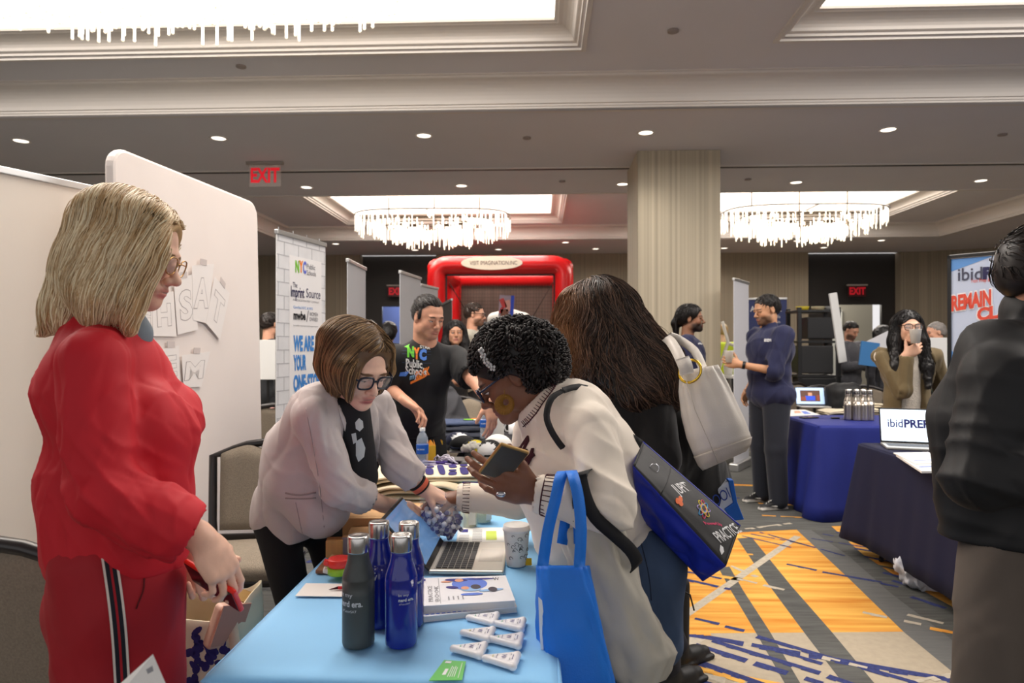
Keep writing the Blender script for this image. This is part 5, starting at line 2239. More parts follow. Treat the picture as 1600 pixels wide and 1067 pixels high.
mb.build('jeans_seam', [mat('denim_seam', (34, 44, 66), .8)], root, True, True)
for n in 'LR':
    shoe(J, n, root, (60, 50, 45))
# hoop earring
ec = W(788, 632, 1.80)
ex_, ey_ = D(.93, 0, .3), Vector((0, 0, 1))
mb = MB()
for i in range(32):
    a, b = 2 * PI * i / 32, 2 * PI * (i + 1) / 32
    nn = ex_.cross(ey_)
    pts = []
    for r0, r1, cz in ((.0085, .0275, 0),):
        q = [(r0, a), (r1, a), (r1, b), (r0, b)]
        pts = [ec + ex_ * (r * math.cos(t) + (.004 if r < .02 else 0)) + ey_ * (r * math.sin(t) + (.006 if r < .02 else 0)) for r, t in q]
    mb.prism(pts, nn, .002)
mb.tube([ec + ey_ * .026, ec + ey_ * .040], .0012, 5)
mb.build('earring', [mat('antique_brass', (140, 98, 34), .5, .2)], root, True, True)
# ring
mb = MB()
rc_ = W(783, 772, 1.60)
mb.ball(rc_ + toward(rc_) * .012, (.012, .007, .007), 12, 8, None)
mb.build('ring', [mat('silver_stone', (190, 190, 195), .15, .8)], root, True, True)
# curly hair
hs = S()
A_ = np.array(J['hR'])
hs.ell(P(-.020, 0, .050), (.104, .086, .086), A_, .03)
hs.ell(W(815, 556, 1.90), (.122, .112, .098), None, .05)
hs.ell(W(848, 580, 1.90), (.060, .085, .055), None, .05)
hs.ell(P(.112, 0, -.035), (.050, .075, .085), A_, .012, None, True)
hs.ell(P(.035, .085, -.045), (.055, .040, .060), A_, .012, None, True)
V, Q = hs.mesh(.006)
C = np.repeat(np.array([lin((22, 17, 16))]), len(V), 0)
rt = []
cx_ = np.array(W(815, 555, 1.90))
while len(rt) < 950:
    v = g.normal(size=3)
    v /= np.linalg.norm(v)
    rt.append(cx_ + v * .12)
for _ in range(90):
    rt.append(np.array(W(g.uniform(742, 775), g.uniform(530, 560), g.uniform(1.82, 1.96))))


def flow(X, t):
    r = X - cx_
    r /= np.linalg.norm(r, axis=1)[:, None]
    return np.array([0, 0, -.6]) + r * .25 + np.stack([np.sin(X[:, 1] * 60), np.cos(X[:, 0] * 55), np.sin(X[:, 0] * 70)], 1) * .7


SV, SQ, SC_ = strands(hs, rt, flow, n=8, step=.0075, r=.0030, wob=.002, col=((14, 11, 11), (40, 30, 27)), lift=.005, seed=8, sides=4, curl=.0048, ncurl=3.2, kill=lambda X, a=face_kill(P, J['hR'], 1, .045, .062, .10), b=face_kill(P, J['hR'], 1, -.012, .018, .2): a(X) | b(X))
V, Q, C = join([(V, Q, C), (SV, SQ, SC_)])
mesh_obj('hair', V, Q, mat('curly_hair', rough=.55, vcol=True), root, True, col=C)
mb = MB()
for i, (x, y) in enumerate([(752, 548), (755, 556), (759, 564), (764, 570), (770, 575)]):
    for k in range(4):
        q = W(x + 3 * math.cos(k * 1.6 + i), y + 3 * math.sin(k * 1.6 + i), 1.79)
        mb.ball(q, .0045, 6, 4)
mb.build('hair_clip', [mat('clip_silver', (200, 200, 200), .3, .5)], root, True, True)
# phone in the left hand
t = empty('phone', 'dark phone with a gold edge held up by the woman in the cream sweatshirt', 'phone', W(787, 722, 1.60))
p0, p1 = W(773, 741, 1.60), W(795, 700, 1.56)
eu = (W(802, 708, 1.56) - W(774, 743, 1.60)).normalized()
er = D(.80, .42, -.2)
er = (er - eu * er.dot(eu)).normalized()
R_ = Matrix((er, eu, er.cross(eu))).transposed()
cp = W(787, 722, 1.585)
MB().box(cp, (.078, .108, .010), R_).build('case', [mat('phone_case_gold', (176, 140, 84), .3, .5)], t, True, bevel=.0045)
MB().box(cp + R_ @ Vector((0, 0, .0052)), (.070, .100, .001), R_).build('screen', [mat('phone_screen_dark', (62, 50, 32), .35)], t, True)

# ---------------------------------------------------------------- 4: long-haired woman in black
SK4 = (205, 150, 118)
foL = W(1048, 1075, 2.78)
foL.z = .075
foR = W(1062, 1020, 2.98)
foR.z = .075
J = mkJ(1.70, (-.95, -.2), W(925, 508, 2.50), D(-.84, -.50, -.15), W(966, 560, 2.56), W(1008, 640, 2.60), W(1062, 772, 2.68),
        W(1016, 600, 2.40), W(972, 590, 2.78), W(1030, 715, 2.34), W(960, 700, 2.85), W(945, 752, 2.28), W(890, 700, 2.75), legs=dict(L=foL, R=foR), ff=D(.82, 0, .55))
root = person('person', 'woman with long wavy dark hair in a black coat carrying a white handbag', J)
body, P = body_mesh(J, root, SK4, hres=.005, ares=.005, headkw=dict(lips=(160, 80, 80)))
s = S()
torso(s, J, 1.15, 1.15, bust=.04, off=.015)
s.chain([W(1000, 590, 2.55), W(1040, 665, 2.6), W(1068, 745, 2.66)], [.13, .17, .17], .08)
s.rc(W(1070, 760, 2.68), W(1080, 810, 2.7), .165, .15, .08)
s.rc(W(960, 640, 2.45), W(1000, 730, 2.5), .13, .15, .08)
for n in 'LR':
    sleeve(s, J, n, 1.9, (.080, .072, .055))
s.box((J['pelvis'].x, J['pelvis'].y, .33), (1.2, 1.2, .56), None, .002, .006, None, True)
finish_sleeves(s)
V, Q = s.mesh(.010, folds(.004, 9, 21, (1, 1, .5)))
mesh_obj('coat', V, Q, mat('black_coat_cloth', (20, 19, 20), .85, var=.1, sheen=.15), root, True)
s = S()
trousers(s, J, (.10, .07, .052), end=.9)
V, Q = s.mesh(.012)
mesh_obj('leggings', V, Q, mat('dark_leggings', (26, 28, 38), .85, var=.1), root, True)
for n in 'LR':
    shoe(J, n, root, (18, 17, 17), (18, 17, 17), name='boot', boot=.26)
mb = MB()
a = foL + Vector((0, 0, .30))
mb.tube([a, a + D(.3, .3, 0) * .05, a + D(.8, .1, 0) * .08, a + D(.9, -.5, 0) * .11], .0035, 6)
mb.build('boot_lace', [mat('bootlace_black', (16, 16, 16), .7)], root, True, True)
hs = S()
A_ = np.array(J['hR'])
hs.ell(W(938, 487, 2.50), (.125, .12, .115), None, .04)
hs.chain([W(940, 490, 2.45), W(955, 550, 2.42), W(1000, 600, 2.38), W(1040, 628, 2.38)], [.13, .13, .10, .03], .06)
hs.chain([W(985, 520, 2.45), W(1020, 570, 2.40), W(1042, 620, 2.38)], [.08, .085, .03], .05)
hs.chain([W(897, 480, 2.46), W(893, 530, 2.42), W(908, 580, 2.38)], [.065, .055, .015], .04)
V, Q = hs.mesh(.007)
C = np.repeat(np.array([lin((34, 25, 22))]), len(V), 0)
aub = 1 / (1 + np.exp((V @ np.array(CR) - float(W(892, 500, 2.45).dot(CR))) / .012))[:, None]
C = C * (1 - aub) + np.array(lin((108, 70, 40))) * aub
part = np.array(W(915, 440, 2.45))
rt = [np.array(W(g.uniform(880, 1000), g.uniform(430, 520), g.uniform(2.33, 2.45))) for _ in range(1500)]
rt += [np.array(W(g.uniform(960, 1040), g.uniform(520, 590), 2.3)) for _ in range(500)]


def flow(X, t):
    r = X - part
    r[:, 2] = 0
    r /= np.linalg.norm(r, axis=1)[:, None] + 1e-6
    px_ = (X @ np.array(CR) - part @ np.array(CR))[:, None]
    h = np.clip((X[:, 2] - (CAMH + .05)) / .15, 0, 1)[:, None]
    return np.array([0, 0, -1.]) + r * h * .9 + np.array(CR) * np.clip((px_ - .03) * 6, -.1, .75) * (1 - h * .5) + \
        np.array(CR) * (.35 * np.sin(X[:, 2] * 38 + X[:, 0] * 30))[:, None]


SV, SQ, SC_ = strands(hs, rt, flow, n=30, step=.0155, r=.0014, wob=.004, col=((18, 14, 13), (112, 86, 70)), lift=.005, seed=9, wave=(.028, 13, D(1, 0, 0)))
ab = 1 / (1 + np.exp((SV @ np.array(CR) - float(W(896, 500, 2.45).dot(CR))) / .014))[:, None]
SC_ = SC_ * (1 - ab) + (SC_ * .5 + np.array(lin((150, 100, 56))) * .6) * ab
V, Q, C = join([(V, Q, C), (SV, SQ, SC_)])
mesh_obj('hair', V, Q, mat('glossy_hair', rough=.34, vcol=True), root, True, col=C)

# ---------------------------------------------------------------- 5: man in the black T-shirt
SK5 = (214, 158, 130)
J = mkJ(1.80, (.5, -.86), W(669, 494, 3.84), D(.62, -.30, -.72), W(664, 540, 3.90), W(655, 588, 3.95), W(645, 672, 4.02),
        W(710, 560, 4.02), W(622, 560, 3.80), W(738, 592, 3.82), W(604, 602, 3.84), W(764, 628, 3.64), W(636, 628, 3.66))
root = person('person', 'man in a black T-shirt with a bright NYC Public Schools print looking down', J)
body, P = body_mesh(J, root, SK5, hres=.0045, ares=.0045, hand={'R': dict(f=D(.75, -.45, -.3), n=D(-.4, -.8, -.2), curl=.6), 'L': dict(f=D(.2, -.95, -.2), n=D(-.6, -.3, .5), curl=.4)},
                    headkw=dict(lips=(176, 104, 92), jaw=1.12), paint=dict(brow=(46, 34, 28), scalp=((34, 28, 26), .9), beard=((150, 110, 92), .35)), nr=.062)
eyes(P, J['hR'], 1, root, .5)
s = S()
torso(s, J, 1.12, 1.15, belly=.06, off=.014)
for n in 'LR':
    sleeve(s, J, n, .78, (.074, .072, .06), cuff=1.05)
s.box((J['pelvis'].x, J['pelvis'].y, .62), (1, 1, .5), None, .002, .006, None, True)
finish_sleeves(s)
V, Q = s.mesh(.010, folds(.004, 9, 25, (1, 1, .5)))
sh = mesh_obj('t_shirt', V, Q, mat('black_cotton', (22, 22, 24), .85, var=.1, sheen=.1), root, True)
bv = bvh_of(sh)
o_ = W(654, 575, 3.75)
mb = MB()


def pt(s_, x0, y0, x1, y1, mi, bold=.0, skew=0., shear=0.):
    V_, F_ = text_mesh(s_, 1, bold=bold, shear=shear, res=2)
    lo, hi = V_.min(0), V_.max(0)
    mb.add([W(x0 + (v[0] - lo[0]) / (hi[0] - lo[0]) * (x1 - x0), y1 - (v[1] - lo[1]) / (hi[1] - lo[1]) * (y1 - y0) - skew * (v[0] - lo[0]) / (hi[0] - lo[0]), 3.7) for v in V_], F_, mi)


pt('N', 636, 540, 647, 558, 0, .07)
pt('Y', 646, 542, 656, 561, 1, .07)
pt('C', 655, 544, 667, 563, 2, .07)
pt('Public', 634, 560, 660, 573, 3, .03, -3)
pt('Schools', 633, 571, 667, 584, 3, .03, -4)
pt('ROCK', 649, 580, 672, 594, 1, .05, 8)
pt('my', 640, 588, 652, 597, 4, .02, 4)
pt('STAR', 656, 538, 673, 543, 3, .03, -2)
mb.poly([W(x, y, 3.7) for x, y in ((641, 597), (672, 583), (664, 590), (641, 601))], 1)
mb.poly([W(x, y, 3.7) for x, y in ((631, 541), (640, 536), (637, 542), (643, 545))], 0)
mb.poly([W(x, y, 3.7) for x, y in ((625, 582), (640, 580), (634, 588), (623, 588))], 2)
for y in (547, 552, 566):
    mb.poly([W(x, yy, 3.7) for x, yy in ((628, y), (674, y + 1), (674, y + 1.6), (628, y + .6))], 5)
project(mb, bv, toward(o_), .35, .004).build('shirt_print', [mat('print_lime', (110, 205, 60), .6), mat('print_orange2', (240, 130, 40), .6), mat('print_cornflower', (80, 130, 215), .6),
                                                       mat('print_cream2', (225, 225, 220), .6), mat('print_sky2', (140, 190, 225), .6), mat('print_dimblue', (40, 60, 90), .6)], root, True)
s = S()
trousers(s, J, (.10, .075, .065))
V, Q = s.mesh(.014)
mesh_obj('trousers', V, Q, mat('black_trousers', (20, 20, 23), .85), root, True)
for n in 'LR':
    shoe(J, n, root, (25, 24, 26))
hs = cap_hair(P, J['hR'], 1, 'short', .003)
for q in (-1, 1):
    hs.ell(P(.085, q * .055, .060), (.034, .034, .030), np.array(J['hR']), .012, None, True)
    hs.ell(P(.020, q * .071, .012), (.012, .010, .030), np.array(J['hR']), .010)
V, Q = hs.mesh(.005)
rt = [np.array(P(g.uniform(-.11, .08), g.uniform(-.08, .08), g.uniform(.0, .13))) for _ in range(700)]
fw = np.array(J['hR'])[:, 0]
SV, SQ, SC_ = strands(hs, rt, lambda X, t: np.array([0, 0, -.3]) + fw * .8, n=5, step=.008, r=.0016, wob=.004, col=((24, 19, 18), (60, 50, 46)), lift=.003, seed=10, kill=face_kill(P, J['hR'], 1, .03, .080, .2))
V, Q, C = join([(V, Q, np.repeat(np.array([lin((30, 24, 23))]), len(V), 0)), (SV, SQ, SC_)])
mesh_obj('hair', V, Q, HAIRM, root, True, col=C)

# ---------------------------------------------------------------- 6: dark-clothed man at the right edge
J = mkJ(1.78, (.9, -.2), W(1640, 432, 1.76), D(.95, -.05, -.2), W(1622, 505, 1.80), W(1604, 640, 1.80), W(1600, 830, 1.80),
        W(1650, 580, 2.0), W(1560, 590, 1.62), W(1660, 760, 2.0), W(1530, 748, 1.60), W(1720, 745, 1.85), W(1668, 742, 1.52))
root = person('person', 'man in a black jacket cut off by the right edge of the picture', J)
body, P = body_mesh(J, root, (196, 140, 112), hres=.004, ares=.005, paint=dict(brow=(40, 30, 26), scalp=((30, 25, 24), .9)), nr=.060)
eyes(P, J['hR'], 1, root, .1)
s = S()
torso(s, J, 1.15, 1.20, off=.018)
s.chain([W(1565, 560, 1.7), W(1545, 660, 1.75), W(1540, 830, 1.78)], [.10, .125, .11], .08)
s.rc(W(1614, 492, 1.79), W(1618, 520, 1.80), .078, .095, .02)
s.rc(W(1618, 470, 1.79), W(1614, 478, 1.79), .062, .068, .02)
for n in 'LR':
    sleeve(s, J, n, 1.9, (.082, .074, .060))
s.box((J['pelvis'].x, J['pelvis'].y, .65), (1, 1, .5), None, .002, .006, None, True)
finish_sleeves(s)
V, Q = s.mesh(.009, folds(.005, 8, 31, (1, 1, .5), [(J['elR'], .16, .008, (.3, .1, .9), 75), (W(1530, 650, 1.6), .12, .006, (0, 0, 1), 60)]))
mesh_obj('jacket', V, Q, mat('black_softshell', (20, 20, 22), .65, var=.05), root, True)
s = S()
trousers(s, J, (.112, .086, .078), off=-.010)
s.rc(W(1556, 850, 1.74), W(1540, 1090, 1.74), .078, .082, .04)
V, Q = s.mesh(.011, folds(.004, 8, 35, (1, 1, .5)))
mesh_obj('trousers', V, Q, mat('taupe_chinos', (96, 86, 78), .85, var=.06), root, True)
for n in 'LR':
    shoe(J, n, root, (40, 34, 30))
hs = cap_hair(P, J['hR'], 1, 'short', .014)
hs.ell(P(.01, 0, .085), (.085, .07, .05), np.array(J['hR']), .03)
V, Q = hs.mesh(.006)
rt = [np.array(P(g.uniform(-.12, .09), g.uniform(-.09, .09), g.uniform(.0, .14))) for _ in range(600)]
SV, SQ, SC_ = strands(hs, rt, lambda X, t: np.array([0, 0, -.3]) + np.array(J['hR'])[:, 0] * .6, n=6, step=.009, r=.0016, wob=.010, col=((20, 16, 15), (60, 48, 42)), lift=.005, seed=12)
V, Q, C = join([(V, Q, np.repeat(np.array([lin((30, 24, 23))]), len(V), 0)), (SV, SQ, SC_)])
mesh_obj('hair', V, Q, HAIRM, root, True, col=C)
# ================================================================ bags
def slab(name, L, Rr, th, m, root, nu=40, e=2.6, disp=None, closed=True, dn=None, sm=True, sub=4):
    """lofted soft bag body: L / Rr = left and right silhouette points, th = half thickness at each level"""
    def ip(A, t):
        k = min(int(t), len(A) - 2)
        return A[k] + (A[k + 1] - A[k]) * (t - k)
    n = (len(L) - 1) * sub
    mb = MB()
    for i in range(n + 1):
        t = i / sub
        a, b, h = ip(L, t), ip(Rr, t), ip(th, t)
        c = (a + b) / 2
        hx = (b - a) / 2
        nn = (dn or -toward(c))
        nn = (nn - hx.normalized() * nn.dot(hx.normalized())).normalized()
        for j in range(nu):
            u = 2 * PI * j / nu
            cu, su = math.cos(u), math.sin(u)
            p = c + hx * math.copysign(abs(cu) ** (2 / e), cu) + nn * h * math.copysign(abs(su) ** (2 / e), su)
            if disp:
                p = p + (hx.normalized() * cu + nn * su) * disp(u, t / (len(L) - 1))
            mb.v.append(tuple(p))
    for i in range(n):
        for j in range(nu):
            mb.f.append((i * nu + j, i * nu + (j + 1) % nu, (i + 1) * nu + (j + 1) % nu, (i + 1) * nu + j))
            mb.m.append(0)
    if closed:
        mb.f.append(tuple(range(nu))[::-1])
        mb.m.append(0)
    mb.f.append(tuple(n * nu + j for j in range(nu)))
    mb.m.append(0)
    return mb.build(name, [m], root, True, sm, solid=0 if closed else .003)


def ribbon(pts, w, side, mb, m=0, th=.002, nsub=3):
    """flat strap through pts, w wide in direction side"""
    P = [Vector(p) for p in pts]
    Q = []
    for i in range(len(P) - 1):
        for k in range(nsub):
            t = k / nsub
            p0, p1, p2, p3 = P[max(i - 1, 0)], P[i], P[i + 1], P[min(i + 2, len(P) - 1)]
            Q.append(.5 * ((2 * p1) + (p2 - p0) * t + (2 * p0 - 5 * p1 + 4 * p2 - p3) * t * t + (3 * p1 - p0 - 3 * p2 + p3) * t ** 3))
    Q.append(P[-1])
    b = len(mb.v)
    for i, q in enumerate(Q):
        t = (Q[min(i + 1, len(Q) - 1)] - Q[max(i - 1, 0)]).normalized()
        s_ = Vector(side)
        s_ = (s_ - t * s_.dot(t)).normalized()
        n = t.cross(s_)
        for a, c in ((-1, -1), (1, -1), (1, 1), (-1, 1)):
            mb.v.append(tuple(q + s_ * a * w / 2 + n * c * th / 2))
    for i in range(len(Q) - 1):
        for j in range(4):
            mb.f.append((b + i * 4 + j, b + i * 4 + (j + 1) % 4, b + i * 4 + 4 + (j + 1) % 4, b + i * 4 + 4 + j))
            mb.m.append(m)
    mb.f += [(b, b + 1, b + 2, b + 3), tuple(b + (len(Q) - 1) * 4 + j for j in (3, 2, 1, 0))]
    mb.m += [m, m]
    return Q


# white handbag
t = empty('handbag', 'white slouchy leather handbag with gold ring hanging from the long-haired woman\'s shoulder', 'handbag', W(1115, 640, 2.25))
LEA = mat('white_leather', (214, 206, 196), .42, var=.03, vs=10, bump=.12, bs=260, coat=.1)
LEB = mat('leather_base_trim', (188, 178, 166), .5, bump=.12, bs=260)
L = [W(*p, 2.25) for p in ((1064, 580), (1062, 612), (1066, 650), (1074, 684), (1086, 714))]
R2 = [W(*p, 2.25) for p in ((1120, 570), (1136, 600), (1150, 632), (1163, 660), (1172, 684))]
slab('body', L, R2, [.018, .045, .07, .085, .088], LEA, t, nu=64, e=2.3, disp=lambda u, v: .010 * (1 - v) ** 1.0 * (abs(math.sin(u * 4.5)) - .5))
L = [W(*p, 2.25) for p in ((1085, 713), (1092, 727), (1099, 735))]
R2 = [W(*p, 2.25) for p in ((1172.5, 683), (1171, 695), (1164, 706))]
slab('base', L, R2, [.091, .090, .080], LEB, t, nu=48, e=2.5)
mb = MB()
rc_ = W(1078, 580, 2.20)
a_, b_ = D(.9, .2, -.5), D(0, 1, .1)
mb.tube([rc_ + (a_ * math.cos(k / 24 * 2 * PI) * .036 + b_ * math.sin(k / 24 * 2 * PI) * .036) for k in range(24)], .0045, 8, closed=True)
mb.build('ring', [mat('gold_metal', (230, 190, 70), .2, 1)], t, True, True)
mb = MB()
ribbon([W(1040, 528, 2.36), W(1048, 534, 2.28), W(1058, 550, 2.22), W(1068, 572, 2.18), W(1072, 582, 2.19)], .034, D(.9, .5, 0), mb, th=.006)
ribbon([W(1066, 560, 2.19), W(1071, 572, 2.175), W(1073, 584, 2.18)], .044, D(.9, .4, 0), mb, th=.010)
ribbon([W(1044, 524, 2.40), W(1060, 530, 2.46), W(1085, 548, 2.42), W(1098, 575, 2.36)], .030, D(.9, .5, 0), mb, th=.006)
mb.build('strap', [LEA], t, True, True)
mb = MB()
mb.tube([W(1071, 590, 2.19), W(1086, 640, 2.165), W(1108, 690, 2.15), W(1122, 724, 2.16)], .0016, 5)
mb.build('seam', [LEB], t, True, True)

# black and blue sponsor bag
t = empty('shoulder_bag', 'black and royal blue shoulder bag printed JUPITER and PRACTICE behind the cream sweatshirt', 'bag', W(1070, 800, 1.8))
Pq = [W(1003, 690, 1.84), W(1156, 822, 1.80), W(1134, 884, 1.68), W(989, 727, 1.70)]      # black face
P2 = [W(989, 727, 1.70), W(1134, 884, 1.68), W(1098, 908, 1.76), W(994, 802, 1.82)]       # blue underside
BK = [W(1010, 742, 1.98), W(1130, 858, 1.95)]


def quadf(P, bow=.0, wr_=.0, seed=0.):
    def fn(u, v):
        p = (P[0] * (1 - u) + P[1] * u) * (1 - v) + (P[3] * (1 - u) + P[2] * u) * v
        n = (P[1] - P[0]).cross(P[3] - P[0]).normalized()
        if n.dot(toward(p)) < 0:
            n = -n
        e = min(1, min(u, 1 - u) * 8) * min(1, min(v, 1 - v) * 5)
        return p + n * (bow * math.sin(PI * u) * math.sin(PI * v) + wr_ * e * (noise.noise(Vector((u * 5, v * 3, seed))) + .6 * noise.noise(Vector((u * 2 + v * 6, v, seed + 3)))))
    return fn


BB = mat('bag_black_nylon', (42, 41, 42), .6, var=.06, vs=40, bump=.1, bs=600)
BU = mat('bag_blue_nylon', (26, 44, 168), .42, var=.05, vs=8)
ff = quadf(Pq, .012, .004)
mb = MB()
mb.grid(ff, 30, 16)
mb.build('front_panel', [BB], t, True, True, solid=.003)
mb = MB()
mb.grid(quadf(P2, .012, .016, 5.), 36, 24)
mb.grid(quadf([Pq[0], Pq[1], BK[1], BK[0]]), 4, 4)
mb.grid(quadf([BK[0], BK[1], P2[2], P2[3]]), 4, 4)
mb.add([Pq[0], Pq[3], P2[3], BK[0]], [(0, 1, 2, 3)])
mb.add([Pq[1], Pq[2], P2[2], BK[1]], [(3, 2, 1, 0)])
mb.build('gusset', [BU], t, True, True, solid=.002)
mb = MB()
mb.tube([ff(u / 20, 0) for u in range(21)], .0035, 6, 0)
mb.tube([ff(.01 + 0 * u, u / 8) for u in range(9)], .003, 6, 1)
mb.tube([ff(.30, u / 8) + toward(ff(.3, .5)) * .002 for u in range(9)], .002, 5, 1)
mb.tube([ff(.99, u / 8) for u in range(9)], .003, 6, 1)
mb.build('piping', [BU, mat('bag_trim_dark', (24, 24, 26), .6)], t, True, True)
tn = toward(ff(.5, .5))


def btext(s_, u0, u1, v0, v1, mi, mb, bold=.03):
    """text whose reading direction runs up the face (v1 -> v0)"""
    V_, F_ = text_mesh(s_, 1, bold=bold, res=2)
    lo, hi = V_.min(0), V_.max(0)
    P_ = []
    for v in V_:
        a = (v[0] - lo[0]) / (hi[0] - lo[0])
        b = (v[1] - lo[1]) / (hi[1] - lo[1])
        p = ff(u1 - (u1 - u0) * b + .14 * (.5 - a) * (-1), v1 + (v0 - v1) * a)
        P_.append(Vector(p) + tn * .004)
    mb.add(P_, F_, mi)


mb = MB()
btext('JUPITER', .40, .53, .04, .66, 0, mb, .01)
btext('PRACTICE', .865, .965, .06, .72, 0, mb, .01)
btext('PowerUp', .76, .80, .35, .70, 3, mb)
for k, (u_, v_) in enumerate(((.455, .70), (.47, .78), (.44, .80))):
    P_ = [Vector(ff(u_ + .022 * math.cos(a), v_ + .06 * math.sin(a))) + tn * .004 for a in [2 * PI * i / 12 for i in range(12)]]
    mb.add(P_, [tuple(range(12))], 1)
P_ = [Vector(ff(u_, v_)) + tn * .004 for u_, v_ in ((.895, .76), (.925, .74), (.945, .80), (.935, .90), (.905, .86))]
mb.add(P_, [tuple(range(5))], 0)
cols = [2, 3, 4, 5]
for k in range(4):
    an = PI * k / 4 + .3
    pts = []
    for i in range(20):
        a = 2 * PI * i / 20
        x, y = .105 * math.cos(a), .034 * math.sin(a)
        pts.append(Vector(ff(.66 + .62 * (x * math.cos(an) - y * math.sin(an)), .42 + 2.2 * (x * math.sin(an) + y * math.cos(an)))) + tn * .005)
    mb.tube(pts, .0011, 5, cols[k], closed=True)
pts = [Vector(ff(.66 + .030 * math.cos(2 * PI * i / 20), .42 + .11 * math.sin(2 * PI * i / 20))) + tn * .005 for i in range(20)]
mb.tube(pts, .0012, 5, 2, closed=True)
mb.build('print', [mat('print_white2', (235, 235, 235), .6), mat('print_orange3', (236, 110, 50), .6), mat('print_yellow2', (245, 215, 60), .6), mat('print_pink2', (225, 60, 110), .6),
                   mat('print_cyan2', (60, 160, 220), .6), mat('print_lilac', (190, 170, 230), .6)], t, True)
mb = MB()
q = Vector(ff(.17, .55)) + tn * .008
mb.tube([q + D(math.cos(a) * .9, math.sin(a) * .55 - .2 * math.cos(a), 0) * .012 for a in [2 * PI * i / 14 for i in range(14)]], .0018, 6, closed=True)
mb.build('metal_ring', [mat('chrome_ring', (210, 210, 215), .15, 1)], t, True, True)
mb = MB()
ribbon([W(964, 662, 1.92), W(976, 675, 1.86), W(990, 686, 1.80), W(1002, 694, 1.80)], .022, D(.3, .9, .2), mb, th=.003)
mb.build('strap', [mat('webbing_black', (26, 25, 27), .75)], t, True, True)
mb = MB()
ribbon([W(880, 610, 1.75), W(862, 622, 1.72), W(854, 648, 1.70), W(860, 670, 1.69), W(872, 690, 1.70), W(880, 700, 1.72)], .016, D(.9, .1, .2), mb, th=.003)
ribbon([W(880, 610, 1.75), W(905, 604, 1.80), W(935, 612, 1.86)], .016, D(0, .9, .5), mb, th=.003)
mb.build('strap', [mat('webbing_black', (26, 25, 27), .75)], t, True, True)

# blue-and-white bag further back
t = empty('tote_bag', 'small blue and white tote bag hanging below the white handbag', 'bag', W(1135, 790, 2.55))
mb = MB()
mb.prism([W(*p, 2.50) for p in ((1104, 776), (1138, 752), (1148, 790), (1130, 806))], D(.1, 0, 1), .05, 0)
mb.build('body', [mat('bag_white_print', (215, 222, 235), .6)], t, True, bevel=.004)
mb = MB()
mb.prism([W(*p, 2.49) for p in ((1138, 750), (1146, 750), (1152, 784), (1163, 812), (1146, 814), (1132, 796), (1146, 786))], D(.1, 0, 1), .04, 0)
mb.build('gusset', [mat('bag_cobalt', (20, 100, 200), .5)], t, True, bevel=.003)
ftext('OOl', W(1126, 776, 2.49), D(.8, .5, 0), D(-.4, .9, 0), .066, .040, mat('print_cobalt', (40, 70, 160), .6), t, off=.004)

# blue tote on the forearm
BT = mat('tote_blue_nonwoven', (24, 118, 222), .55, var=.05, vs=6, bump=.15, bs=300)
t = empty('tote_bag', 'bright blue tote bag hanging from the forearm of the woman in the cream sweatshirt', 'bag', W(895, 950, 1.5))
L = [W(x, y, d) for x, y, d in ((839, 883, 1.52), (840, 930, 1.50), (842, 990, 1.49), (846, 1060, 1.48), (850, 1140, 1.48), (852, 1180, 1.48))]
R2 = [W(x, y, d) for x, y, d in ((917, 884, 1.50), (928, 930, 1.50), (940, 990, 1.50), (954, 1060, 1.50), (966, 1140, 1.50), (966, 1180, 1.50))]
slab('body', L, R2, [.035, .048, .058, .062, .064, .060], BT, t, nu=56, e=3.2, closed=False, sub=6,
     disp=lambda u, v: .007 * noise.noise(Vector((math.cos(u) * 2.2, math.sin(u) * 2.2, v * 4))) + .004 * noise.noise(Vector((math.cos(u) * 6 + v * 5, math.sin(u) * 5, v * 9))))
mb = MB()
ribbon([W(848, 884, 1.47), W(856, 830, 1.47), W(868, 780, 1.48), W(876, 745, 1.50), W(884, 737, 1.56), W(890, 760, 1.66), W(878, 850, 1.62)], .026, D(.95, 0, .3), mb, th=.002)
ribbon([W(905, 886, 1.455), W(908, 830, 1.455), W(904, 780, 1.47), W(896, 745, 1.49), W(892, 736, 1.56), W(900, 760, 1.66), W(905, 850, 1.62)], .026, D(.95, 0, .3), mb, th=.002)
mb.build('handle', [BT], t, True, True)
mb = MB()
for pts in ([(841, 932), (847, 938), (850, 965), (849, 1035), (846, 1030), (843, 985)],):
    mb.poly([W(x, y, 1.455) for x, y in pts])
mb.build('print', [mat('tote_print_white', (228, 232, 238), .6)], t, True)

# canvas tote
CV = mat('canvas_natural', (192, 186, 172), .85, var=.03, vs=20, bump=.15, bs=800)
t = empty('tote_bag', 'natural canvas tote bag with wide black handles behind the bright blue tote', 'bag', W(975, 930, 1.62))
L = [W(x, y, d) for x, y, d in ((876, 830, 1.66), (892, 880, 1.64), (915, 950, 1.62), (940, 1010, 1.60), (962, 1060, 1.6), (980, 1085, 1.6))]
R2 = [W(x, y, d) for x, y, d in ((964, 802, 1.66), (984, 860, 1.64), (1006, 925, 1.62), (1030, 978, 1.60), (1052, 1022, 1.6), (1038, 1062, 1.6))]
slab('body', L, R2, [.03, .045, .058, .066, .062, .04], CV, t, nu=56, e=2.3, closed=False, sub=7,
     disp=lambda u, v: .016 * noise.noise(Vector((math.cos(u) * 2.5, math.sin(u) * 2.5, v * 5 + 7))) + .007 * abs(noise.noise(Vector((math.cos(u) * 7 + v * 4, math.sin(u) * 6, v * 9)))))
mb = MB()
ribbon([W(905, 812, 1.58), W(904, 770, 1.56), W(906, 745, 1.55), W(915, 736, 1.60), W(930, 742, 1.68), W(946, 790, 1.68), W(962, 806, 1.66)], .032, D(.9, .2, .3), mb, th=.003)
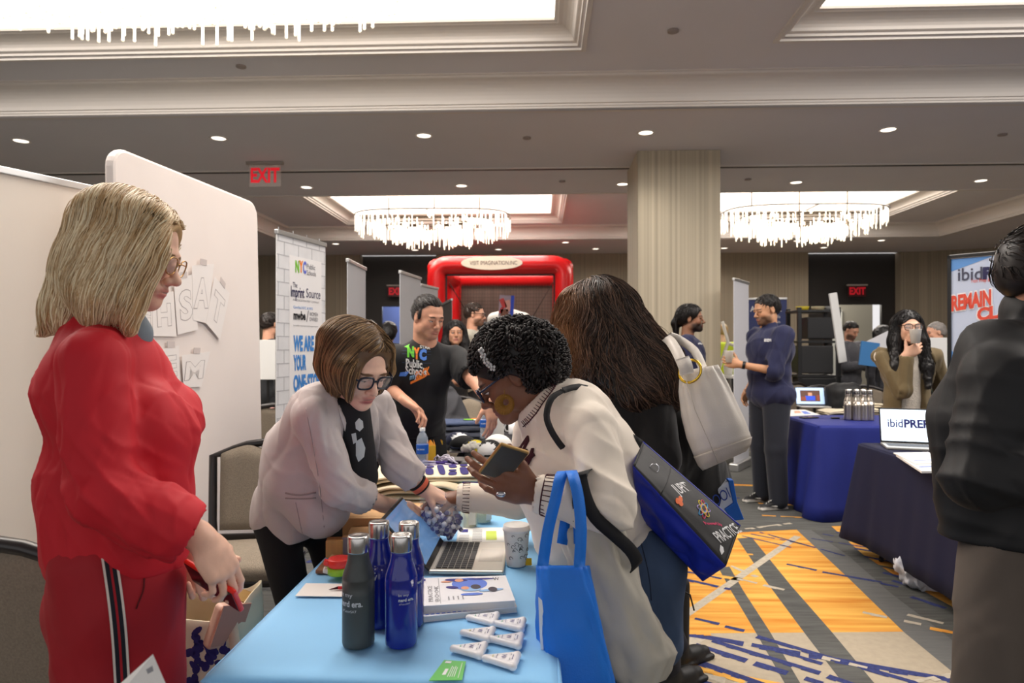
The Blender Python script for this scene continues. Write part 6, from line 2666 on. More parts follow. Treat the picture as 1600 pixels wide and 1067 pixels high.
ribbon([W(906, 742, 1.545), W(914, 775, 1.54), W(930, 808, 1.54), W(958, 834, 1.545), (W(984, 858, 1.55)), W(995, 878, 1.56), W(990, 890, 1.575)], .030, D(.6, .7, 0), mb, th=.003)
mb.build('handle', [mat('webbing_black', (26, 25, 27), .75)], t, True, True)

# tote on the floor left of the table, and what is in it
t = empty('tote_bag', 'cream tote with navy brush marks between the blonde woman and the blue table', 'bag', (-.96, 1.98, 0))
mb = MB()


def tf(u, v):
    a = 2 * PI * u
    e = 3.2
    z = .66 * v
    x = .155 * math.copysign(abs(math.cos(a)) ** (2 / e), math.cos(a)) * (1 - .15 * v)
    y = .12 * math.copysign(abs(math.sin(a)) ** (2 / e), math.sin(a)) * (1 - .1 * v)
    o = .012 * noise.noise(Vector((x * 14, y * 14, z * 9)))
    return (-.97 + x * (1 + o * 4), 1.98 + y * (1 + o * 4), z + .03 * math.sin(a * 2 + 1) * v)


mb.grid(tf, 48, 26, closed_u=True)
tb = mb.build('body', [mat('canvas_cream', (226, 214, 186), .9, var=.03, bump=.1, bs=800)], t, True, True, solid=.004)
bvt = bvh_of(tb)
mb = MB()
gg = random.Random(4)
for k in range(60):
    q = W(292 + gg.uniform(0, 66), 985 + gg.uniform(0, 100), 1.8)
    an = gg.choice((.2, .9, 1.4, 2.2)) + gg.uniform(-.2, .2)
    ln, wd = gg.uniform(.018, .04), gg.uniform(.008, .013)
    a_ = D(math.cos(an), math.sin(an), 0)
    b_ = D(-math.sin(an), math.cos(an), 0)
    mb.poly([q + a_ * ln * math.cos(i / 10 * 2 * PI) * .5 + b_ * wd * math.sin(i / 10 * 2 * PI) for i in range(10)])
project(mb, bvt, toward(W(325, 1000, 1.8)), .4, .004).build('print', [mat('ink_navy_brush', (44, 36, 104), .8)], t, True)
mb = MB()
ribbon([(-.87, 1.90, .62), (-.84, 1.86, .50), (-.86, 1.85, .40), (-.9, 1.86, .42)], .028, D(1, 0, 0), mb, th=.003)
mb.build('handle', [mat('canvas_cream', (226, 214, 186))], t, True, True)
t = empty('case', 'pale pink zip case standing in the tote on the floor', 'case', W(352, 975, 1.95))
R_ = frame(D(.85, -.25, -.5), D(.2, .95, .1))
s = S()
s.box(W(351, 976, 1.93), (.085, .040, .125), R_ @ rotm(0, 0, 1.45), .012, .01)
V, Q = s.mesh(.004)
mesh_obj('shell', V, Q, mat('blush_plastic', (222, 182, 162), .45), t, True)
mb = MB()
mb.box(W(361, 976, 1.915), (.088, .0035, .118), R_ @ rotm(0, 0, 1.45))
mb.build('zip', [mat('zip_rose', (190, 140, 122), .5)], t, True)
t = empty('gift_box', 'open brown cardboard box behind the pink case', 'box', W(376, 960, 2.05))
mb = MB()
mb.box(W(374, 962, 2.08), (.10, .085, .13), rotm(.1, .25, .4))
mb.build('carton', [mat('kraft_board', (164, 128, 72), .8)], t, True, bevel=.002)
t = empty('scarf', 'bright pink and green wrapped sweets in the floor tote', 'snack', W(305, 985, 1.95))
for i, (x, y, c_, nm) in enumerate(((300, 984, (200, 70, 130), 'wrapper_pink'), (311, 978, (150, 180, 60), 'wrapper_green'), (315, 990, (200, 40, 60), 'wrapper_red'), (304, 994, (170, 60, 150), 'wrapper_purple'))):
    s = S()
    s.ell(W(x, y, 1.93), (.022, .014, .016), rotm(.3 * i, .5, i), .01)
    V, Q = s.mesh(.004, folds(.002, 60, i))
    mesh_obj('wrapper', V, Q, mat(nm, c_, .3), t, True)
t.name = 'wrapped_snacks'

# ================================================================ things on the light blue table
ZT = .7545


def bottle(label, px, py, body, txt, loc=None, h=.238, cap=None, grp=None, rot=0.):
    g = G(px, py, ZT) if loc is None else Vector(loc)
    t = empty('water_bottle', label, 'bottle', g, rot, grp)
    k = h / .25
    prof = [(.0001, 0), (.030, 0), (.0335, .003), (.0345, .008)] + [(.0345, .02 + .13 * i / 4) for i in range(5)]
    for i in range(9):
        a = i / 8
        prof.append((.0345 - .0115 * (3 * a * a - 2 * a ** 3), .150 + .052 * a))
    prof += [(.0225, .208), (.0225, .212), (.0205, .212)]
    MB().lathe([(r, z * k) for r, z in prof], n=40).build('bottle_body', [body], t, smooth=True)
    MB().lathe([(.0215, .211 * k), (.0232, .212 * k), (.0236, .2135 * k), (.0236, .244 * k), (.0226, .2485 * k), (.020, .2495 * k), (.015, .2475 * k), (.0001, .2475 * k)], n=40).build('cap', [cap or STEEL], t, smooth=True)
    for (s_, z, hh, w_, a0, bo) in txt:
        V_, F_ = text_mesh(s_, 1, bold=bo, res=3)
        lo, hi = V_.min(0), V_.max(0)
        P_ = []
        for v in V_:
            a = (v[0] - lo[0]) / (hi[0] - lo[0])
            b = (v[1] - lo[1]) / (hi[1] - lo[1])
            th = a0 + (a - .5) * w_ / .0345
            P_.append((.0351 * math.sin(th), -.0351 * math.cos(th), z * k + (b - .5) * hh))
        mesh_obj('lettering', P_, F_, mat('bottle_print', (205, 208, 212), .5), t, smooth=False)
    return t


STEEL = mat('brushed_steel', (205, 203, 200), .22, 1., bump=.0)
GRYB = mat('bottle_grey_matte', (66, 72, 72), .42)
BLUB = mat('bottle_blue_gloss', (18, 34, 140), .16, coat=.5)
# angle offsets turn the print towards where the photo shows it
bottle('charcoal grey metal water bottle with silver cap, leftmost on the blue table', 560, 1006, GRYB,
       [('In my', .122, .012, .034, -.60, 0), ('nerd era.', .104, .013, .056, .05 - .35, .02), ('#TutorSAT', .087, .006, .036, -.38, 0)], h=.236)
bottle('blue metal bottle with a small white monogram, behind the charcoal one', 592, 976, BLUB, [('W', .125, .012, .015, -.10, .03), ('..', .136, .003, .009, -.10, .05)], h=.240)
bottle('blue metal water bottle lettered In my nerd era, front right of the cluster', 627, 1006, BLUB,
       [('In my', .122, .007, .022, .35, 0), ('nerd era.', .112, .007, .034, .52, .03), ('#TutorSAT', .103, .0035, .024, .42, 0)], h=.238)
bottle('blue metal water bottle mostly hidden, at the back right of the cluster', 639, 976, BLUB, [('nerd', .112, .007, .020, .9, .03)], h=.238)

# laptop
t = empty('laptop', 'open silver laptop with a painted blue reflection on its screen, facing right on the blue table', 'laptop', (-.21, 2.06, ZT))
ALS = mat('laptop_silver', (196, 192, 182), .35, .6)
KEY = mat('key_black', (26, 26, 28), .5)
MB().box((0, 0, .007), (.212, .288, .012)).build('base', [ALS], t, bevel=.004)
mb = MB()
mb.box((-.038, 0, .0135), (.108, .262, .001))
mb.build('keyboard_well', [mat('key_well', (150, 147, 140), .4, .5)], t)
for c_ in range(6):
    for r_ in range(14):
        if c_ == 5 and 4 <= r_ <= 8:
            if r_ == 6:
                MB().box((-.080 + c_ * .0175, -.119 + 6 * .0183, .015), (.0145, .088, .0025)).build('key', [KEY], t)
            continue
        MB().box((-.080 + c_ * .0175, -.119 + r_ * .0183, .015), (.0145, .0155, .0025)).build('key', [KEY], t)
MB().box((.062, 0, .0135), (.070, .115, .0008)).build('trackpad', [mat('trackpad_grey', (178, 174, 166), .3, .5)], t, bevel=.0003)
la = math.radians(44)
Rl = rotm(0, -la, 0)
o_ = Vector((-.106, 0, .012))
mb = MB()
mb.box(o_ + Rl @ Vector((0, 0, .098)), (.006, .288, .200), Rl)
ld = mb.build('lid', [BLACKP], t, bevel=.003)
MB().box(o_ + Rl @ Vector((.0036, 0, .102)), (.0012, .272, .172), Rl).build('screen', [mat('screen_blue', (98, 140, 190), .12, emit=.28, var=.12, vs=14, coat=.4)], ld)  # blue reflection put into the screen's colour and emission
MB().box(o_ + Rl @ Vector((.0038, 0, .192)), (.001, .03, .006), Rl).build('camera_notch', [BLACKP], ld)

# coffee cup
g = G(807, 882, ZT)
t = empty('coffee_cup', 'white paper coffee cup with black swirl print and lid beside the laptop', 'cup', g)
MB().lathe([(.0001, 0), (.029, 0), (.0295, .004), (.0385, .102), (.0395, .104)], n=32).build('cup_body', [mat('paper_cup_white', (226, 222, 214), .6)], t, smooth=True)
MB().lathe([(.0408, .102), (.0412, .108), (.0395, .110), (.0385, .118), (.0365, .119), (.0355, .1165), (.0001, .116)], n=32).build('lid', [mat('cup_lid_white', (232, 230, 226), .4)], t, smooth=True)
mb = MB()
gg = random.Random(8)
for k in range(22):
    th0, z0, r0 = gg.uniform(-2.6, .8), gg.uniform(.02, .095), gg.uniform(.004, .009)
    pts = []
    for i in range(14):
        a = i / 13 * 4.6 + gg.uniform(0, .1)
        rr = r0 * (1 - i / 16)
        th, z = th0 + rr * math.cos(a) / .034, z0 + rr * math.sin(a)
        R0 = .0295 + (z - .004) * .0918 + .0006
        pts.append((R0 * math.cos(th), R0 * math.sin(th), z))
    mb.tube(pts, .0007, 4)
mb.build('swirl_print', [mat('ink_black_swirl', (35, 32, 32), .6)], t, smooth=True)
t = empty('tea_tag', 'small yellow tea bag tag hanging beside the paper cup', 'tag', G(826, 884, ZT))
MB().box((0, 0, .012), (.018, .002, .020), rotm(-.3, 0, .1)).build('tag', [mat('tag_yellow', (222, 180, 20), .6)], t)
MB().tube([(0, 0, .021), (-.005, -.004, .05), (-.012, .0, .10)], .0006, 4).build('string', [mat('string_white', (220, 215, 205), .8)], t)

# papers
def flat_thing(name, label, cat, px4, z, th, m, group=None, print_=None, pm=None):
    P_ = [G(x, y, z) for x, y in px4]
    c = sum(P_, Vector()) / 4
    t = empty(name, label, cat, (c.x, c.y, z - th), 0, group)
    mb = MB()
    mb.prism([p - Vector((0, 0, th)) for p in P_[::-1]] if False else [Vector((p.x, p.y, z - th)) for p in P_], (0, 0, 1), th)
    mb.build('sheet', [m], t, True)
    if print_:
        mb = MB()
        for poly, mi in print_:
            mb.poly([Vector((*(((P_[0] * (1 - u) + P_[1] * u) * (1 - v) + (P_[3] * (1 - u) + P_[2] * u) * v).xy), z + .0006)) for u, v in poly], mi)
        mb.build('print', pm, t, True)
    return t, P_


def rc4(u0, v0, u1, v1):
    return [(u0, v0), (u1, v0), (u1, v1), (u0, v1)]


INK = [mat('ink_navy', (52, 48, 130), .7), mat('ink_grey', (150, 150, 155), .7), mat('ink_lime', (196, 214, 90), .7), mat('ink_red', (205, 50, 50), .7), mat('ink_white', (235, 235, 235), .7),
       mat('ink_blue', (100, 130, 220), .7), mat('ink_skin', (224, 160, 130), .7), mat('ink_dark2', (70, 64, 76), .7), mat('ink_paleblue', (150, 190, 235), .7)]
WP = mat('white_paper_bright', (238, 236, 232), .7)
pr = [(rc4(.08, .12, .22, .3), 0), (rc4(.60, .22, .82, .72), 2)] + [(rc4(.32, .15 + k * .09, .52, .18 + k * .09), 1) for k in range(8)] + [(rc4(.05, .45 + k * .1, .25, .48 + k * .1), 1) for k in range(5)]
flat_thing('flyer', 'white printed flyer with a lime green square behind the laptop', 'flyer', ((716, 824), (788, 824), (791, 852), (712, 852)), .757, .001, WP, None, pr, INK)
flat_thing('paper_sheet', 'blank white sheet of paper left of the bottles', 'paper', ((478, 911), (560, 912), (560, 932), (461, 931)), .757, .001, WP)
flat_thing('card', 'small white card with a red corner behind the blue bottles', 'paper', ((600, 848), (640, 848), (642, 862), (598, 862)), .757, .001, WP, None, [(rc4(.6, .5, .8, .9), 3)], INK)
# green card
flat_thing('gift_card', 'green card with small white print at the near edge of the blue table', 'card', ((694, 1031), (728, 1033), (722, 1062), (670, 1063)), .7575, .0012, mat('card_green', (92, 186, 84), .5),
           None, [(rc4(.12, .06, .38, .16), 4), (rc4(.30, .45, .42, .75), 4), (rc4(.85, .1, .87, .9), 4)] + [(rc4(.5 + k * .07, .3 + .05 * (k % 2), .525 + k * .07, .85), 4) for k in range(4)], INK)
# books
BKM = mat('book_white', (234, 234, 238), .55)
for i, (q4, z0, z1, lb) in enumerate((
        (((655, 906), (790, 902), (808, 948), (657, 964)), ZT, .768, 'lower white practice book of the two stacked on the blue table'),
        (((655, 903), (790, 899), (805, 938), (656, 947)), .768, .786, 'upper white book with a blue cartoon drawing on its cover'))):
    P_ = [G(x, y, z1) for x, y in q4]
    c = sum(P_, Vector()) / 4
    t = empty('book', lb, 'book', (c.x, c.y, z0), 0, 'stacked books by the laptop')
    lo_ = [Vector((p.x, p.y, z0 + .0012)) for p in P_]
    ins = [c + (p - c) * .988 for p in lo_]
    for p in ins:
        p.z = z0 + .001
    MB().prism(ins, (0, 0, 1), z1 - z0 - .002).build('pages', [mat('book_pages', (214, 212, 208), .8, var=.06, vs=1, stretch=(1, 1, 900))], t, True)
    mb = MB()
    for zz in (z0, z1 - .0012):
        mb.prism([Vector((p.x, p.y, zz)) for p in P_], (0, 0, 1), .0012)
    mb.build('cover', [BKM], t, True)

    def up(u, v, o=.0006):
        p = (P_[0] * (1 - u) + P_[1] * u) * (1 - v) + (P_[3] * (1 - u) + P_[2] * u) * v
        return Vector((p.x, p.y, z1 + o))
    mb = MB()
    if i == 1:
        # the art is a plain figure of rounded shapes: two students lying on a blue cloud
        def el(cx_, cy_, rx, ry, rot, mi, o):
            mb.poly([up(cx_ + rx * math.cos(a) * math.cos(rot) - ry * math.sin(a) * math.sin(rot) * .5, cy_ + rx * math.cos(a) * math.sin(rot) * 1.6 + ry * math.sin(a) * math.cos(rot), o)
                     for a in [2 * PI * k / 24 for k in range(24)]], mi)
        el(.56, .30, .20, .24, 0, 5, .0005)
        el(.42, .14, .13, .06, .1, 0, .0008)
        el(.70, .12, .16, .035, 0, 0, .0008)
        el(.36, .42, .07, .05, .2, 0, .0008)
        el(.45, .16, .05, .06, 0, 6, .0011)
        el(.30, .20, .06, .03, 0, 6, .0011)
        el(.56, .52, .11, .07, .05, 8, .0012)
        el(.78, .58, .14, .045, -.1, 8, .0012)
        el(.62, .44, .055, .09, 0, 7, .0015)
        el(.80, .56, .05, .09, 0, 7, .0015)
        el(.50, .47, .045, .06, 0, 6, .0016)
        el(.56, .70, .12, .045, 0, 5, .0012)
        for k, s_ in enumerate(('PRACTICE', 'BOOK')):
            V_, F_ = text_mesh(s_, 1, bold=.01, res=1)
            lo, hi = V_.min(0), V_.max(0)
            mb.add([up(.10 + .07 * k + .05 * (v[1] - lo[1]) / (hi[1] - lo[1]) * -1 + .04, .88 - .55 * (v[0] - lo[0]) / (hi[0] - lo[0]), .0008) for v in V_], F_, 1)
        V_, F_ = text_mesh('W', 1, bold=.01, res=1)
        lo, hi = V_.min(0), V_.max(0)
        mb.add([up(.84 + .07 * (v[0] - lo[0]) / (hi[0] - lo[0]), .20 - .12 * (v[1] - lo[1]) / (hi[1] - lo[1]), .0008) for v in V_], F_, 7)
        for k in range(4):
            mb.poly([up(*q, .0008) for q in rc4(.30 + k * .05, .74, .315 + k * .05, .86)], 1)
        mb.poly([up(*q, .0008) for q in rc4(.03, .06, .07, .14)], 0)
        mb.poly([up(*q, .0006) for q in rc4(.215, .04, .22, .96)], 1)
    else:
        for k in range(10):
            mb.poly([up(*q) for q in rc4(.05 + k * .055, .955, .085 + k * .055, .975)], 5)
    mb.build('cover_print', INK, t, True)

# triangular highlighters
HLW = mat('highlighter_white', (238, 236, 238), .35)


def highlighter(label, px, py, rot, tip):
    g = G(px, py, ZT)
    t = empty('highlighter', label, 'highlighter', g, rot, 'white triangular highlighters on the blue table')
    s = S()
    s.rc((-.034, 0, .007), (.028, .026, .007), .0068, .0072, .004)
    s.rc((-.034, 0, .007), (.028, -.026, .007), .0068, .0072, .004)
    s.rc((.028, -.026, .007), (.028, .026, .007), .0072, None, .004)
    s.rc((-.024, 0, .007), (.014, 0, .007), .0068, .021, .004, flat=(0, 0, 1), fr=.42)
    V, Q = s.mesh(.0022)
    mesh_obj('shell', V, Q, HLW, t)
    mb = MB()
    mb.lathe([(.0073, -.0006), (.0078, 0), (.0073, .0006)], (-.0185, 0, .007), 16, rotm(0, PI / 2, 0) @ Matrix.Diagonal((1.0, 1.6, 1)))
    mb.build('cap_line', [mat('cap_line_%d' % tip[1], tip, .4)], t, smooth=True)
    mb = MB()
    text('W', .016, (.004, .0, .0146), (0, -1, 0), (1, 0, 0), None, None, mb=mb, mi=0, bold=0, off=.0006, world=False)
    for k in range(3):
        mb.box((-.010, -.006 + k * .006, .0146), (.0016, .0016, .0008), m=0)
    mb.box((.018, 0, .0150), (.001, .026, .0006), m=1)
    mb.box((.023, 0, .0150), (.001, .020, .0006), m=0)
    mb.build('print', [INK[0], INK[1]], t)
    return t


HS = [(755, 971, -.10, (120, 205, 170), 'farthest left, nearest the books'), (797, 980, -.06, (110, 200, 160), 'farthest right, beside the upper middle'),
      (747, 995, -.12, (225, 215, 120), 'left one of the middle pair'), (792, 1005, -.08, (110, 200, 160), 'right one of the middle pair'),
      (733, 1020, -.10, (120, 205, 170), 'lowest on the left, just above the green card'), (784, 1036, -.14, (225, 215, 120), 'closest to the camera, right of the green card')]
for x, y, r_, c_, l in HS:
    highlighter('white triangular highlighter, ' + l, x, y, r_, c_)

# bag of lip balm tubes
bc = G(689, 846, ZT) + Vector((0, 0, .075))
t = empty('clear_bag', 'clear plastic bag full of purple tubes with white caps', 'bag', bc - Vector((0, 0, .075)))
s = S()
s.ell(bc, (.082, .078, .072), None, .03)
s.rc(bc + Vector((-.02, 0, .05)), bc + Vector((-.045, .0, .105)), .045, .022, .03)
V, Q = s.mesh(.006, folds(.004, 24, 44))
mesh_obj('film', V, Q, mat('clear_film', (240, 242, 250), .06, alpha=.16, coat=.6), t, True)
tube0 = None
gg = random.Random(11)
TBM = [mat('tube_purple', (66, 58, 140), .35), mat('tube_cap_white', (236, 234, 238), .35), mat('tube_label', (205, 205, 225), .5)]
n_ = 0
pts_ = []
while n_ < 110:
    v = Vector((gg.gauss(0, 1), gg.gauss(0, 1), gg.gauss(0, 1))).normalized()
    rr = gg.uniform(.55, .93)
    p = bc + Vector((v.x * .070 * rr, v.y * .066 * rr, v.z * .062 * rr + .0))
    if p.z < ZT + .010:
        continue
    n_ += 1
    if tube0 is None:
        mb = MB()
        mb.lathe([(.0001, -.026), (.0068, -.026), (.0068, .010), (.0001, .010)], n=10, m=0)
        mb.lathe([(.0072, .010), (.0074, .024), (.0068, .026), (.0001, .026)], n=10, m=1)
        mb.lathe([(.0070, -.016), (.0070, -.004)], n=10, m=2)
        tube0 = mb.build('lip_balm_tube', TBM, None, smooth=True)
        o = tube0
        tag(o, 'small purple tube with white cap inside the clear plastic bag', 'tube', 'purple tubes in the clear bag')
    else:
        o = tube0.copy()
        COL.objects.link(o)
    o.location = p
    o.rotation_euler = (gg.uniform(0, 6.28), gg.uniform(0, 6.28), gg.uniform(0, 6.28))
    if v.y < -.2 and gg.random() < .6:
        q_ = (Vector((-v.x * .3, -.6, .5 + gg.uniform(-.4, .4)))).to_track_quat('Z', 'Y')
        o.rotation_euler = q_.to_euler()
# candle jars
for i, (x, y, l) in enumerate(((733, 822, 'pale candle in a glass jar left of the two, behind the flyer'), (754, 815, 'pale candle in a glass jar, right of the two, below the sleeve'))):
    g = G(x, y, ZT)
    t = empty('candle_jar', l, 'candle', g, .4 * i, 'glass candle jars')
    MB().lathe([(.0001, .003), (.029, .003), (.030, .058), (.0001, .058)], n=28).build('wax', [mat('wax_cream', (226, 224, 188), .5, sss=.1)], t, smooth=True)
    MB().lathe([(.0001, 0), (.032, 0), (.033, .004), (.033, .082), (.0315, .083), (.0315, .004)], n=28).build('glass', [mat('jar_glass', (235, 245, 240), .03, alpha=.22, coat=.6)], t, smooth=True)
    MB().box((.014, -.031, .035), (.026, .0015, .045), rotm(0, 0, .42)).build('label', [mat('jar_label', (228, 228, 222), .6)], t)

# small boxes, blocks, tape at the left side of the bottles
KR = mat('kraft_card', (186, 142, 96), .8, var=.05, vs=6)
KR2 = mat('kraft_card_pale', (206, 164, 116), .8, var=.05, vs=6)


def kraft(label, px, py, size, rot, z=ZT, m=KR, name='cardboard_box', lidc=None):
    g = G(px, py, z)
    t = empty(name, label, 'box', g, rot)
    MB().box((0, 0, size[2] / 2), size).build('carton', [m], t, bevel=.002)
    mb = MB()
    mb.box((0, 0, size[2] + .001), (size[0] * 1.01, size[1] * .46, .002), rotm(.06, 0, 0) @ Matrix.Identity(3))
    mb.build('flap', [lidc or KR2], t, bevel=.0006)
    return t


kraft('low brown cardboard box behind the bottles, beside the laptop lid', 588, 850, (.17, .13, .045), .12)
kraft('pale brown cardboard box in front of the folded totes', 575, 836, (.15, .10, .070), .05, m=KR2)
kraft('large flat brown carton under the folded tote pile', 600, 818, (.26, .14, .062), -.05)
t = kraft('small bamboo block with a split top left of the bottles', 524, 868, (.050, .045, .052), .1, m=mat('bamboo', (206, 158, 92), .5, var=.12, vs=1, stretch=(60, 60, 2)), name='bamboo_block', lidc=mat('bamboo_dark', (150, 104, 54), .5))
t['category'] = 'block'
kraft('small dark striped box between the bamboo block and the charcoal bottle', 543, 866, (.03, .04, .055), .1, m=mat('box_grey_print', (150, 140, 150), .7))
t = empty('wooden_tray', 'flat brown wooden tray under the tape at the left table edge', 'tray', G(523, 888, ZT), .05)
MB().box((0, 0, .006), (.085, .10, .012)).build('tray', [mat('walnut_tray', (140, 98, 68), .5, var=.1)], t, bevel=.003)
MB().box((.012, .01, .022), (.06, .05, .010), rotm(0, .12, 0)).build('insert', [KR], t)
for i, (x, y, z, c_, l) in enumerate(((530, 896, ZT + .012, (150, 205, 50), 'lime green roll of tape in a clear holder, lower of the two'), (531, 884, ZT + .035, (222, 52, 44), 'red tape dispenser resting on the green tape roll'))):
    g = G(x, y, z)
    t = empty('tape_roll', l, 'tape', g, .3, 'tape rolls left of the bottles')
    MB().lathe([(.018, -.007 + .014), (.030, 0), (.033, .003), (.033, .019), (.030, .022), (.018, .022)], n=28).build('roll', [mat('tape_%d' % c_[0], c_, .35)], t, smooth=True)
    MB().box((-.034, 0, .012), (.018, .022, .014), rotm(0, .3, 0)).build('cutter', [mat('cutter_%d' % c_[0], (225, 225, 220) if i == 0 else c_, .3)], t, bevel=.003)
t = empty('pen', 'red pen with its tip resting on the blank sheet left of the charcoal bottle', 'pen', G(532, 922, .7575), 0)
MB().tube([(.05, .005, .006), (-.006, 0, .006)], .0045, 8).build('barrel', [mat('pen_red', (190, 24, 34), .4)], t, smooth=True)
MB().tube([(-.006, 0, .006), (-.018, -.001, .004), (-.030, -.002, .002)], [.0042, .0022, .0006], 8).build('tip', [mat('pen_tip', (70, 30, 30), .3, .6)], t, smooth=True)

# pile of folded canvas totes
_ft = []
gg = random.Random(21)
CVs = [mat('canvas_fold_a', (222, 210, 184), .9, var=.04, bump=.12, bs=700), mat('canvas_fold_b', (204, 190, 162), .9, var=.04, bump=.12, bs=700)]


def folded(label, c, size, rot, m, group, printed=None, wr_=.010, sag=.02):
    t = empty('folded_tote', label, 'tote bag', c, rot, group)
    mb = MB()
    sd = gg.uniform(0, 50)
    for k in range(2):
        z0 = size[2] * k / 2

        def fn(u, v, k=k, z0=z0):
            a = 2 * PI * v
            w = size[1] / 2
            hh = size[2] / 4
            y = w * math.copysign(abs(math.cos(a)) ** .45, math.cos(a))
            z = z0 + hh + hh * math.copysign(abs(math.sin(a)) ** .6, math.sin(a))
            x = (u - .5) * size[0] * (1 - .03 * k)
            q = noise.noise(Vector((x * 7 + sd, y * 7, k * 3.)))
            return (x + .01 * noise.noise(Vector((y * 12, sd, k))), y + .01 * noise.noise(Vector((x * 9, sd + 3, k))), z + wr_ * q - sag * ((x / size[0] * 2) ** 4) * 1.0)
        b = len(mb.v)
        mb.grid(fn, 22, 21)
    o = mb.build('canvas', [m], t, smooth=True)
    if printed:
        bv_ = bvh_of(o)
        pm = MB()
        M_ = wm(t)
        for poly in printed:
            pm.poly([M_ @ Vector((x, y, .3)) for x, y in poly])
        project(pm, bv_, (0, 0, 1), .5, .0025).build('print', [mat('ink_navy_brush', (44, 36, 104), .8)], t, True)
    return t


def blob(cx_, cy_, a, b, rot=0):
    out = []
    for i in range(14):
        t_ = 2 * PI * i / 14
        x, y = a * math.copysign(abs(math.cos(t_)) ** .6, math.cos(t_)), b * math.copysign(abs(math.sin(t_)) ** .6, math.sin(t_))
        out.append((cx_ + x * math.cos(rot) - y * math.sin(rot), cy_ + x * math.sin(rot) + y * math.cos(rot)))
    return out


pr = []
for i in range(9):
    x = -.19 + i * .047
    if i % 3 == 1:
        pr += [blob(x, .06, .017, .035, .1), blob(x, -.02, .016, .016), blob(x, -.075, .017, .03, -.1)]
    elif i % 3 == 0:
        pr += [blob(x, .01, .014, .105, .08)]
    else:
        pr += [blob(x, .075, .017, .022), blob(x, -.03, .017, .07, .05)]
base = G(640, 822, ZT)
TG = 'folded canvas totes piled at the far end of the blue table'
folded('folded cream tote at the bottom of the pile, left side', (base.x - .05, 2.74, ZT), (.36, .30, .035), .05, CVs[1], TG)
folded('second folded cream tote up the pile, left side', (base.x - .04, 2.74, ZT + .038), (.35, .29, .035), -.06, CVs[0], TG)
folded('third folded tote of the pile, sagging open towards us', (base.x - .03, 2.73, ZT + .076), (.36, .29, .034), .10, CVs[1], TG, wr_=.016)
folded('loosely crumpled cream tote on the left shoulder of the pile', (base.x - .13, 2.76, ZT + .112), (.22, .26, .030), .30, CVs[0], TG, wr_=.02)
folded('top folded tote with bold navy brush marks facing up', (-.36, 2.80, ZT + .108), (.42, .25, .028), .13, CVs[0], TG, pr, wr_=.006, sag=.01)

# ================================================================ things on the purple and black tables
def pet(label, g, h=.215, lw=(30, 90, 180)):
    t = empty('plastic_bottle', label, 'bottle', g, 0, 'clear plastic water bottles')
    k = h / .215
    prof = [(.0001, .002), (.026, .0), (.0315, .006)]
    for i in range(7):
        prof += [(.0315, .012 + i * .009), (.0295, .016 + i * .009)]
    prof += [(.032, .078), (.032, .130), (.0305, .134), (.032, .142), (.028, .165), (.018, .185), (.0125, .193), (.0125, .20)]
    MB().lathe([(r, z * k) for r, z in prof], n=24).build('shell', [mat('pet_clear', (225, 235, 245), .05, alpha=.28, coat=.5)], t, smooth=True)
    MB().lathe([(.0324, .080 * k), (.0326, .082 * k), (.0326, .126 * k), (.0324, .128 * k)], n=24).build('label', [mat('pet_label_blue', lw, .35)], t, smooth=True)
    MB().lathe([(.0145, .196 * k), (.0148, .198 * k), (.0148, .213 * k), (.0135, .215 * k), (.0001, .215 * k)], n=20).build('cap', [mat('pet_cap_white', (238, 238, 236), .4)], t, smooth=True)
    P_, F_ = text_mesh('AQUAFINA', 1, bold=.02, res=1)
    lo, hi = P_.min(0), P_.max(0)
    pp = []
    for v in P_:
        a = -.15 + ((v[0] - lo[0]) / (hi[0] - lo[0]) - .5) * 1.3
        pp.append((.0331 * math.sin(a), -.0331 * math.cos(a), (.104 + ((v[1] - lo[1]) / (hi[1] - lo[1]) - .5) * .009) * k))
    mesh_obj('lettering', pp, F_, mat('print_white2', (235, 235, 235)), t, smooth=False)


pet('clear water bottle with blue label beside the yellow cartons', G(660, 732, ZT))
pet('clear water bottle with blue label farther back near the mug', G(757, 686, ZT), .225, (24, 60, 160))
for i, (x, y, l) in enumerate(((673, 720, 'yellow carton with a crown-cut top beside the water bottle, left one'), (684, 712, 'yellow carton with a crown-cut top, right one'))):
    g = G(x, y, ZT)
    t = empty('carton', l, 'carton', g, .3, 'yellow cartons')
    MB().box((0, 0, .045), (.05, .05, .09)).build('box', [mat('carton_yellow', (240, 190, 50), .5)], t, bevel=.003)
    mb = MB()
    for sx, sy in ((1, 0), (-1, 0), (0, 1), (0, -1)):
        mb.prism([(sx * .024 - sy * .02, sy * .024 - sx * .02, .09), (sx * .024 + sy * .02, sy * .024 + sx * .02, .09), (sx * .016, sy * .016, .118)], (sx * -.002, sy * -.002, 0), 1)
    mb.build('crown_flaps', [mat('carton_orange', (246, 168, 60), .5)], t)


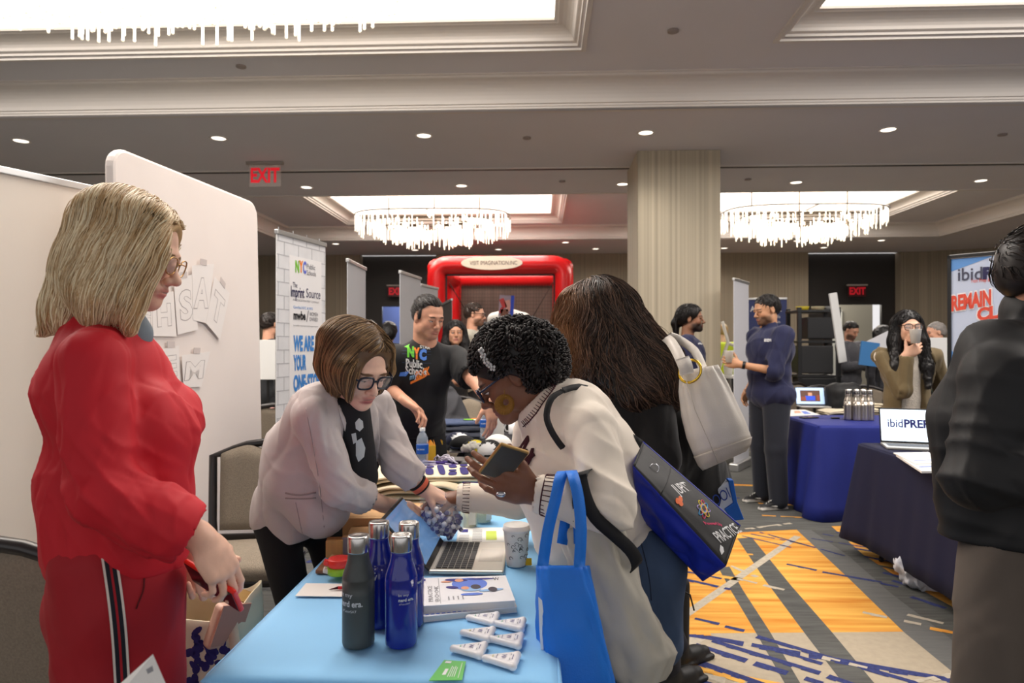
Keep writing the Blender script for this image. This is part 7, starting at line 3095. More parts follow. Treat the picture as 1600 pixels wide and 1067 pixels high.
def cap_(label, g, rot, col, txt=None, tcol=(235, 235, 235), tilt=(0, 0), group='caps on the black table'):
    t = empty('baseball_cap', label, 'cap', g, 0, group, rot3=(tilt[0], tilt[1], rot))
    s = S()
    s.ell((0, 0, .015), (.088, .075, .062), None, .02)
    s.box((0, 0, -.1), (.4, .4, .2), None, .001, .0, None, True)
    V, Q = s.mesh(.008)
    o = mesh_obj('crown', V, Q, mat('cap_cloth_%d_%d' % (col[0], col[2]), col, .85), t)
    mb = MB()
    mb.grid(lambda u, v: ((.070 + .075 * v) * math.cos((u - .5) * 1.9), (.072 + .01 * v) * math.sin((u - .5) * 1.9) * 1.15, .012 - .018 * v * v - .01 * abs(u - .5)), 14, 6)
    mb.build('peak', [mat('cap_cloth_%d_%d' % (col[0], col[2]), col, .85)], t, smooth=True, solid=.004)
    if txt:
        bv_ = bvh_of(o)
        M_ = wm(t)
        mb = MB()
        V_, F_ = text_mesh(txt, .05, bold=.03)
        mb.add([M_ @ Vector((.2, v[0] * .9, .062 + v[1] * .9)) for v in V_], F_)
        project(mb, bv_, M_.to_3x3() @ Vector((1, 0, .0)), .4, .003).build('lettering', [mat('cap_print_%d' % tcol[2], tcol, .7)], t, True)
    return t


cap_('navy baseball cap with white NY letters on the stacked shirts', G(715, 694, .79), -1.1, (28, 34, 60), 'NY', tilt=(.0, .0))
cap_('white baseball cap right of the clear bottle', G(778, 698, .775), -.4, (232, 230, 226))
cap_('black cap with white NYC letters left of the phone', G(765, 708, .775), -1.7, (22, 22, 24), 'NYC', tilt=(0, .2))
cap_('black cap with yellow mark beside the white cloth', G(742, 706, .775), -1.3, (24, 24, 26), 'ny', (235, 215, 50))
cap_('black cap at the left of the row, behind the white papers', G(724, 700, .775), -.2, (20, 20, 22))
for i, (px, py, sz, z, col, l) in enumerate(((722, 690, (.32, .26, .03), ZT, (40, 44, 56), 'bottom folded dark shirt of the stack behind the caps'),
                                            (722, 687, (.31, .25, .03), ZT + .033, (34, 38, 50), 'middle folded dark shirt of the stack behind the caps'),
                                            (720, 684, (.31, .25, .028), ZT + .066, (68, 80, 108), 'top folded slate blue shirt with coloured print'))):
    g = G(px, py, ZT)
    t = empty('folded_shirt', l, 'shirt', (g.x, g.y + .25, z), .1 * i, 'folded shirts on the black table')
    s = S()
    s.box((0, 0, sz[2] / 2), sz, None, sz[2] * .45, .01)
    V, Q = s.mesh(.010, folds(.004, 14, i))
    mesh_obj('cloth', V, Q, mat('folded_cloth_%d' % i, col, .9), t)
    if i == 2:
        mb = MB()
        mb.poly([(x, y, .034) for x, y in blob(.04, .02, .05, .035)], 0)
        mb.poly([(x, y, .036) for x, y in blob(.08, .05, .03, .03)], 1)
        mb.poly([(x, y, .036) for x, y in blob(.11, -.04, .05, .03)], 2)
        mb.build('print', [mat('print_green', (120, 190, 50)), mat('print_orange', (240, 130, 40)), mat('print_white2', (235, 235, 235))], t)
t = empty('mug', 'white mug holding pens at the back of the black table', 'mug', G(803, 678, ZT))
MB().lathe([(.0001, 0), (.038, 0), (.040, .004), (.040, .09), (.037, .09), (.037, .01), (.0001, .01)], n=28).build('cup', [mat('mug_white', (228, 228, 230), .25)], t, smooth=True)
MB().tube([(-.038, 0, .075), (-.060, 0, .072), (-.068, 0, .045), (-.058, 0, .022), (-.038, 0, .02)], .006, 8).build('handle', [mat('mug_white', (228, 228, 230))], t, smooth=True)
gm = t.location
for i, (dx, dy, c_, nm) in enumerate(((-.015, 0, (70, 60, 150), 'violet'), (.01, .01, (215, 40, 40), 'red'), (.02, -.01, (30, 30, 40), 'black'), (-.005, -.015, (60, 70, 170), 'blue'), (.0, .02, (220, 220, 225), 'white'))):
    o = MB().tube([(gm.x + dx * .6, gm.y + dy, gm.z + .012), (gm.x + dx * 2.4, gm.y + dy * 2, gm.z + .125)], .0045, 7).build('pen', [mat('pen_' + nm, c_, .4)], None, smooth=True)
    tag(o, nm + ' pen standing in the white mug', 'pen', 'pens in the mug')
t = empty('paper_bag', 'small white box behind the rear water bottle', 'box', G(775, 684, ZT))
MB().box((0, 0, .085), (.11, .06, .17)).build('carton', [mat('white_carton', (220, 218, 214), .6)], t, bevel=.004)
t.name = 'white_box'
flat_thing('paper_stack', 'small stack of white papers left of the caps', 'paper', ((704, 697), (722, 697), (722, 705), (702, 705)), .765, .010, WP)
t = empty('cloth', 'crumpled white cloth between the caps', 'cloth', G(740, 702, .80))
s = S()
s.chain([(-.06, 0, .0), (0, .01, .012), (.07, .0, .01)], [.022, .028, .022], .02)
V, Q = s.mesh(.006, folds(.006, 30, 3))
mesh_obj('cloth', V, Q, mat('white_cloth', (226, 222, 212), .8), t)
t.location.z = .80
t = empty('eyeglass_case', 'black glossy case lying at the front of the purple table', 'case', G(742, 731, ZT), .05)
s = S()
s.box((0, 0, .017), (.16, .06, .034), None, .015, .004)
V, Q = s.mesh(.005)
mesh_obj('shell', V, Q, mat('case_black_pattern', (34, 34, 34), .3, var=.5, vs=120), t)
t = empty('tablet', 'black laptop lying closed on the purple table', 'laptop', G(730, 722, ZT), .0)
MB().box((0, 0, .010), (.34, .13, .020)).build('shell', [mat('gadget_black', (30, 30, 32), .3)], t, bevel=.004)
MB().box((0, -.066, .018), (.33, .003, .005)).build('edge', [mat('gadget_edge', (170, 168, 165), .3, .6)], t)
gg = random.Random(31)
for k in range(16):
    x, y = gg.uniform(664, 706), gg.uniform(720, 738)
    g = G(x, y, ZT + .004)
    an = gg.uniform(-.9, .5)
    a_ = Vector((math.cos(an), math.sin(an), 0)) * .065
    if k % 3 == 2:
        a_ *= .7
    mb = MB()
    mb.tube([g - a_ + Vector((0, 0, .001 * k)), g + a_ * .2 + Vector((0, 0, .001 * k))], .0045, 7, 0)
    mb.tube([g + a_ * .2 + Vector((0, 0, .001 * k)), g + a_ + Vector((0, 0, .001 * k))], .0050, 7, 1)
    o = mb.build('marker_pen', [mat('pen_lilac_body', (214, 206, 230), .4), mat('pen_purple', (104, 80, 170), .4)], None, smooth=True)
    tag(o, 'white and purple pen in the scatter beside the water bottle', 'pen', 'purple pens scattered on the purple table')
for k in range(3):
    g = G(690 + k * 7, 720 + k * 2, ZT + .01)
    mb = MB()
    mb.tube([g + Vector((.035 * math.cos(a + k) * (1 + .3 * math.sin(3 * a)), .022 * math.sin(a) * (1 + .2 * k), .018 + .014 * math.sin(2 * a + k))) for a in [2 * PI * i / 26 for i in range(26)]], .0045, 6, closed=True)
    o = mb.build('cable', [mat('cable_white', (224, 218, 232), .5)], None, smooth=True)
    tag(o, ('coiled white cable nearest the cartons', 'coiled white cable in the middle of the three', 'coiled white cable nearest the closed laptop')[k], 'cable', 'coiled white cables')
# jacket on a chair behind
t = dup(ch0, (W(705, 540, 5.8).x, W(705, 540, 5.8).y, 0), math.radians(170), 'banquet chair under the grey jacket behind the black table')
t = empty('draped_jacket', 'dark grey jacket draped over the chair behind the black table', 'jacket', W(706, 640, 5.2))
s = S()
s.chain([W(703, 614, 5.55), W(706, 640, 5.5), W(712, 675, 5.45)], [.05, .11, .15], .05, flat=(0, 1, 0), fr=.6)
s.chain([W(700, 614, 5.57), W(692, 650, 5.55), W(690, 680, 5.55)], [.05, .07, .08], .05, flat=(0, 1, 0), fr=.6)
V, Q = s.mesh(.012, folds(.012, 10, 77, (1, 1, .2)))
mesh_obj('cloth', V, Q, mat('charcoal_cloth', (62, 62, 66), .9), t, True)

# ================================================================ right-hand tables
def small_laptop(label, g, rot, scr, txt=None, open_=1.85, w=.30, dpt=.21, emit=1.0):
    t = empty('laptop', label, 'laptop', g, rot)
    MB().box((0, 0, .007), (w, dpt, .013)).build('base', [ALS], t, bevel=.003)
    MB().box((0, .02, .0145), (w * .86, dpt * .5, .002)).build('keyboard', [mat('key_dim', (60, 60, 64), .5)], t)
    R_ = rotm(-(open_ - PI / 2), 0, 0)
    o_ = Vector((0, dpt / 2, .012))
    ld = MB().box(o_ + R_ @ Vector((0, 0, dpt * .49)), (w, .006, dpt * .98), R_).build('lid', [BLACKP], t, bevel=.002)
    MB().box(o_ + R_ @ Vector((0, -.0035, dpt * .50)), (w * .95, .001, dpt * .88), R_).build('screen', [mat('screen_' + label[:9], scr, .2, emit=emit)], ld)
    return t, R_, o_, ld


g = G(1428, 700, ZT)
t, R_, o_, ld = small_laptop('silver laptop with bright white ibidPREP screen on the dark navy table', (g.x, g.y, ZT), math.radians(-17), (224, 240, 255), w=.34, dpt=.235, emit=1.0)
M_ = wm(t)
Rw = M_.to_3x3()
for s_, x, w_, bo in (('ibid', -.078, .088, .015), ('PREP', .045, .145, .04)):
    ftext(s_, M_ @ (o_ + R_ @ Vector((x, -.0045, .13))), Rw @ R_ @ Vector((1, 0, 0)), Rw @ R_ @ Vector((0, 0, 1)), w_, .056, mat('screen_navy', (40, 44, 110), .5), ld, bold=bo, off=.001)
g = G(1262, 636, ZT)
t, R_, o_, ld = small_laptop('small open laptop showing a man in blue on the royal blue table', (g.x + .06, g.y, ZT), math.radians(-6), (170, 195, 225), w=.30, dpt=.20, emit=.8)
mb = MB()
for (x, z, w_, h_, mi) in ((0, .10, .20, .12, 0), (0, .115, .04, .04, 1), (0, .075, .10, .05, 2), (-.07, .07, .05, .04, 3), (.08, .08, .03, .06, 3)):
    mb.box(o_ + R_ @ Vector((x, -.0048 - .0004 * mi, z)), (w_, .0006, h_), R_, mi)
mb.build('picture', [mat('scr_brown', (84, 52, 40), .5, emit=.5), mat('scr_skin', (190, 140, 110), .5, emit=.5), mat('scr_blue', (36, 70, 190), .5, emit=.6), mat('scr_red', (130, 60, 40), .5, emit=.5)], ld)
for i, (q4, l) in enumerate(((((1236, 640), (1258, 640), (1282, 648), (1232, 650)), 'white printed flyer on the corner of the royal blue table'),)):
    flat_thing('flyer', l, 'flyer', q4, .757, .002, WP, None, [(rc4(.2, .2, .5, .6), 6), (rc4(.55, .3, .8, .8), 5)], INK)
for i, (q4, z, th, l) in enumerate(((((1400, 710), (1470, 708), (1492, 735), (1440, 736)), .765, .011, 'thick white brochure stack on the dark navy table'),
                                    (((1396, 707), (1450, 706), (1488, 722), (1430, 724)), .772, .006, 'white leaflet fanned on top of the brochure stack'))):
    flat_thing('brochure', l, 'brochure', q4, z, th, WP, 'brochures on the dark navy table', [(rc4(.1, .75, .9, .8), 5)], INK)
t = empty('phone', 'dark phone lying flat on the royal blue table', 'phone', G(1264, 653, ZT), .3)
MB().box((0, 0, .005), (.15, .075, .009)).build('case', [BLACKP], t, bevel=.003)
MB().box((0, 0, .0098), (.14, .068, .0008)).build('screen', [mat('phone_glass_b', (14, 14, 18), .1)], t)
t = empty('key_fob', 'small dark case lying left of the steel bottles', 'case', G(1305, 654, ZT), .1)
MB().box((0, 0, .006), (.07, .03, .012)).build('shell', [BLACKP], t, bevel=.003)
for i, (x, y, r_, z, l) in enumerate(((1313, 646, .2, 0, 'folded cream tote left of the steel bottles'), (1352, 644, -.1, 0, 'folded cream tote behind the steel bottles, lower one'),
                                      (1356, 642, .15, .04, 'folded cream tote behind the steel bottles, upper one'))):
    g = G(x, y, ZT)
    folded(l, (g.x, g.y + .05, ZT + z), (.34, .22, .036), r_, CVs[0], 'folded totes on the royal blue table')
sb0 = None
gg = random.Random(5)
for i, (dx, dy) in enumerate(((-.085, .0), (-.03, -.04), (.03, -.045), (.085, -.03), (-.05, .06), (.01, .05), (.07, .06))):
    g = G(1341, 656, ZT)
    lb = 'steel bottle on the royal blue table, ' + ('leftmost of the front row', 'second in the front row', 'third in the front row', 'rightmost of the front row',
                                                              'back row left', 'back row middle', 'back row right')[i]
    if sb0 is None:
        sb0 = bottle(lb, 0, 0, mat('steel_satin', (190, 182, 172), .3, .9), [], (g.x + dx, g.y + dy, ZT), h=.262, cap=STEEL, grp='steel bottles on the royal blue table')
    else:
        dup(sb0, (g.x + dx, g.y + dy, ZT), label=lb)
# white bags poking out under the navy table
for i, (x, y, sx, l) in enumerate(((1432, 918, .16, 'crumpled white and navy bag on the floor under the dark navy table'), (1311, 808, .05, 'small white bag on the floor between the two blue-clothed tables'))):
    g = G(x, y, 0)
    t = empty('plastic_bag', l, 'bag', (g.x, g.y, max(0, g.z - .1)))
    s = S()
    zc = max(g.z, sx * .5)
    s.ell((g.x + .02, g.y, zc), (sx * .9, sx * .6, sx * .55), rotm(0, .5, .3), .02)
    V, Q = s.mesh(.01, folds(.02 * sx / .16, 22, 50 + i))
    o = mesh_obj('film', V, Q, mat('bag_white_film', (222, 224, 232), .4), t, True)
    if i == 0:
        mb = MB()
        for k in range(9):
            q = W(1418 + k * 4, 900 + (k % 3) * 12 + k * 1.5, 3.0)
            mb.poly([q + D(math.cos(a) * .03, math.sin(a) * .010 - math.cos(a) * .02, 0) for a in [2 * PI * j / 8 for j in range(8)]])
        project(mb, bvh_of(o), toward(W(1432, 915, 3.4)), 1.2, .004).build('print', [mat('ink_navy_brush', (44, 36, 104))], t, True)
# tent card in the very foreground
t = empty('tent_card', 'white tent card poking into the picture at the bottom left', 'card', W(225, 1100, 1.0))
mb = MB()
P_ = [W(239, 1022, 1.02), W(262, 1075, 1.0), W(262, 1130, .98), W(150, 1130, 1.0), W(188, 1068, 1.02)]
mb.prism(P_, -toward(P_[0]), .003)
mb.build('card', [WP], t, True)
mb = MB()
mb.poly([W(x, y, .985) for x, y in ((228, 1046), (238, 1040), (240, 1048), (231, 1053))])
mb.build('print', [INK[1]], t, True)
b_ = W(205, 1128, 1.0)
MB().tube([(b_.x, b_.y, b_.z), (b_.x, b_.y, .01)], .008, 8).build('stand', [BLACKP], t, True)
MB().lathe([(.0001, 0), (.12, 0), (.12, .008), (.0001, .012)], (b_.x, b_.y, 0), 24).build('stand_foot', [BLACKP], t, True)
# ================================================================ people further back
DEN = (30, 36, 52)


def bg(label, px, d, ang, H, skin, top, hair, pants=(30, 30, 34), kind='short', hl=None, hr=None, lean=0., hyaw=0., hpitch=.08, g=1., end=1.88, beard=None, bust=0., hh=.009,
       topname='shirt', hem=.0, hcol2=None, res=.014, lips=(165, 95, 88), shoes=(30, 28, 28), sole=(60, 60, 60), extra=None, fold=.006, hand=None, step=0., hz=1., tr=1., legs=.09):
    b = W(px, 540, d)
    J = stance(b.x, b.y, math.radians(ang), H, lean, hl, hr, hyaw, hpitch, step=step, legs=legs)
    root = person('person', label, J)
    body, P = body_mesh(J, root, skin, hres=hh, ares=hh * 1.05, tres=.03, hz=hz, headkw=dict(lips=lips), paint=dict(brow=sk(hair, .9), beard=beard), hand=hand)
    if hh < .0075:
        eyes(P, J['hR'], 1, root, hpitch)
    s = S()
    torso(s, J, g, g * 1.05, bust=bust, off=.010)
    if extra:
        extra(s, J, P)
    for n in 'LR':
        sleeve(s, J, n, end, (.062 * g, .057 * g, .048))
    s.box((b.x, b.y, .46 * H - .25 + hem), (1, 1, .5), None, .002, .006, None, True)
    o = cloth(topname, s, root, top, res, disp=folds(fold, 9, int(px), (1, 1, .5)))
    s = S()
    trousers(s, J, (.088 * tr, .066 * tr, .056 * tr))
    cloth('trousers', s, root, pants, res * 1.3)
    for n in 'LR':
        shoe(J, n, root, shoes, sole, h=.014)
    A = np.array(J['hR'])
    if kind == 'short':
        hs = cap_hair(P, J['hR'], hz, 'short', .006)
    elif kind == 'tail':
        hs = cap_hair(P, J['hR'], hz, 'short', .012)
        hs.chain([P(-.09, 0, .03), P(-.13, 0, -.04), P(-.12, 0, -.16)], [.04, .032, .015], .02)
    else:
        hs = cap_hair(P, J['hR'], hz, 'long', .010 if kind != 'curly' else .035)
        if kind == 'long':
            for q in (-1, 1):
                hs.chain([P(-.02, q * .06, .02), P(.0, q * .085, -.10), P(.05, q * .10, -.28), P(.09, q * .095, -.42)], [.05, .045, .045, .02], .04)
            hs.chain([P(-.06, 0, .0), P(-.09, 0, -.12), P(-.10, 0, -.28)], [.08, .085, .05], .04)
    hr_ = max(.007, hh)
    V, Q = hs.mesh(hr_, folds(.004, 45, 3))
    fw = A[:, 0]
    parts = [(V, Q, np.repeat(np.array([lin(hair)]), len(V), 0))]
    if d < 7.5:
        gg_ = np.random.default_rng(int(px))
        rt = [np.array(P(gg_.uniform(-.12, .08), gg_.uniform(-.09, .09), gg_.uniform(.02, .14))) for _ in range(260)]
        parts.append(strands(hs, rt, lambda X, t: np.array([0, 0, -1.]) + fw * (.3 if kind == 'short' else -.2), n=5 if kind == 'short' else 34, step=.012, r=.0022,
                             wob=.003, col=(sk(hair, .7), hcol2 or sk(hair, 1.7)), lift=.003, seed=int(px), kill=face_kill(P, J['hR'], 1, .04, .07, .06)))
    V, Q, C = join(parts)
    mesh_obj('hair', V, Q, HAIRM, root, True, col=C)
    return root, J, P, o


def printed(o, root, items, mats, aim, maxd=.35):
    mb = MB()
    for s_, x0, y0, x1, y1, d, mi in items:
        V_, F_ = text_mesh(s_, 1, bold=.02, res=1)
        lo, hi = V_.min(0), V_.max(0)
        mb.add([W(x0 + (v[0] - lo[0]) / (hi[0] - lo[0]) * (x1 - x0), y1 - (v[1] - lo[1]) / (hi[1] - lo[1]) * (y1 - y0), d) for v in V_], F_, mi)
    project(mb, bvh_of(o), toward(aim), maxd, .005).build('chest_print', mats, root, True)


NV = (26, 30, 66)
# dreadlocked man
root, J, P, o = bg('bearded man with tied-back dreadlocks in a navy pullover left of the tall pale banner', 1074, 6.3, -18, 1.76, (140, 98, 74), NV, (22, 18, 17), beard=((20, 16, 15), .95), g=1.25, hz=1.08, hh=.006, kind='tail', res=.011, hpitch=0)
printed(o, root, [('amazon', 1091, 535, 1100, 538, 6.1, 0)], [mat('print_white2', (235, 235, 235))], W(1090, 540, 6.2))
mb = MB()
for q in range(5):
    mb.tube([P(-.09, .02 * (q - 2), .05), P(-.12, .025 * (q - 2), -.03), P(-.115, .03 * (q - 2), -.16 - .02 * (q % 3))], [.009, .008, .005], 6)
mb.build('dreadlocks', [mat('dread_black', (24, 20, 18), .8)], root, True, True)


# man with the cup
def polo(s, J, P):
    s.rc(J['neck'] + Vector((0, 0, .0)), J['neck'] + Vector((0, 0, .035)), .070, .066, .02)


root, J, P, o = bg('tall man in a navy quarter-zip pullover and sneakers holding a paper cup', 1203, 6.0, 196, 1.83, (196, 146, 112), NV, (26, 22, 20), pants=(26, 30, 42), hz=1.1, tr=1.28, legs=.15, g=1.38, hh=.0055, end=1.02, res=.010,
                   hl=(.34, .06, 1.24), hr=(.06, -.24, 1.0), hpitch=.22, beard=((40, 30, 26), .75), shoes=(28, 28, 30), sole=(214, 210, 202), extra=polo, step=.02,
                   hand=dict(L=dict(n=D(0, .1, 1), curl=[.7, .75, .8, .9], thumb=(.5, .8, .3))))
printed(o, root, [('amazon', 1194, 529, 1205, 534, 5.8, 0)], [mat('print_white2', (235, 235, 235))], W(1200, 535, 5.8))
mb = MB()
c = J['elL'].lerp(J['wrL'], .86)
dd = (J['wrL'] - J['elL']).normalized()
a = dd.orthogonal().normalized()
mb.lathe([(.031, -.012), (.034, -.012), (.034, .012), (.031, .012)], c, 16, Matrix((a, dd.cross(a), dd)).transposed())
mb.build('watch', [BLACKP], root, True, True)
mb = MB()
q = P(.04, 0, -.155)
mb.prism([q + D(-.6, -.3, 0) * .045, q + D(.6, .1, 0) * .03 + Vector((0, 0, .03)), q + Vector((0, 0, -.07)) + D(-.6, -.3, 0) * .05], toward(q), .004)
mb.build('undershirt', [mat('white_cotton', (220, 220, 218), .8)], root, True)
for n in 'LR':     # pale laces and swoosh-like flash on the sneakers
    mb = MB()
    an = J['an' + n]
    for k in range(4):
        mb.tube([an + J['ff'] * (.045 + .022 * k) + Vector((-.02, -.03, .018 - .011 * k)), an + J['ff'] * (.050 + .022 * k) + Vector((.01, .02, .022 - .011 * k))], .004, 5)
    pf = [an + J['ff'] * u_ - Vector((0, .046, 0)) + Vector((0, 0, z_)) for u_, z_ in ((-.03, -.025), (.02, -.045), (.09, -.03), (.02, -.032))]
    mb.prism(pf, (0, -1, 0), .004)
    mb.build('laces', [mat('lace_white', (220, 218, 212), .7)], root, True, True)


def cup(label, p, h=.10, r0=.028, r1=.038):
    t = empty('paper_cup', label, 'cup', p, 0)
    MB().lathe([(.0001, 0), (r0, 0), (r1, h), (r1 + .002, h + .003), (r1 - .001, h), (r0, .004), (.0001, .004)], n=24).build('cup', [mat('paper_cup_plain', (228, 226, 220), .5)], t, smooth=True)
    return t


q = J['wrL'] + dd * .075
cup('white paper cup in the hand of the man in the navy pullover', (q.x - .01, q.y - .0, q.z + .0))


# woman in the olive jacket
def olive(s, J, P):
    H, u, l, f, R = sections(J)
    c = (J['chest'] + J['pelvis']) / 2
    s.box(c + f * .16 - u * .03, (.20, .13, .75), R, .03, .02, None, True)


root, J, P, o = bg('woman with long black hair, round glasses and an olive jacket drinking from a cup', 1416, 4.9, -97, 1.63, (226, 178, 150), (112, 96, 66), (20, 17, 17), pants=(96, 116, 140), kind='long', hh=.0055, res=.009,
                   hr=(.135, -.05, 1.335), hl=(.08, .26, .86), g=1.08, topname='jacket', extra=olive, hpitch=-.02, lips=(190, 90, 90), fold=.010,
                   hand=dict(R=dict(f=D(.75, .55, -.25), n=D(.2, .0, 1), curl=[.8, .85, .9, 1.0], thumb=(.5, .8, .3))))
glasses(P, J['hR'], 1, root, (70, 48, 36), .0024, w=.026, h=.024, x=.104)
s = S()
torso(s, J, .80, .95, off=.0)
s.box((J['base'].x, J['base'].y, .40), (1, 1, .9), None, .002, .006, None, True)
V, Q = s.mesh(.010)
mesh_obj('knit_top', V, Q, mat('cream_cable_knit', (228, 218, 204), .9, var=.08, vs=60, bump=.6, bs=90), root, True)
s = S()
s.rc(J['neck'], J['neck'] + Vector((0, -.01, .05)), .060, .056, .02)
V, Q = s.mesh(.009)
mesh_obj('scarf', V, Q, mat('black_scarf', (22, 22, 24), .8), root, True)
mb = MB()
jb = bvh_of(o)
q = Vector(P(.125, 0, -.085))
cup('white paper cup at the lips of the woman in the olive jacket', (q.x - .01, q.y - .02, q.z - .03), .095)

SK = [(214, 160, 132), (232, 190, 165), (190, 140, 112)]
root, J, P, o = bg('man in a cream jacket with beard and glasses near the red inflatable frame', 737, 7.1, -8, 1.84, SK[0], (186, 180, 164), (48, 34, 26), g=1.12, beard=((60, 42, 32), .8), hh=.0065, topname='jacket', kind='short')
glasses(P, J['hR'], 1, root, (40, 34, 30), .003)
bg('young woman in black with folded arms beside the man in the black T-shirt', 709, 6.5, -50, 1.62, SK[2], (24, 24, 27), (24, 20, 20), kind='long', hh=.0065, end=1.15, hl=(.20, -.10, 1.10), hr=(.20, .12, 1.06), hyaw=-.5, hpitch=-.05)
bg('woman with dark ponytail seen in profile at the back, left of the long auburn hair', 846, 9.0, 5, 1.73, SK[0], (30, 30, 34), (26, 22, 22), kind='tail', hh=.010)
bg('smiling person in dark clothes facing the ponytailed woman at the back', 868, 10.0, 200, 1.66, SK[1], (60, 50, 50), (50, 38, 32), kind='short', hh=.010, hl=(.25, .05, 1.3))
root, J, P, o = bg('person in a black top covered in white words, mostly hidden by the long-haired woman', 930, 3.75, 150, 1.58, SK[2], (22, 22, 24), (24, 20, 20), kind='short', hh=.008, res=.010, g=1.15, bust=.02)
words = ['AU', 'jet', 'dor', 'Ak', 'solo', 'NY', 'read', 'Art', 'ion', 'go', 'map', 'be', 'city', 'Hi', 'up', 'sea']
gg = random.Random(2)
it = []
for r_ in range(11):
    x = 880
    while x < 950:
        w_ = gg.uniform(8, 20)
        h_ = gg.uniform(5, 11)
        it.append((gg.choice(words), x, 528 + r_ * 12, x + w_, 528 + r_ * 12 + h_, 3.6, 0))
        x += w_ + 3
printed(o, root, it, [mat('print_white2', (235, 235, 235))], W(900, 580, 3.6), .3)
root, J, P, o = bg('blond person with a neon yellow backpack seen from behind, left of the tall banner', 1129, 10.4, 95, 1.72, SK[1], (30, 30, 34), (176, 146, 96), kind='short', hh=.010)
s = S()
c = J['chest'] + Vector((.01, -.17, -.06))
s.box(c, (.34, .16, .50), None, .06, .02)
V, Q = s.mesh(.015)
t = empty('backpack', 'neon yellow backpack worn by the blond person', 'backpack', c)
mesh_obj('pack', V, Q, mat('neon_yellow', (205, 225, 40), .6), t, True)
bg('man in a grey jacket looking at his phone in front of the right doorway', 1327, 9.4, -62, 1.72, SK[0], (84, 84, 90), (26, 22, 20), hh=.009, beard=((30, 24, 22), .8), hl=(.3, .08, 1.15), hr=(.3, -.04, 1.15), hpitch=.45, topname='jacket', g=1.1)
bg('grey-haired person in green beside the left edge of the blue ibidPREP banner', 1466, 8.0, 178, 1.66, SK[0], (70, 84, 66), (128, 122, 118), kind='short', hh=.009, hl=(.2, 0, 1.45))
bg('person with bushy black hair behind the display boards', 1381, 8.4, 100, 1.60, SK[2], (34, 34, 40), (20, 18, 18), kind='curly', hh=.010)
bg('dark-haired person in black with their back turned, seen left of the brick-print banner', 419, 6.8, 60, 1.72, SK[0], (24, 25, 28), (36, 28, 24), kind='short', hh=.009)
bg('woman with wavy brown hair right of the brick-print banner', 519, 7.8, 60, 1.66, SK[1], (44, 50, 66), (84, 58, 40), kind='long', hh=.009)
bg('dark-haired woman facing us between the two grey banner backs, left one', 578, 8.6, -80, 1.70, SK[0], (36, 36, 44), (30, 22, 20), kind='long', hh=.009)
bg('dark-haired person seen from behind between the two grey banner backs, right one', 607, 9.2, 80, 1.68, SK[2], (30, 32, 40), (24, 20, 20), kind='curly', hh=.010)

# ---------------------------------------------------------------- background things
c = W(795, 540, 11.4)
t = empty('display_stand', 'white rounded display form behind the small poster inside the red frame', 'display', (c.x, c.y + .06, 0))
s = S()
s.rc(Vector((c.x - .25, c.y + .1, 1.84)), Vector((c.x + .25, c.y + .1, 1.84)), .12, .12, .05)
s.ell(Vector((c.x, c.y + .1, 1.72)), (.36, .13, .30), None, .06)
V, Q = s.mesh(.02)
mesh_obj('form', V, Q, mat('white_form', (222, 218, 212), .7), t, True)
MB().tube([(c.x, c.y + .1, 0), (c.x, c.y + .1, 1.6)], .02, 8).build('pole', [BLACKP], t, True)
MB().lathe([(.0001, 0), (.25, 0), (.25, .02), (.0001, .03)], (c.x, c.y + .1, 0), 24).build('base', [BLACKP], t, True)
for o in bpy.data.objects:
    if o.name == 'poster':
        mb = MB()
        mb.tube([(c.x, c.y + .0, 1.8), (c.x, c.y + .12, 1.8)], .01, 6)
        mb.build('hook', [BLACKP], o, True)
g = W(775, 540, 7.6)
t = empty('equipment_case', 'tall black equipment case with a silver handle behind the curly-haired woman', 'case', (g.x + .12, g.y, 0))
MB().box((0, 0, .83), (.62, .4, 1.66)).build('shell', [mat('case_black', (20, 20, 22), .5)], t, bevel=.02)
MB().tube([(-.20, -.21, 1.40), (-.20, -.23, 1.58), (-.06, -.23, 1.58), (-.06, -.21, 1.40)], .008, 8).build('handle', [ALU], t, smooth=True)
g = W(1283, 540, 8.9)
t = empty('equipment_rack', 'tall black equipment rack with cables left of the man in grey', 'rack', (g.x, g.y, 0))
mb = MB()
for sx in (-.28, .22):
    mb.box((sx, 0, .95), (.05, .05, 1.9))
    mb.box((sx, .4, .95), (.05, .05, 1.9))
mb.box((-.03, .2, .04), (.6, .5, .06))
mb.build('posts', [BLACKP], t, bevel=.004)
for i, z in enumerate((.5, 1.0, 1.45, 1.85)):
    MB().box((-.03, .2, z), (.56, .46, .03)).build('shelf', [BLACKP], t, bevel=.003)
for i, (x, z, w_, h_, c_) in enumerate(((-.03, .78, .46, .40, (26, 26, 28)), (-.06, 1.22, .42, .36, (34, 34, 36)), (.02, 1.63, .40, .28, (24, 24, 26)))):
    MB().box((x, .15, z), (w_, .34, h_)).build('drawer', [mat('rack_unit_%d' % c_[0], c_, .4)], t, bevel=.01)
for i, (x, c_, l) in enumerate(((-.20, (190, 170, 40), 'yellow tool tray at the left on top of the black rack'), (.0, (160, 150, 120), 'beige coil on top of the black rack'), (.16, (120, 120, 120), 'grey tray at the right on top of the black rack'))):
    tt = empty('tool_tray', l, 'tray', (g.x + x, g.y + .1, 1.866))
    MB().lathe([(.0001, 0), (.07, 0), (.085, .05), (.075, .05), (.06, .012), (.0001, .012)], n=16).build('tray', [mat('tray_%d' % c_[0], c_, .5)], tt, smooth=True)
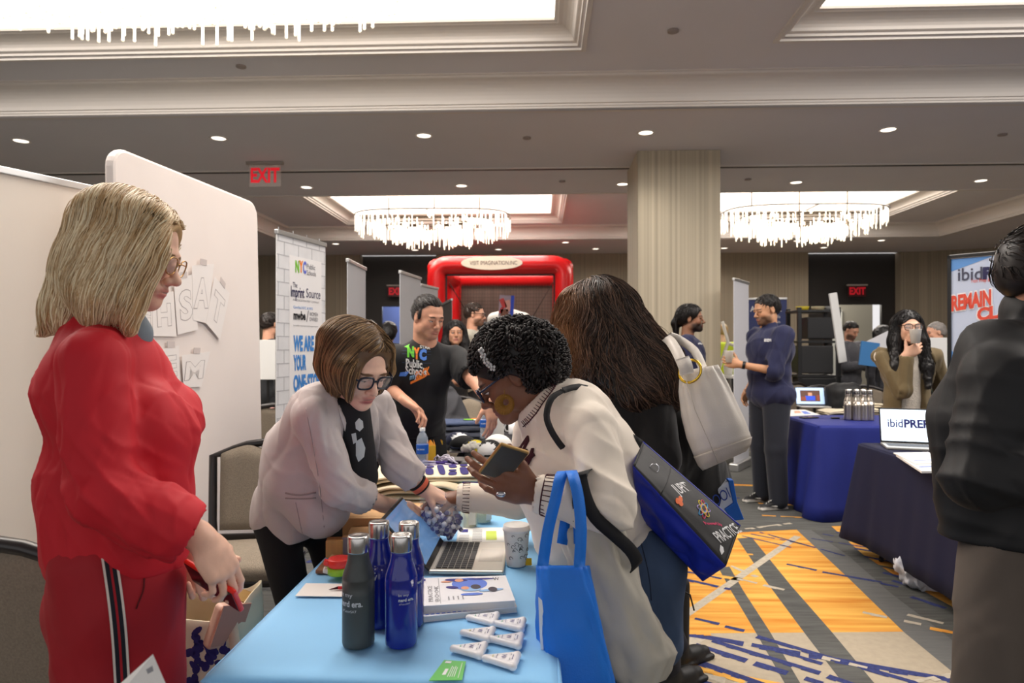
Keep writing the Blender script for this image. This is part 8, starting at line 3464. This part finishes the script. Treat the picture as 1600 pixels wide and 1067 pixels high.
for (px, py0, d, w_, h_, rz, ry, col, lb) in ((1309, 512, 7.6, .10, .78, .3, -.17, (206, 206, 204), 'white display board tilted on a stand, seen nearly edge-on'),
                                             (1358, 553, 7.4, .22, .26, .2, .12, (52, 108, 160), 'blue display card right of the tilted white board'),
                                             (1375, 540, 7.9, .36, .22, -.3, -.5, (196, 196, 200), 'grey printed sheet leaning behind the woman in the olive jacket'),
                                             (1463, 560, 7.4, .22, .45, 0, 0, (208, 208, 206), 'plain white board left of the ibidPREP banner'),
                                             (417, 562, 6.2, .26, .36, 0, 0, (206, 202, 196), 'plain white panel left of the brick-print banner')):
    c = W(px, py0, d)
    t = empty('display_board', lb, 'board', (c.x, c.y, 0), 0)
    R_ = rotm(0, ry, rz)
    MB().box(c, (w_, .02, h_), R_).build('board', [mat('board_%d' % col[0], col, .6)], t, True, bevel=.003)
    MB().tube([(c.x, c.y + .03, 0), (c.x, c.y + .03, c.z)], .012, 8).build('stand', [BLACKP], t, True)
    MB().lathe([(.0001, 0), (.15, 0), (.15, .01), (.0001, .015)], (c.x, c.y + .03, 0), 16).build('foot', [BLACKP], t, True)
g = W(1318, 540, 7.2)
t = empty('backpack', 'black backpack standing on a chair behind the steel bottles', 'backpack', (g.x, g.y, .5))
s = S()
s.box((0, 0, .26), (.36, .24, .50), None, .10, .03)
V, Q = s.mesh(.015, folds(.006, 14, 2))
mesh_obj('pack', V, Q, mat('black_nylon', (20, 20, 22), .6), t)
dup(ch0, (g.x, g.y, 0), math.radians(175), 'chair holding the black backpack behind the royal blue table')
g = W(425, 540, 5.6)
t = dup(ch0, (g.x, g.y, 0), .4, 'chair with a mustard cloth left of the brick-print banner')
t = empty('mustard_cloth', 'mustard yellow cloth draped on a chair left of the brick-print banner', 'cloth', (g.x, g.y, .5))
s = S()
s.box((0, 0, .10), (.36, .34, .36), None, .06, .02)
V, Q = s.mesh(.015, folds(.010, 12, 6))
mesh_obj('cloth', V, Q, mat('mustard_cloth', (158, 120, 30), .9), t)
c = cup('small pink cup above the mustard cloth', (g.x - .02, g.y, .79), .10, .03, .04)
c.children[0].data = c.children[0].data.copy()
c.children[0].data.materials[0] = mat('cup_pink', (226, 176, 170), .5)
g = W(1140, 540, 9.0)
t = empty('round_table', 'small white side table with leaning poles behind the tall pale banner', 'table', (g.x, g.y, 0))
MB().lathe([(.0001, .98), (.28, .98), (.28, 1.01), (.0001, 1.01)], n=24).build('table_top', [mat('white_lacquer', (216, 214, 208), .4)], t)
MB().tube([(0, 0, 0), (0, 0, .98)], .03, 10).build('leg', [ALU], t)
MB().lathe([(.0001, 0), (.2, 0), (.2, .02), (.0001, .03)], n=20).build('base', [ALU], t)
mb = MB()
mb.tube([(-.18, -.05, 1.01), (-.02, 0, 1.45), (-.09, .02, 1.72)], .022, 8)
mb.tube([(-.02, 0, 1.43), (.18, 0, 1.36), (.20, 0, 1.02)], .022, 8)
o = mb.build('lamp_arm', [mat('lamp_arm_white', (214, 210, 200), .4)], None, smooth=True)
o.location = (g.x, g.y, 0)
tag(o, 'white jointed lamp arm on the small table left of the tall pale banner', 'lamp')
cup('white and orange tub on the small table by the lamp arm', (g.x - .05, g.y - .12, 1.01), .14, .05, .06)
